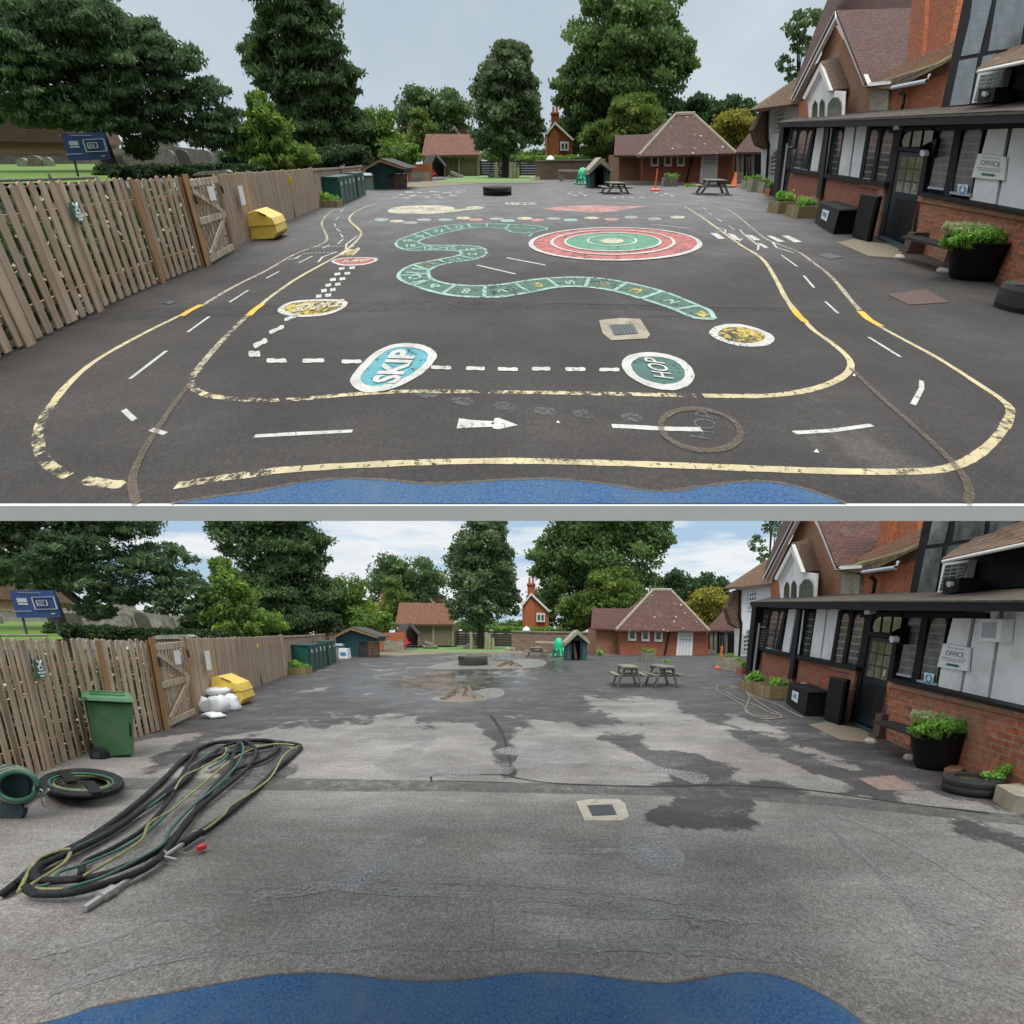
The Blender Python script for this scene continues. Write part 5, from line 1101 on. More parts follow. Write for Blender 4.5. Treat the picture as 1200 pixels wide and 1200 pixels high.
def yard_things(P):
    kd = P.kd; g = P.g; isA = P.key == 'A'
    # grit bin
    fx, fy = (0, 0)
    b = g(309, 281.5); U = P.mpp(b.y); t = thing(P, 'grit_bin', LB(P, 'yellow plastic grit bin with sloping lid by fence'), 'grit bin', b)
    def q(px, py, d=0): p = P.pt(px, py, b.y); return p+Vector((0, d, 0))
    D = .55*kd; v = Vector((-.12, D, 0))
    mb = MB(P); lo = [q(295,281.5), q(321,280), q(325.5,273), q(322.5,264), q(292.5,266)]; mb.prism(lo, v); mb.done('base', M['yellow_plastic'], t, bevel=.015)
    mb = MB(P); mb.prism([q(291.5,266.5,-.02), q(323.5,264,-.02), q(318.5,255,-.02), q(298.5,246,-.02), q(291,249,-.02)], v*1.02); ld = mb.done('lid', M['yellow_plastic'], t, bevel=.015)
    mb = MB(P); mb.bar(q(302,248.3,-.03), q(312,252.5,-.03), .03, .02); mb.done('handle', M['rust_cover'], ld)
    # planter by the cabinets, cabinets
    planter(P, 372, 395, 235.5, 243, 'low wooden planter with leafy plants beside green cabinets', d=.5, top=9, n=420)
    cab = [('storage_cabinet','longest dark green metal cabinet nearest the viewer',[(399.5,240.5),(373.5,240),(398,226),(418,232.5)],(401,209.5),(373,212),(418,205.5),True),
           ('storage_cabinet','smaller dark green metal cabinet behind the longest one',[(419.5,232),(409,230),(419,222),(428.5,227)],(419.5,205),(409,206),(428.5,202.5),False)]
    for nm, lab, ft, t1, t0, t2, big in cab:
        a, l, bk, r = [g(*x) for x in ft]; bk = l+(r-a)
        h = P.zat(a, t1[1], t1[0]); t = thing(P, nm, LB(P, lab), 'cabinet', a, GR(P, 'green cabinets'))
        mb = MB(P); up = Vector((0,0,h)); mb.hexa([a, r, bk, l], [a+up, r+up, bk+up, l+up]); mb.done('body', M['green_metal'], t)
        mb = MB(P); ex = Vector((.04,-.08,0)); up2 = Vector((0,0,h+.05)); mb.hexa([a+up+ex, r+up+ex*.5, bk+up, l+up-ex*.3], [a+up2+ex, r+up2+ex*.5, bk+up2, l+up2-ex*.3]); mb.done('lid', M['green_metal_dark'], t)
        n = 4 if big else 2; off = Vector((.012, -.01, 0))
        for k in range(n):
            p0, p1 = a.lerp(r, (k+.06)/n), a.lerp(r, (k+.94)/n); mb = MB(P); mb.prism([p0+off+Vector((0,0,h*.05)), p1+off+Vector((0,0,h*.05)), p1+off+Vector((0,0,h*.96)), p0+off+Vector((0,0,h*.96))], (.03,0,0)); dr = mb.done('door', M['green_metal_dark'], t)
            mb = MB(P); m_ = p0.lerp(p1, .5)+off+Vector((.04,-.01,0)); s_ = (p1-p0)*.10; mb.prism([m_-s_+Vector((0,0,h*.74)), m_+s_+Vector((0,0,h*.74)), m_+s_+Vector((0,0,h*(.92 if k > 1 else .86))), m_-s_+Vector((0,0,h*(.92 if k > 1 else .86)))], (.01,0,0)); mb.done('label_plate', M['sign_white'], dr)
    b = g(432, 222); t = thing(P, 'garden_chest', LB(P, 'pale grey green chest beside playhouse'), 'chest', b)
    mb = MB(P, b); w = P.mpp(b.y)*5; h = P.zat(b, 205.5)/P.kz; mb.box(-w, w, 0, 1.2, 0, h); mb.done('body', M['pale_box'], t); mb = MB(P, b); mb.box(-w*1.15, w*1.15, -.05, 1.25, h, h+.14, .1, .1); mb.done('lid', M['sign_grey'], t)
    # tall signboard beyond the fence
    Y = P.Yv(20); b = P.pt(430.5, 206, Y); b.z = 0; t = thing(P, 'notice_board', LB(P, 'small pale notice board on a pole beyond fence'), 'sign', b)
    mb = MB(P); mb.prism([P.pt(428,176,Y), P.pt(433,175.5,Y), P.pt(434,188.5,Y), P.pt(429,189,Y)], (0,.1,0)); mb.done('board', M['sign_grey'], t); mb = MB(P); mb.bar(b, P.pt(431,189,Y), .09); mb.done('pole', M['pole_metal'], t)
    # playhouse with porch
    b = g(452, 221.5); t = thing(P, 'playhouse', LB(P, 'teal wooden playhouse with porch and shingle roof'), 'playhouse', b); Y = b.y
    def f(px, py, d=0): return P.pt(px, py, Y)+Vector((0, d, 0))
    D = 1.7*kd
    mb = MB(P); mb.prism([f(428,221.5), f(454,221.5), f(454,204), f(474,203), f(474,196), f(447,188), f(428,198)], (0,D,0)); mb.done('wall', M['teal_wood'], t)
    mb = MB(P)
    for k in range(7): mb.bar(f(428,202+k*2.8,-.03), f(453.5,202+k*2.8,-.03), .02, .03)
    mb.done('cladding', M['green_metal_dark'], t)
    mb = MB(P); mb.prism([f(453.8,204,.1), f(462,203.5,.1), f(462,221.5,.1), f(453.8,221.5,.1)], (0,.2,0)); mb.done('doorway', M['brown_inside'], t)
    mb = MB(P); mb.prism([f(463,204,.1), f(476,203,.1), f(476,221,.1), f(463,221.5,.1)], (0,.2,0)); mb.done('porch_back', M['brick_buff'], t)
    mb = MB(P); mb.prism([f(425,198.8,-.5), f(446.5,187.2,-.5), f(476.5,197.5,-.5), f(476.5,199.5,-.5), f(446.5,189.8,-.5), f(425.5,201,-.5)], (0,.12,0)); mb.done('bargeboard', M['post_wood'], t)
    mb = MB(P); a, c, d_ = f(446.5,186.8,-.5), f(477.5,198,-.5), f(424.5,199.5,-.5); bk = Vector((.15,D+.8,0)); mb.prism([a, c, c+bk, a+bk], (0,0,.05)); mb.prism([a, a+bk, d_+bk, d_], (0,0,.05)); mb.done('roof', M['shingle_grey'], t)
    mb = MB(P)
    for x in (454, 463, 470, 477): mb.bar(f(x,221.5 if x < 470 else 220,-.3), f(x,201 if x in (463,477) else 211,-.3), .07)
    for y in (211.5, 220): mb.bar(f(454,y,-.3), f(477,y-.8,-.3), .06)
    for k in range(9): mb.bar(f(455+k*2.6,220.5,-.3), f(455+k*2.6,212,-.3), .035)
    mb.done('railing', M['slate_wood'], t)
    # kennel style den
    b = g(705, 220 if isA else 219.5); t = thing(P, 'play_den', LB(P, 'dark blue green wooden den with pale gabled roof'), 'playhouse', b); Y = b.y
    D = 1.3*kd
    mb = MB(P); mb.prism([f(691.5,219.8), f(697.5,220), f(697.5,197), f(707.5,197), f(707.5,220.3), f(714.5,220), f(715,196), f(703.5,186.5), f(692,198)], (0,D,0)); mb.done('wall', M['slate_wood'], t)
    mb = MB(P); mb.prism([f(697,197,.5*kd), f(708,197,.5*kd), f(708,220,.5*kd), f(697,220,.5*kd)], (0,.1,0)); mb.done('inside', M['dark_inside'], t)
    mb = MB(P); mb.bar(f(693.5,219,-.03), f(693.5,199,-.03), .14, .03); mb.bar(f(712,219,-.03), f(712,199,-.03), .14, .03); mb.done('trim', M['teal_wood'], t)
    mb = MB(P); a, c, d_ = f(703.8,184.3,-.3), f(717.5,197,-.3), f(689.5,199.5,-.3); bk = Vector((0,D+.5,0)); dn = Vector((0,0,-.2)); mb.prism([a, c, c+dn, a+dn*1.3, d_+dn, d_], bk); mb.done('roof', M['concrete'], t)
    if not isA:
        b2 = f(702.5, 218.5, .1); t2 = MB(P); t2.bar(b2, f(700.5,200,.3), .16, .05); t2.done('leaning_board', M['rust_cover'], None, LB(P, 'reddish board leaning inside the den doorway'), 'board', base=b2)
    # green octopus-like inflatable drape
    b = g(682, 216); t = thing(P, 'octopus_sculpture', LB(P, 'shiny green octopus shaped play sculpture'), 'sculpture', b); U = P.mpp(b.y); s = U*9.5; H = P.zat(b, 196)/P.kz
    mb = MB(P, b); w = [1+.09*math.sin(k*5) for k in range(16)]; mb.lathe([(s*.42,H*.3),(s*.55,H*.5),(s*.5,H*.75),(s*.3,H*.95),(0,H)], 16, wob=w); mb.done('head', M['toy_green'], t, smooth=True)
    for k in range(8):
        a = 2*math.pi*(k+.3)/8; ca, sa = math.cos(a), math.sin(a); mb = MB(P, b)
        mb.tube([(s*.35*ca, s*.35*sa, H*.5), (s*.6*ca, s*.6*sa, H*.32), (s*.72*ca, s*.72*sa, H*.12), (s*.98*ca, s*.98*sa, .05), (s*1.1*ca, s*1.1*sa, .09)], [s*.2, s*.18, s*.15, s*.1, s*.05], 8); mb.done('tentacle', M['toy_green'], t, smooth=True)
    # stone bench against far wall
    b = g(673, 212.2); t = thing(P, 'wall_bench', LB(P, 'low pale topped bench against far brick wall'), 'bench', b); Y = b.y
    mb = MB(P); mb.prism([f(655.5,199,0), f(690,199.3,0), f(690,201.3,0), f(655.5,201.3,0)], (0,.5*kd,0)); mb.done('seat', M['concrete_pale'], t); mb = MB(P)
    for x in (658, 687): mb.prism([f(x-2,201.3,.1), f(x+2,201.3,.1), f(x+2,212,.1), f(x-2,212,.1)], (0,.3*kd,0))
    mb.done('leg', M['stone_grey'], t)
    planter(P, 778.5, 793, 208.5, 218.5, 'grey wooden planter under the outbuilding windows', mat='grey_wood', d=.6, top=5, n=160, leaf=1.0, pm='leaf_hedge_light')
    # hip building weeds
    for x, y in ((729,212),(808,217)):
        b = g(x, y+1.5); foliage(P, 'weed_clump', None, [(x, y-(2 if x < 760 else -.3), 4 if x < 760 else 8, 4.5 if x < 760 else 1.2)], b.y-.1, 160, M['leaf_plant'], .9, x, base=b, sub=.5, tg=dict(label=LB(P, 'green weeds growing at outbuilding wall foot '+('left corner' if x < 760 else 'beside drainpipe')), cat='plant'))
    # concrete troughs near the porch
    for i, (x0, x1, y0, y1, lab) in enumerate(((873,879,208,221,'leftmost pale concrete trough by link porch'),(880,893,207,224.5,'middle pale trough with green plants by porch'),(894,901,211,226,'rightmost pale trough by the office corner'))):
        planter(P, x0, x1, y0+3, y1, lab, mat='concrete', d=.5, top=4.5, n=130, leaf=1.0, pm='leaf_hedge_light', name='plant_trough')
    planter(P, 901, 910, 221, 229, 'terracotta pot with fern at the office corner', mat='terracotta', d=.35, top=8, n=200, leaf=1.1, name='plant_pot')
    # planters, chest, tall box beside the office wall
    planter(P, 911, 928, 237 if isA else 238, 250, 'small wooden planter with bushy green fern', d=.5, top=13, n=900, leaf=1.3)
    planter(P, 934, 954, 242, 255.5, 'wooden planter with mauve flowers beside black chest', d=.5, top=11, n=800, leaf=1.2, flowers='petal_mauve')
    b = g(915, 247); t = thing(P, 'garden_bench', LB(P, 'weathered wooden slatted seat end behind planters'), 'bench', b)
    mb = MB(P); Y = b.y
    for k in range(3): mb.prism([f(910,229+k*4,.1), f(925,232+k*4,1.5), f(925,235+k*4,1.5), f(910,232+k*4,.1)], (0,.1,0))
    mb.done('back_slats', M['grey_wood'], t); mb = MB(P); mb.bar(f(910.5,228), f(910.5,247), .06); mb.done('leg', M['grey_wood'], t)
    ft = [(954,263),(984,273.5),(1001,272),(975,258.5)]
    a, r_, r2, l2 = [g(*x) for x in ft]; h = P.zat(r_, 246, 984)*1.0
    a = g(954.5,261); c = g(976,274.5); d2 = g(1001,273.8); e2 = a+(d2-c)
    t = thing(P, 'storage_chest', LB(P, 'low black storage chest with small white label'), 'chest', c); up = Vector((0,0,h))
    mb = MB(P); mb.hexa([a, c, d2, e2], [a+up, c+up, d2+up, e2+up]); mb.done('body', M['black_plastic'], t, bevel=.01)
    mb = MB(P); mb.hexa([a+up+Vector((-.02,-.02,0)), c+up+Vector((-.02,-.05,0)), d2+up+Vector((.02,-.03,0)), e2+up], [a+up*1.06, c+up*1.06, d2+up*1.06, e2+up*1.06]); mb.done('lid', M['black_timber'], t)
    mb = MB(P); o = Vector((-.02,-.02,0)); l0, l1 = a.lerp(c,.30), a.lerp(c,.62); mb.prism([l0+o+up*.38, l1+o+up*.36, l1+o+up*.82, l0+o+up*.80], (-.008,0,0)); lb_ = mb.done('label_plate', M['sign_white'], t)
    mb = MB(P); o2 = Vector((-.035,-.03,0)); mb.bar(l0.lerp(l1,.2)+o2+up*.68, l0.lerp(l1,.8)+o2+up*.66, .006, .03); mb.bar(l0.lerp(l1,.2)+o2+up*.58, l0.lerp(l1,.8)+o2+up*.56, .006, .03); mb.done('lettering', M['poster_blue'], lb_)
    c = g(1017,284); a = g(998,276.5); d2 = c+Vector((.13,.1,0)); e2 = a+(d2-c); h = P.zat(c, 230, 1028)
    t = thing(P, 'tall_cabinet', LB(P, 'tall narrow black cabinet beside the office door'), 'cabinet', c); up = Vector((-.11*h if isA else 0,0,h))
    mb = MB(P); mb.hexa([a, c, d2, e2], [a+up, c+up, d2+up, e2+up]); mb.done('body', M['black_plastic'], t, bevel=.01)
    mb = MB(P); o = Vector((-.01,-.01,0)); mb.prism([a.lerp(c,.06)+o+up*.04, a.lerp(c,.94)+o+up*.04, a.lerp(c,.94)+o+up*.96, a.lerp(c,.06)+o+up*.96], (-.01,0,0)); mb.done('door', M['black_timber'], t)
    # pebble pad and doorstep
    mb = MB(P); z = LAY[P.key]*3; mb.prism([P.g(x, y, z) for x, y in ((981,284),(1000,280),(1062,289),(1063,293),(1048,302),(1018,300))], (0,0,-z*.7)); o = mb.done('pebble_pad', M['pebble_pad']); o['kind'] = 'structure'
    mb = MB(P); z = .035; mb.prism([P.g(x, y, z) for x, y in ((1028,277),(1036,276.5),(1068,289),(1060,292))], (0,0,-z*.9)); mb.done('door_step', M['slate_wood'], None, LB(P, 'dark threshold step below the office door'), 'step')
    # bench: slats on two stone legs
    b = g(1066, 300); t = thing(P, 'slatted_bench', LB(P, 'dark slatted bench on stone blocks by the office wall'), 'bench', b)
    zt = .44*P.kz*.9
    for k in range(5):
        mb = MB(P); s_ = Vector((-.085*k, 0, 0)); a = P.g(1058, 277.5, zt)+s_*0; e = P.g(1122, 293.5, zt)
        a = a+Vector((.13-.062*(k-2), 0, 0)); e = e+Vector((.13-.062*(k-2), 0, 0)); mb.bar(a, e, .05, .03); mb.done('slat', M['bench_dark'], t)
    for x, y in ((1061,296),(1108,318)):
        p = P.g(x, y); mb = MB(P, p); mb.box(-.02,.26,-.05,.05,0,.38); mb.box(-.06,.3,-.07,.07,0,.05); mb.done('leg', M['rust_cover'], t)
    # half barrel pot
    b = g(1140, 326.5); U = P.mpp(b.y); t = thing(P, 'round_pot', LB(P, 'large black round pot with green lavender bush'), 'planter', b); r = U*32; h = P.zat(g(1143,336), 281, 1143)/P.kz*.86; sl = (.30 if isA else .2)*h*P.kz
    mb = MB(P, b); mb.lathe([(r*.74,0),(r*.80,h*.1),(r*.96,h*.93),(r*1.02,h*.95),(r*1.02,h),(r*.93,h),(r*.90,h*.9),(0,h*.88)], 36, lean=sl, sq=.45); mb.done('pot', M['black_plastic'], t, smooth=False)
    mb = MB(P, b)
    mb.lathe([(r*.9,h*.89),(0,h*.93)], 20, cx=-sl, lean=0, sq=.45); mb.done('soil', M['soil'], t)
    foliage(P, 'plant', t, [(1144,281,35,13),(1128,276,22,11),(1162,279,20,12),(1112,283,10,8),(1140,270,18,8)], b.y-.1, 9000, M['leaf_plant'], 1.7, 91, asp=1.9, sub=.35, depth=.7)
    foliage(P, 'flower_heads', t, [(1126,267,22,8),(1150,270,18,7)], b.y-.12, 1500, M['leaf_grey'], 1.3, 92, asp=2.4, sub=.4, depth=.7, fill=.3)
    # stones below the bench
    for i, (x, y, r) in enumerate(((1104,319,5),(1054,303,4.5))):
        b = g(x, y); U = P.mpp(b.y); mb = MB(P, b); mb.lathe([(U*r,0),(U*r*1.1,.03),(U*r*.7,.07),(0,.08)], 9, wob=[R_.uniform(.7,1.2) for _ in range(9)]); mb.done('loose_stone', M['concrete_pale'], None, LB(P, ('pale stone by the far bench leg', 'pale stone between bench and round pot')[i == 0]), 'stone')
    # covers
    cover(P, [(1040,345),(1084,338.5),(1113,354),(1066,357)], None, 'rust_cover' if isA else 'rust_cover_pale', '', 'drain_cover', LB(P, 'rusty rectangular cover set in asphalt before pot'), 'drain cover')
    cover(P, [(958,298.5),(972,296.5),(989,301),(974,303.5)], None, 'cast_iron', '', 'drain_cover', LB(P, 'small grey drain cover near the planters'), 'drain cover')
    # ---------------- churchyard
    Y = P.Yv(22)
    t = thing(P, 'church_hall', LB(P, 'yellow stone church building behind pine tree'), 'building', P.pt(40, 200, Y))
    mb = MB(P); mb.prism([P.pt(x, y, Y) for x, y in ((-120,163),(82,167),(82,182),(-120,180))], (0,4*kd,0)); mb.done('wall', M['stone_yellow'], t)
    mb = MB(P); mb.prism([P.pt(x, y, Y) for x, y in ((-120,179.5),(125,181),(125,198),(-120,199))], (0,4.2*kd,0)); mb.done('plinth', M['stone_grey'], t)
    mb = MB(P); mb.prism([P.pt(x, y, Y-.6) for x, y in ((-120,163.5),(86,167.5),(60,120),(-120,110))], (0,4*kd,0)); mb.done('roof', M['tile_brown'], t)
    t = thing(P, 'stone_tower', LB(P, 'pale stone wall glimpsed under pine branches'), 'wall', P.pt(225, 200, Y))
    mb = MB(P); mb.prism([P.pt(x, y, Y+3) for x, y in ((128,196),(128,176),(182,168),(195,150),(205,172),(240,176),(290,178),(290,196))], (0,.5*kd,0)); mb.done('masonry', M['stone_grey'], t)
    for i, (x0, x1, y0, y1, m_, tl, lab) in enumerate(((37,52,182,200,'grave_brown',.0,'brown broad rounded gravestone on the lawn'),(54,64,184,200,'grave_grey',0,'pale lichened gravestone beside the brown one'),(196,207,176,194,'grave_grey',.05,'first grey gravestone left of dark leaning one'),(212,226,175,194,'grave_dark',.22,'dark leaning gravestone above the hedge'),(240,252,176,194,'grave_grey',.1,'grey gravestone right of dark leaning one'),(264,275,179,194,'grave_grey',0,'rightmost grey round topped gravestone'),(22,35,185,199,'grave_grey',0,'low square gravestone at far left'))):
        Yg_ = P.Yv(27); b = P.pt((x0+x1)/2, y1, Yg_); w = (x1-x0)*P.mpp(Yg_); h = (P.pt(x0, y0, Yg_).z-b.z)/P.kz
        mb = MB(P, b); pr = [(-w/2,0),(w/2,0),(w/2,h*.7)]+[(w/2*math.cos(a_), h*.7+h*.3*math.sin(a_)) for a_ in (.4,.8,1.2,1.57,1.94,2.34,2.74)]+[(-w/2,h*.7)]
        mb.prism([(x_-tl*z_*1.0, 0, z_) for x_, z_ in pr], (0,.18,0)); mb.done('gravestone', M[m_], None, LB(P, lab), 'gravestone', GR(P, 'churchyard gravestones'))
    Yh = P.Yv(48)
    t = thing(P, 'stone_tomb', LB(P, 'grey chest tomb slab showing above fence'), 'tomb', P.pt(247, 210, Yh))
    mb = MB(P); mb.prism([P.pt(x, y, Yh) for x, y in ((226,203.5),(235,200.5),(264,199),(268,201.5),(266,204),(226,206))], (0,.6,0)); mb.done('slab', M['grave_grey'], t); mb = MB(P); mb.prism([P.pt(x, y, Yh+.05) for x, y in ((229,205),(264,203),(264,215),(229,215))], (0,.45,0)); mb.done('base', M['grave_dark'], t)
    t = thing(P, 'rail_gate', LB(P, 'old rustic wooden rail gate behind picket fence'), 'gate', P.pt(60, 220, Yh))
    mb = MB(P); f2 = lambda x, y: P.pt(x, y, Yh)
    mb.tube([f2(-60,213), f2(58,210), f2(115,208)], .045, 7); mb.tube([f2(57,203.5), f2(66,222)], .06, 7); mb.tube([f2(57,222), f2(59,206)], .06, 7); mb.tube([f2(-60,222), f2(110,216)], .04, 7); mb.done('rails', M['grey_wood'], t)
    # hedge
    Yh = P.Yv(40); b = P.pt(200, 212, Yh); b.z = 0
    el = [(122+i*13.5, 201.5-i*.1, 13, 9.5) for i in range(14)]
    foliage(P, 'clipped_hedge', None, el, Yh, 26000, M['leaf_hedge'], 1.3, 5, base=b, sub=.35, fill=.7, depth=.35, tg=dict(label=LB(P, 'dark clipped yew hedge between graves and fence'), cat='hedge'))
    Yh = P.Yv(15.6); b = P.pt(650, 205, Yh); b.z = 0
    foliage(P, 'garden_hedge', None, [(612+i*7, 185.5, 6, 3.2) for i in range(12)], Yh, 2400, M['leaf_hedge_light'], 1.2, 6, base=b, sub=.5, fill=.4, tg=dict(label=LB(P, 'bright green hedge above the far brick wall'), cat='hedge'))
    # church notice board
    Yn = P.Yv(44); b = P.pt(105, 212, Yn); t = thing(P, 'church_board', LB(P, 'large blue notice board with white panels, tilted'), 'sign', b); f3 = lambda x, y, o=0: P.pt(x, y, Yn-o)
    mb = MB(P); mb.prism([f3(72,156.5), f3(121,155), f3(128.5,186.5), f3(81,188.5)], (0,.12,0)); mb.done('board', M['sign_blue'], t)
    for px in ([(80,165.5),(91,165),(92.5,170),(81.5,170.5)], [(82,171.3),(93,171),(93.5,173),(82.5,173.3)], [(118.5,182),(123,181.8),(123.3,183),(118.8,183.2)]):
        mb = MB(P); mb.prism([f3(x, y, .03) for x, y in px], (0,.02,0)); mb.done('panel', M['sign_grey'], t)
    mb = MB(P)
    for a_, c_ in (((97,164),(121,162.5)),((121,162.5),(125.3,176.8)),((125.3,176.8),(101.5,178)),((101.5,178),(97,164)),((102,167.5),(113,166.8)),((113,166.8),(115,173)),((115,173),(104,174)),((104,174),(102,167.5))): mb.bar(f3(*a_,.05), f3(*c_,.05), .05, .02)
    for k in range(3): mb.bar(f3(104.5,169+k*1.6,.05), f3(111,168.8+k*1.6,.05), .03, .02)
    mb.done('frame', M['sign_grey'], t)
    mb = MB(P)
    for k in range(9): mb.bar(f3(82+k*2.9,158.6,.05), f3(83.6+k*2.9,158.5,.05), .035, .02)
    mb.bar(f3(77,181,.05), f3(97,180,.05), .02, .02)
    mb.done('lettering', M['sign_grey'], t)
    mb = MB(P)
    for x, y in ((87,188),(122.5,186.5)): mb.tube([f3(x, y-1,-.15), f3(x+5.5, y+22,-.15)], .05, 8)
    mb.done('post', M['cast_iron'], t)

# ------------------------------------------------------------------ trees
def trees(P):
    K = dict(); gg = GR(P, 'trees around the yards')
    def T(*a, **k): return tree(P, *a, group=gg, **k)
    el = [(60,60,75,30),(10,95,75,32),(130,40,70,26),(140,100,80,22),(165,172,26,18),(192,158,32,12),(90,120,80,26),(40,70,70,30),(160,50,50,28),(60,135,75,18),(200,70,50,26),(185,125,60,20),(235,110,42,22),(255,140,35,20),(130,145,75,15),(20,40,70,30),(250,165,40,14),(-40,60,60,40),(-45,125,60,25),(75,20,90,22),(150,70,70,25),(215,150,45,16)]
    if P.key == 'A': el += [(60,0,90,20)]
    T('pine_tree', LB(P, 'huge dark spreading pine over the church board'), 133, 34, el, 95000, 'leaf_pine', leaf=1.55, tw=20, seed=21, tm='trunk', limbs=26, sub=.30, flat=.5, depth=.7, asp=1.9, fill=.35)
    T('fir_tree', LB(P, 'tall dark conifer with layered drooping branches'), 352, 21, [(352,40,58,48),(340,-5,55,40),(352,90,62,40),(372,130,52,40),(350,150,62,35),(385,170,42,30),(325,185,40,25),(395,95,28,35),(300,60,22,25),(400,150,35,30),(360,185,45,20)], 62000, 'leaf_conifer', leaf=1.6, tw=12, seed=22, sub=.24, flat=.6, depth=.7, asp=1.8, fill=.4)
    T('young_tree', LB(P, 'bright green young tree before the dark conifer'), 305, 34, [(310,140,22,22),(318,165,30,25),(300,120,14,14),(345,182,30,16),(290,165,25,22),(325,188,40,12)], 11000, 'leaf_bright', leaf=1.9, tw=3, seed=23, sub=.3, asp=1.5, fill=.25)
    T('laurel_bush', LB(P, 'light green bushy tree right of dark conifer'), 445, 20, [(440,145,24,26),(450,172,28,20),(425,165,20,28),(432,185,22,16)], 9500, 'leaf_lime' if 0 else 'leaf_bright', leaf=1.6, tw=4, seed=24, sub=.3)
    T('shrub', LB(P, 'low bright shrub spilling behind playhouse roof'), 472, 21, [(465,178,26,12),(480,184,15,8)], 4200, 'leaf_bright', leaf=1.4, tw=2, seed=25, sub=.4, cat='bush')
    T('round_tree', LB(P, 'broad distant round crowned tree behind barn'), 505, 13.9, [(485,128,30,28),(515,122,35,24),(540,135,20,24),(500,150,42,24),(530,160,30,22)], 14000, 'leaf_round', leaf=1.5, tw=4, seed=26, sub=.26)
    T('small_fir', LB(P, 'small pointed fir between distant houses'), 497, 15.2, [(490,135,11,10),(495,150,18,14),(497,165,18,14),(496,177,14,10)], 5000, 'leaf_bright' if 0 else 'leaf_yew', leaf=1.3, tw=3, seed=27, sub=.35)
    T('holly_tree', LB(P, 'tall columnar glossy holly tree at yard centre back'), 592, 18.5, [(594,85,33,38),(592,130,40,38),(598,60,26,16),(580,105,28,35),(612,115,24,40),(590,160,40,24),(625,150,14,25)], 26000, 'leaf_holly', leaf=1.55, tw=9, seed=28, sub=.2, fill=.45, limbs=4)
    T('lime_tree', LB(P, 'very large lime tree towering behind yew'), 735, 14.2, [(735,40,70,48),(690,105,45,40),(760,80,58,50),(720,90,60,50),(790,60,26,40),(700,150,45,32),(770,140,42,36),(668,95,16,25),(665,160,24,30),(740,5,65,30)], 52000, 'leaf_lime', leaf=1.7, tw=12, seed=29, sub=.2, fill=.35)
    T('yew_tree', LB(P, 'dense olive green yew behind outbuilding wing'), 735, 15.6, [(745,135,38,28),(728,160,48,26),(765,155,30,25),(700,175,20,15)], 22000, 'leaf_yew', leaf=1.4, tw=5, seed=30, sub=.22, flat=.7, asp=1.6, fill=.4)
    T('dark_yew', LB(P, 'dark yew left of pair behind hipped roof'), 832, 14, [(822,125,24,18),(836,140,30,22),(812,140,18,20)], 8000, 'leaf_yewdark', leaf=1.4, tw=4, seed=31, sub=.25)
    T('dark_yew', LB(P, 'dark yew right of pair behind golden tree'), 868, 14.1, [(862,122,22,14),(872,132,20,18),(850,135,20,20)], 6000, 'leaf_yewdark', leaf=1.4, tw=4, seed=32, sub=.25)
    T('golden_tree', LB(P, 'golden green rounded tree beside outbuilding roof'), 862, 15, [(862,145,28,20),(850,158,25,16),(875,150,18,18),(865,165,30,12)], 9000, 'leaf_gold', leaf=1.4, tw=4, seed=33, sub=.3)
    T('sparse_tree', LB(P, 'thin sparse tree behind the office gable'), 935, 19, [(935,35,18,14),(950,20,26,12),(922,75,12,12),(945,55,18,14),(930,92,12,8)], 1700, 'leaf_round', leaf=1.6, tw=4, seed=34, sub=.2, fill=.15)
    T('backdrop_shrub', LB(P, 'shrubs closing the gap beyond the dark fence'), 590, 14.3, [(575+i*16, 183, 14, 9) for i in range(6)], 4200, 'leaf_lime', leaf=1.4, tw=2, seed=35, cat='bush')
    T('backdrop_shrub', LB(P, 'dark undergrowth between young tree and conifer'), 330, 27, [(270+i*17, 184, 18, 16) for i in range(10)], 14000, 'leaf_hedge', leaf=1.5, tw=2, seed=36, cat='bush')
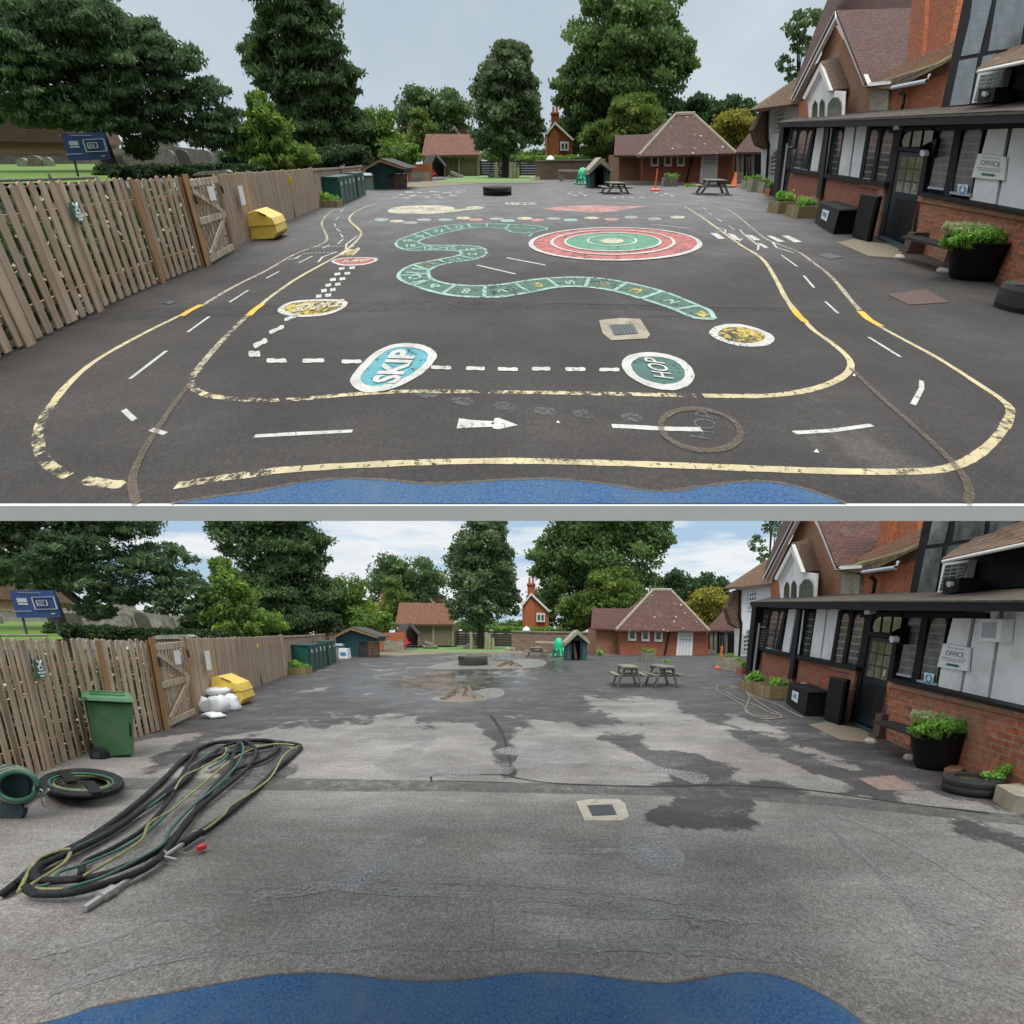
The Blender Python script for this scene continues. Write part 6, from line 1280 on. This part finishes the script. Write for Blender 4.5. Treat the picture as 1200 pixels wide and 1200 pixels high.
# ------------------------------------------------------------------ items seen only in one yard
def only_upper():
    P = A; g = P.g
    cover(P, [(702,375),(727,372.5),(750,373.5),(762,392),(758,396.5),(716,398.5),(706,390)], [(714,380.5),(742,379.5),(748,390.5),(720,392.5)], 'concrete', 'cast_iron', 'manhole', LB(P, 'square manhole with iron lid and stone surround'), 'manhole')
    cover(P, [(191,355),(199,352.5),(207,353),(199,356.5)], None, 'cast_iron', '', 'drain_cover', LB(P, 'small dark drain cover near the picket fence'), 'drain cover')
    tyre(P, 582.5, 229, 33, 10.5, 'black tractor tyre lying flat on the asphalt')
    picnic(P, 725, 227.5, 34, 13, 'left picnic table in front of the den', 0)
    picnic(P, 838, 228.5, 40, 17.5, 'right picnic table before the white outbuilding door', -.30)
    b = g(767.5, 223.5); U = P.mpp(b.y); t = thing(P, 'net_post', LB(P, 'orange pole standing in round red base'), 'post', b)
    mb = MB(P, b); mb.lathe([(U*5.5,0),(U*5.5,.07),(U*4,.13),(U*1.5,.16),(U*1.2,.24)], 20); mb.done('base', M['red_plastic'], t)
    mb = MB(P, b); H = P.zat(b, 197.5)/P.kz; mb.tube([(0,0,.1),(0,0,H)], .045, 8); mb.done('pole', M['orange_plastic'], t)
    b = g(859.5, 219); U = P.mpp(b.y); H = P.zat(b, 201.5)/P.kz; t = thing(P, 'traffic_cone', LB(P, 'orange traffic cone beside the outbuilding corner'), 'cone', b)
    mb = MB(P, b); mb.box(-U*5,U*5,-.2,.2,0,.06); mb.done('foot', M['orange_plastic'], t); mb = MB(P, b); mb.lathe([(U*3.6,.05),(U*2,H*.55),(U*.9,H)], 16); mb.done('cone', M['orange_plastic'], t)
    b = g(1180, 363); U = P.mpp(b.y); r = U*17; t = thing(P, 'tyre_planter', LB(P, 'black tyre at the right edge below pot'), 'tyre', b)
    mb = MB(P, b+Vector((r*.6,0,0))); h = .3; mb.lathe([(r*.6,.02),(r*.9,0),(r,h*.2),(r,h*.8),(r*.9,h),(r*.6,h*.9),(r*.6,.02)], 30); mb.done('casing', M['rubber'], t)
    bits = ((957,528,2.2,'white scrap on asphalt below the right dash'),(654,494,1.5,'tiny pale leaf beside the white arrow'),(1001,439,1.4,'tiny pale scrap by the right inner bend'))
    for x, y, r, lab in bits:
        mb = MB(P); mb.prism([P.g(x-r*1.4,y+.6*r,.006), P.g(x,y-r,.006), P.g(x+r*1.3,y+r,.006)], (0,0,-.004)); mb.done('litter_scrap', M['sign_white'], None, LB(P, lab), 'litter')

def only_lower():
    P = B; P.raw = True; g = P.g; kd = P.kd
    cover(P, [(675,939),(690,936.5),(725,936.5),(733,942),(737,957),(728,961.5),(685,961.5)], [(688,943.5),(717,942.5),(723,954.5),(694,956)], 'concrete_pale', 'cast_iron', 'manhole', LB(P, 'square manhole with iron lid and cream surround'), 'manhole')
    # trench strip of darker repair and cracks
    decal_poly(P, [(60,912),(130,911.5),(300,911.5),(510,914.5),(650,918),(780,921),(900,928),(1000,936),(1120,947),(1250,962),(1250,972),(1100,957),(980,945),(880,938),(780,932.5),(660,930),(520,927),(430,927.5),(300,925.5),(140,925),(60,926)], M['trench_light'], gB, 'trench_repair', 1, 'greenish grey trench repair strip crossing the yard')
    mb = MB(P)
    for s, w in (([(598,910),(640,917),(700,920),(760,921.5),(850,920),(950,926),(1050,940),(1160,953)], .03), ([(506,916),(509,908),(550,907.5),(598,908)], .03), ([(575,838),(588,858),(595,880),(601,908)], .05), ([(512,914.5),(600,917)], .015)):
        decal_line(mb, s, w, 2, 4, .5)
    mb.done('crack', M['crack'], gB)
    # dry coiled paler ghost of old paint
    gh = MB(P)
    for s, w in (([(420,868),(450,862),(500,866),(470,885),(450,895),(520,905),(590,900),(650,890),(740,895),(830,915)], .30), ([(390,1040),(520,1048),(700,1058),(840,1075),(930,1080)], .06), ([(60,1160),(200,1120),(400,1108),(620,1108),(800,1112),(960,1125)], .07), ([(960,960),(1040,1030),(1100,1100),(1120,1150)], .06)):
        decal_line(gh, s, w, 3, 6, .5)
    for s, w in (([(300,1050),(420,1030),(480,990),(500,985)], .10), ([(60,1010),(160,960),(240,925),(300,900)], .05), ([(640,998),(720,997),(800,1000)], .05), ([(500,1032),(620,1036),(700,1044),(800,1056)], .05), ([(980,955),(1060,990),(1180,1060)], .05), ([(40,1120),(130,1100),(200,1075),(260,1100),(240,1150)], .04), ([(1080,1120),(1130,1090),(1170,1060)], .05)): decal_line(gh, s, w, 3.2, 6, .6)
    for cx, cy, rx, ry, tl in ((440,1010,52,26,-.5),(765,1000,40,22,.35),(640,880,60,7,0),(150,1010,30,10,-.4),(700,1070,90,6,.05),(1090,1060,40,10,.6)): gh.face([g(x, y, LAY['B']*2.6) for x, y in ell(cx, cy, rx, ry, 26, tl)][::-1])
    mm = paintm('ghost_grey', (.35,.345,.34), .45, 42, soft=.12, amax=.85); gh.done('paint_ghost', mm, gB, 'faint ghosts of scrubbed off paint')
    # wheelie bin
    b = g(137, 888); U = P.mpp(b.y); t = thing(P, 'wheelie_bin', LB(P, 'green wheelie bin standing against picket fence'), 'bin', b)
    bn = Vector((b.x, b.y, 0)).normalized()
    def f(x, y, d=0): return P.pt(x, y, b.y)+bn*d
    D = .42*kd
    lo = [f(112,889), f(157,884.5), f(157,884.5,D*.7), f(112,889,D*.7)]; hi = [f(101,822,-.05), f(155.5,824,-.05), f(155.5,824,D), f(101,822,D)]
    for q in (lo, hi): q[2].z = q[1].z; q[3].z = q[0].z
    mb = MB(P); mb.hexa(lo, hi); mb.done('body', M['bin_green'], t, bevel=.02)
    mb = MB(P); l0 = [f(96,820,-.12), f(158.5,823,-.12), f(158.5,823,D*1.05), f(96,820,D*1.05)]; l0[2].z = l0[1].z; l0[3].z = l0[0].z
    l1 = [p+Vector((0,0,.05)) for p in l0]; l1 = [l0[0].lerp(l0[2], .04)+Vector((0,0,.055)), l0[1].lerp(l0[3], .04)+Vector((0,0,.055)), l0[2].lerp(l0[0], .04)+Vector((0,0,.075)), l0[3].lerp(l0[1], .04)+Vector((0,0,.075))]; mb.hexa(l0, l1); ld = mb.done('lid', M['bin_lid'], t, bevel=.012)
    mb = MB(P); mb.bar(l1[0].lerp(l1[3],.3)+Vector((.1,0,.01)), l1[1].lerp(l1[2],.3)+Vector((-.1,0,.01)), .06, .02); mb.done('lid_rib', M['bin_lid'], ld); mb = MB(P); mb.bar(l1[0].lerp(l1[3],.7)+Vector((.1,0,.01)), l1[1].lerp(l1[2],.7)+Vector((-.1,0,.01)), .06, .02); mb.done('lid_rib', M['bin_lid'], ld)
    mb = MB(P); mb.bar(f(98,817,-.2), f(98,817,D*.9), .04); mb.done('handle', M['bin_lid'], t)
    for dd in (-.05, D*.55):
        c = f(117,883.5,dd); mb = MB(P, c); mb.tube([(-.03,-.03,0),(.0,.02,0)], .115, 18) if False else mb.tube([(0,-.035,0),(0,.035,0)], .105, 20); w = mb.done('wheel', M['rubber'], t)
        mb = MB(P, c); mb.tube([(0,-.045,0),(0,-.03,0)], .045, 14); mb.done('hub', M['cast_iron'], w)
    mb = MB(P); mb.bar(f(152.5,847,-.02), f(153.5,862,-.02), .015, .03); mb.done('side_plate', M['black_plastic'], t)
    # big hose bundle
    t = thing(P, 'pressure_hoses', LB(P, 'long bundle of black and green pressure hoses looped on ground'), 'hose', g(190, 970))
    def hose(px, r, mat, z=0, name='hose'):
        pts = catmull(px, 5); mb = MB(P); L = []
        rr = r*P.kz
        for k, q in enumerate(pts):
            p = g(q.x, q.y, r+z+abs(math.sin(k*.35+z*40))*r*.5); L.append((p.x, p.y/kd, p.z/P.kz))
        mb.base = Vector((0,0,0)); mb.tube(L, r, 8); mb.done(name, M[mat], t, smooth=True)
    K, Gn, Ye = 'hose_black', 'hose_green', 'hose_yellow'
    hose([(0,1050),(20,1035),(50,1010),(100,985),(150,950),(190,915),(215,890),(245,872),(285,868),(330,870),(352,874),(345,884),(325,900),(300,925),(265,955),(235,975)], .026, K)
    hose([(20,1035),(40,1020),(95,990),(150,960),(210,920),(235,895),(262,875),(290,868),(318,868),(326,876),(310,890),(270,905),(240,935),(215,970),(180,1000),(130,1022),(95,1030)], .024, K, .02)
    hose([(95,1030),(55,1032),(40,1026),(45,1015),(80,1000),(130,975),(185,935),(240,890),(288,880),(320,874)], .024, K, .03)
    hose([(30,1040),(45,1047),(90,1045),(140,1030),(175,1015),(200,990),(225,955),(260,925),(290,900),(300,880),(285,868),(275,880),(270,905)], .024, K, .03)
    hose([(230,880),(215,905),(200,935),(170,970),(130,995),(100,1010),(95,1025)], .018, K, .02)
    hose([(25,1030),(50,1005),(100,988),(160,955),(205,922),(225,900),(250,880),(268,878),(262,890),(245,900)], .012, Gn, .045)
    hose([(22,1045),(35,1020),(48,1005),(80,995),(78,1008),(60,1022),(35,1040),(75,1042)], .011, Ye, .055)
    hose([(95,1028),(130,1008),(165,985),(175,965),(200,950),(230,925),(262,898),(290,880),(320,872),(345,873)], .011, Ye, .055)
    hose([(75,1042),(120,1028),(160,1008),(190,990),(200,972),(225,945),(250,925),(275,900),(285,880),(283,870)], .012, Gn, .06)
    hose([(350,874),(333,885),(318,910),(300,925),(270,945),(262,955),(240,972),(225,975)], .011, Ye, .05)
    hose([(205,925),(215,910),(235,900),(262,885),(265,876)], .010, Ye, .06)
    hose([(28,1043),(60,1035),(70,1022),(100,1012),(150,990),(180,968),(215,935)], .012, Gn, .04)
    # washing lance
    a, b_ = g(98,1065,.03), g(236,975,.06); t = thing(P, 'washing_lance', LB(P, 'long steel pressure washing lance lying beside hoses'), 'lance', a)
    def pl(k): return a.lerp(b_, k)
    mb = MB(P); mb.tube([pl(.0), pl(.13)], .022, 10); mb.tube([pl(.11), pl(.2)], .034, 10); mb.done('nozzle', M['steel'], t)
    mb = MB(P); mb.tube([pl(.18), pl(.82)], .016, 8); mb.done('tube', M['steel'], t)
    mb = MB(P); mb.tube([pl(.80), pl(1.0)], .028, 10); mb.done('grip', M['black_plastic'], t)
    mb = MB(P); mb.tube([g(190,1004,.05), g(208,1008,.05)], .015, 8); mb.tube([g(188,1008,.04), g(193,999,.06)], .02, 8); mb.done('valve_handle', M['steel'], t)
    mb = MB(P); mb.tube([g(205,998,.03), g(222,1000,.02), g(236,996,.02)], .006, 6); mb.done('cord', M['hose_grey'], t)
    mb = MB(P, g(237,996,.02)); mb.lathe([(.0,0),(.03,.01),(.03,.04),(0,.05)], 10); mb.done('cap', M['bright_red'], t)
    # coiled hose
    c = g(92, 921); t = thing(P, 'coiled_hose', LB(P, 'flat coil of black and green hose tied with straps'), 'hose', c)
    for k in range(11):
        mb = MB(P, Vector((0,0,0))); L = []; rx = 47-(k%4)*4.5; ry = 15-(k%4)*2.2; z = .03+(k//4)*.045+R_.uniform(0,.015)
        for j in range(33):
            an = 2*math.pi*j/32; p = g(95+(rx+R_.uniform(-.4,.4))*math.cos(an), 919+ry*math.sin(an)-k*.2, z); L.append((p.x, p.y/kd, p.z/P.kz))
        mb.tube(L, (.022, .022, .014, .012)[k%4], 7, False); mb.done('hose', M[(K, K, Gn, Ye)[k%4]], t, smooth=True)
    for x in (80, 110):
        mb = MB(P); mb.bar(g(x-6,904 if x==80 else 917,.14), g(x+4,917 if x==80 else 930,.15), .09, .03); mb.done('strap', M['black_plastic'], t)
    # hose reel at left edge
    c = g(26, 955); Y = c.y; t = thing(P, 'hose_reel', LB(P, 'green hose reel on wheels at left edge'), 'hose reel', c)
    mb = MB(P)
    def rr(cx, cy, rx, ry, d, n=24): return [P.pt(x, y, Y+d) for x, y in ell(cx, cy, rx, ry, n)]
    mb.prism(rr(10,921,24,24,-.05), (0,.05,0)); mb.done('rim', M['slate_wood'], t)
    for k in range(6):
        L = rr(13+k*1.5,921,30-k*1.2,22-k,-.02-k*.035); L.append(L[0]); mb = MB(P); mb.tube(L, .022, 7, False); mb.done('hose', M[Gn if k % 2 else 'hose_grey'], t, smooth=True)
    mb = MB(P); mb.prism(rr(12,950,15,14,-.12), (0,.06,0)); mb.done('wheel', M['slate_wood'], t)
    mb = MB(P); mb.tube([P.pt(15,940,Y-.1), P.pt(55,932,Y-.1), P.pt(48,925,Y), P.pt(52,945,Y-.1)], .014, 6); mb.tube([P.pt(30,945,Y-.1), P.pt(57,925,Y-.1)], .014, 6); mb.done('handle_frame', M['steel'], t)
    # white sacks
    for i, (x, y, rx, h, lab) in enumerate(((250,841,13,7,'flat white sack lying lowest in front of pile'),(246,834,10,20,'left upright white sack in the pile'),(259,835,10,22,'middle upright white sack in the pile'),(272,832,10,20,'right upright white sack beside yellow bin'),(258,818,15,9,'white sack lying on top of the pile'))):
        b = g(x, y if i < 4 else 829); U = P.mpp(b.y); H = P.zat(b, y-h)/P.kz if i < 4 else P.zat(b, 805)/P.kz
        if i == 4: b = b+Vector((0,0,H*.62*P.kz)); H *= .38
        t = MB(P, b); w = [R_.uniform(.74, 1.2) for _ in range(14)]; r = rx*U
        t.lathe([(r*.9,0),(r*1.02,H*.15),(r*.98,H*.5),(r*.93,H*.8),(r*.75,H*.93),(r*.35,H*.97),(0,H)] if i not in (0, 4) else [(r*.85,0),(r,H*.3),(r*.95,H*.7),(r*.5,H*.98),(0,H)], 14, sq=.6, wob=w)
        for q_ in t.v:
            zz = (q_.z-b.z)/max(H, .01)/P.kz; q_.x += r*.22*math.sin(zz*7+i*2.1)+r*.12*math.sin(q_.y*31+i); q_.z -= H*.10*P.kz*zz*(1+math.sin((q_.x-b.x)*22+i*1.7))
        t.done('white_sack', M['white_bag'], None, LB(P, lab), 'sack', 'white sacks by the grit bin', smooth=True)
    # white containers beside the playhouse
    for x0, x1, y0, y1, lab in ((397,408,759,772,'white plastic container with blue label, left one'),(402,409,757.5,769,'white plastic container behind, right one')):
        b = g((x0+x1)/2, y1); w = (x1-x0)*P.mpp(b.y)/2; H = P.zat(b, y0)/P.kz; t = thing(P, 'plastic_container', LB(P, lab), 'container', b, 'white containers by the playhouse')
        mb = MB(P, b); mb.box(-w, w, 0, .5, 0, H*.92, .03, .03); mb.done('body', M['white_bag'], t, bevel=.02); mb = MB(P, b); mb.lathe([(w*.3,0),(w*.3,H*.1)], 10, 0, .2, H*.9); mb.done('cap', M['poster_blue'], t)
        mb = MB(P, b); mb.box(-w*.6, w*.6, -.02, -.005, H*.35, H*.6); mb.done('sticker', M['poster_blue'], t)
    # tyre, grit piles
    tyre(P, 553.5, 779.5, 34, 11.5, 'dusty grey tractor tyre lying in pale slurry', 'rubber_dusty')
    def pile(cx, yb, w, h, lab, seed):
        b = g(cx, yb-2); U = P.mpp(b.y); rs = random.Random(seed); H = P.zat(b, yb-h)/P.kz; r = w*U/2
        mb = MB(P, b); n = 44; ks = (1,.93,.85,.76,.67,.58,.49,.4,.3,.2,.1); G = []
        for k in ks: G.append([(r*k*(1+.13*math.sin(j*.57+seed)+rs.uniform(-.04,.04))*math.cos(2*math.pi*j/n)+r*.08*(1-k), r*k*(1+rs.uniform(-.05,.05))*math.sin(2*math.pi*j/n), max(0, H*(.5+.5*math.cos(math.pi*min(1,k)))*(1+.22*math.sin(j*.9+k*9)+rs.uniform(-.14,.14)) if k < 1 else 0)) for j in range(n)])
        for p0, p1 in zip(G, G[1:]):
            for j in range(n): mb.face([p0[j], p0[(j+1)%n], p1[(j+1)%n], p1[j]])
        mb.face(G[-1]); o = mb.done('grit_pile', M['grit'], None, LB(P, lab), 'grit pile', 'grit piles')
        C = np.array([(b.x+rs.uniform(-1,1)*r*.9, b.y+rs.uniform(-1,1)*r*.9*kd*.6, 0) for _ in range(900)]); q = np.hypot((C[:,0]-b.x)/r, (C[:,1]-b.y)/(r*kd)); C = C[q < .95]; q = q[q < .95]; C[:,2] = H*P.kz*(.5+.5*np.cos(np.pi*q))*1.02
        V, Q = card_mesh(C, U*1.1, np.random.RandomState(seed)); rawmesh(P, 'grit_lumps', V, Q, M['grit'], o, None, np.zeros(len(C)))
    decal_poly(P, [(505,818),(545,812),(575,806),(590,809),(585,817),(545,821),(520,822)], M['grit_pale'], gB, 'slurry', 1, 'pale slurry around the front grit pile', smooth=4)
    decal_poly(P, [(500,783),(535,774),(570,776),(620,772),(640,775),(628,782),(560,784)], M['grit_pale'], gB, 'slurry', 1, 'pale slurry around the tyre', smooth=4)
    pile(542, 820, 54, 15, 'front grit pile of stony brown sludge', 3); pile(597, 783, 32, 8, 'rear low grit pile right of tyre', 4)
    picnic(P, 739, 805.5, 38, 24, 'left of two close picnic tables mid yard', -.06, 1.0, group='picnic tables'); picnic(P, 783, 805.5, 38, 24, 'right of two close picnic tables mid yard', .05, 1.0, group='picnic tables')
    picnic(P, 629, 769.5, 26, 10.5, 'far picnic table beside the green octopus', 0, group='picnic tables')
    b = g(843.5, 784); U = P.mpp(b.y); t = thing(P, 'post_base', LB(P, 'orange topped round red base by troughs'), 'post', b)
    mb = MB(P, b); mb.lathe([(U*6,0),(U*6,.07),(U*4,.13),(U*1.5,.16),(U*1.2,.24)], 20); mb.done('base', M['red_plastic'], t)
    mb = MB(P, b); mb.tube([(0,0,.15),(.0,0,P.zat(b, 757)/P.kz)], .05, 8); mb.done('pole', M['orange_plastic'], t)
    # loose cable near the office
    t = thing(P, 'loose_cable', LB(P, 'tangled thin grey cable beside the planters'), 'cable', g(870, 815))
    def cab(px, r=.013):
        mb = MB(P, Vector((0,0,0))); mb.tube([(p.x, p.y/kd, p.z/P.kz+.0) for p in [g(q.x, q.y, r) for q in catmull(px, 5)]], r, 6); mb.done('loop', M['hose_grey'], t)
    cab([(842,803),(840,809),(848,814),(860,820),(872,828),(880,838),(896,842),(915,841),(912,836),(900,830),(888,822),(876,812),(864,806),(852,803),(842,805)])
    cab([(845,806),(858,805),(870,808),(878,816),(876,824),(874,834),(884,838),(900,840)]); cab([(850,810),(862,818),(884,826),(900,834),(912,838)])
    cab([(863,806),(874,806),(878,812),(895,820),(912,826),(928,835),(941,841)]); cab([(870,806),(873,800),(880,802),(872,810)])
    # tyre planter right, with stones and cap
    b = g(1146, 934); U = P.mpp(b.y); r = U*30; t = thing(P, 'tyre_planter', LB(P, 'black tyre used as planter below round pot'), 'tyre', b); h = P.zat(g(1120,936), 911, 1130)/P.kz*.8
    b = b+Vector((.05, r*.4*kd, 0)); mb = MB(P, b); mb.lathe([(r*.62,.02),(r*.9,0),(r,h*.2),(r*1.01,h*.35),(r*.985,h*.5),(r*1.01,h*.65),(r,h*.8),(r*.9,h),(r*.66,h*.96),(r*.62,h*.6),(r*.62,.02)], 40, sq=.6); mb.done('casing', M['rubber'], t, smooth=False)
    mb = MB(P, b); mb.lathe([(r*.66,h*.75),(0,h*.85)], 20, sq=.6); mb.done('soil', M['soil'], t)
    foliage(P, 'plant', t, [(1165,908,18,7),(1182,902,14,8)], b.y, 700, M['leaf_plant'], 1.5, 55, sub=.5)
    b = g(1180, 935); t = MB(P); t.prism([g(1163,938), g(1185,952), g(1230,960), g(1205,935)], (0,0,.16)); t.done('timber_kerb', M['concrete'], None, LB(P, 'pale timber kerb block right of tyre planter'), 'kerb')
    b = g(1113, 910); mb = MB(P); mb.prism([g(1105,908), g(1122,912), g(1132,906), g(1115,903)], (0,0,.08)); mb.done('loose_brick', M['brick_buff'], None, LB(P, 'loose brick between round pot and tyre planter'), 'brick')
    b = g(1199, 958); mb = MB(P, b); mb.lathe([(.0,0),(.035,.01),(.035,.04),(0,.05)], 10); mb.done('bottle_cap', M['sign_blue'], None, LB(P, 'small dark blue object at right edge'), 'cap') if False else None
    # red pot on chest
    P.raw = False
    p = P.g(968, 262); z = P.zat(g(*P.m(976,268)) if False else p, 240, 975); b = Vector((P.pt(975,240,p.y).x, p.y, P.pt(975,240.5,p.y).z)); t = thing(P, 'red_tub', LB(P, 'small red and cream tub on black chest lid'), 'tub', b); U = P.mpp(b.y)
    mb = MB(P, b); mb.lathe([(U*3,0),(U*4,.03),(U*4,.06)], 14); mb.done('tub', M['red_plastic'], t); mb = MB(P, b); mb.lathe([(U*3.3,.06),(U*3.6,.09),(0,.10)], 14); mb.done('rim', M['concrete_pale'], t)

# ------------------------------------------------------------------ assemble
import time
T0 = time.time()
for P in (A, B):
    turf(P); office(P); fence(P); far_buildings(P); yard_things(P); trees(P)
rubber_mat(A, [(200,590),(250,582),(300,575.5),(350,566),(400,561),(450,562.5),(500,567),(550,565),(600,562),(650,561.5),(700,566),(750,573.5),(785,575.5),(830,569),(870,564.5),(905,565),(945,573),(992,590)])
rubber_mat(B, [(-150,1245),(60,1196),(110,1180),(200,1163),(300,1145),(350,1140.5),(400,1141),(450,1146.5),(490,1149.5),(540,1148),(600,1141),(650,1139.5),(700,1143.5),(750,1150),(790,1151),(830,1145),(865,1139.5),(905,1142),(945,1156),(985,1178),(1010,1197),(1050,1240)])
games(); only_upper(); only_lower()

# ------------------------------------------------------------------ sky, sun, camera
w = bpy.data.worlds.new('World'); SC.world = w; w.use_nodes = True; nt = w.node_tree
bg = nt.nodes['Background']; bg.inputs['Strength'].default_value = .1
SUN_EL, SUN_AZ = math.radians(58), math.radians(186)     # azimuth from straight ahead, negative = left
sky = nt.nodes.new('ShaderNodeTexSky'); sky.sky_type = 'NISHITA'; sky.sun_disc = False; sky.sun_elevation = SUN_EL; sky.sun_rotation = SUN_AZ
tc = nt.nodes.new('ShaderNodeTexCoord'); sep = nt.nodes.new('ShaderNodeSeparateXYZ'); nt.links.new(tc.outputs['Generated'], sep.inputs[0])
mp = nt.nodes.new('ShaderNodeMapping'); mp.inputs['Scale'].default_value = (1.6, 1.6, 9); nt.links.new(tc.outputs['Generated'], mp.inputs['Vector'])
n1 = noise(nt, mp.outputs[0], 2.3, 8, .58)
mp2 = nt.nodes.new('ShaderNodeMapping'); mp2.inputs['Scale'].default_value = (1, 1, 2.2); nt.links.new(tc.outputs['Generated'], mp2.inputs['Vector'])
n2 = noise(nt, mp2.outputs[0], 2.6, 6, .55)
low = ramp(nt, n1, [(.40, (2.9,4.0,5.2)), (.45, (4.5,5.2,5.8)), (.53, (6.2,6.3,6.4)), (.66, (5.3,5.6,5.9))])     # broken cloud near the horizon
high = ramp(nt, n2, [(.3, (3.1,3.85,4.4)), (.5, (4.1,4.7,5.1)), (.7, (5.2,5.6,5.9))])                                                # grey overcast higher up
top = ramp(nt, n2, [(.3, (10.0,10.3,10.6)), (.7, (14,14.2,14.2))])
k1 = ramp(nt, sep.outputs['Z'], [(.22, 0), (.42, 1)]); k2 = ramp(nt, sep.outputs['Z'], [(.60, 0), (.80, 1)])
c = mixc(nt, k1, low, high); c = mixc(nt, k2, c, top)
c = mixc(nt, .90, sky.outputs['Color'], c); nt.links.new(c, bg.inputs['Color'])
sl = bpy.data.lights.new('sun', 'SUN'); sl.energy = 1.15; sl.angle = math.radians(30); sl.color = (1, .96, .90)
so = bpy.data.objects.new('sun', sl); COL.objects.link(so)
dv = Vector((math.sin(SUN_AZ)*math.cos(SUN_EL), math.cos(SUN_AZ)*math.cos(SUN_EL), math.sin(SUN_EL)))
so.rotation_euler = dv.to_track_quat('Z', 'Y').to_euler(); so.location = CAM+Vector((0, 0, 50))
cd = bpy.data.cameras.new('camera'); cam = bpy.data.objects.new('camera', cd); COL.objects.link(cam)
cam.location = CAM; cam.rotation_euler = (math.pi/2-B.th, 0, 0)
cd.sensor_width = 36; cd.lens = 36*F/1200; cd.shift_y = (PY-600)/1200; cd.clip_start = .1; cd.clip_end = 60000
SC.camera = cam
SC.view_settings.view_transform = 'Standard'; SC.view_settings.look = 'None'; SC.view_settings.exposure = .54; SC.view_settings.gamma = 1
print('built in', round(time.time()-T0, 1), 's; objects', len(bpy.data.objects))
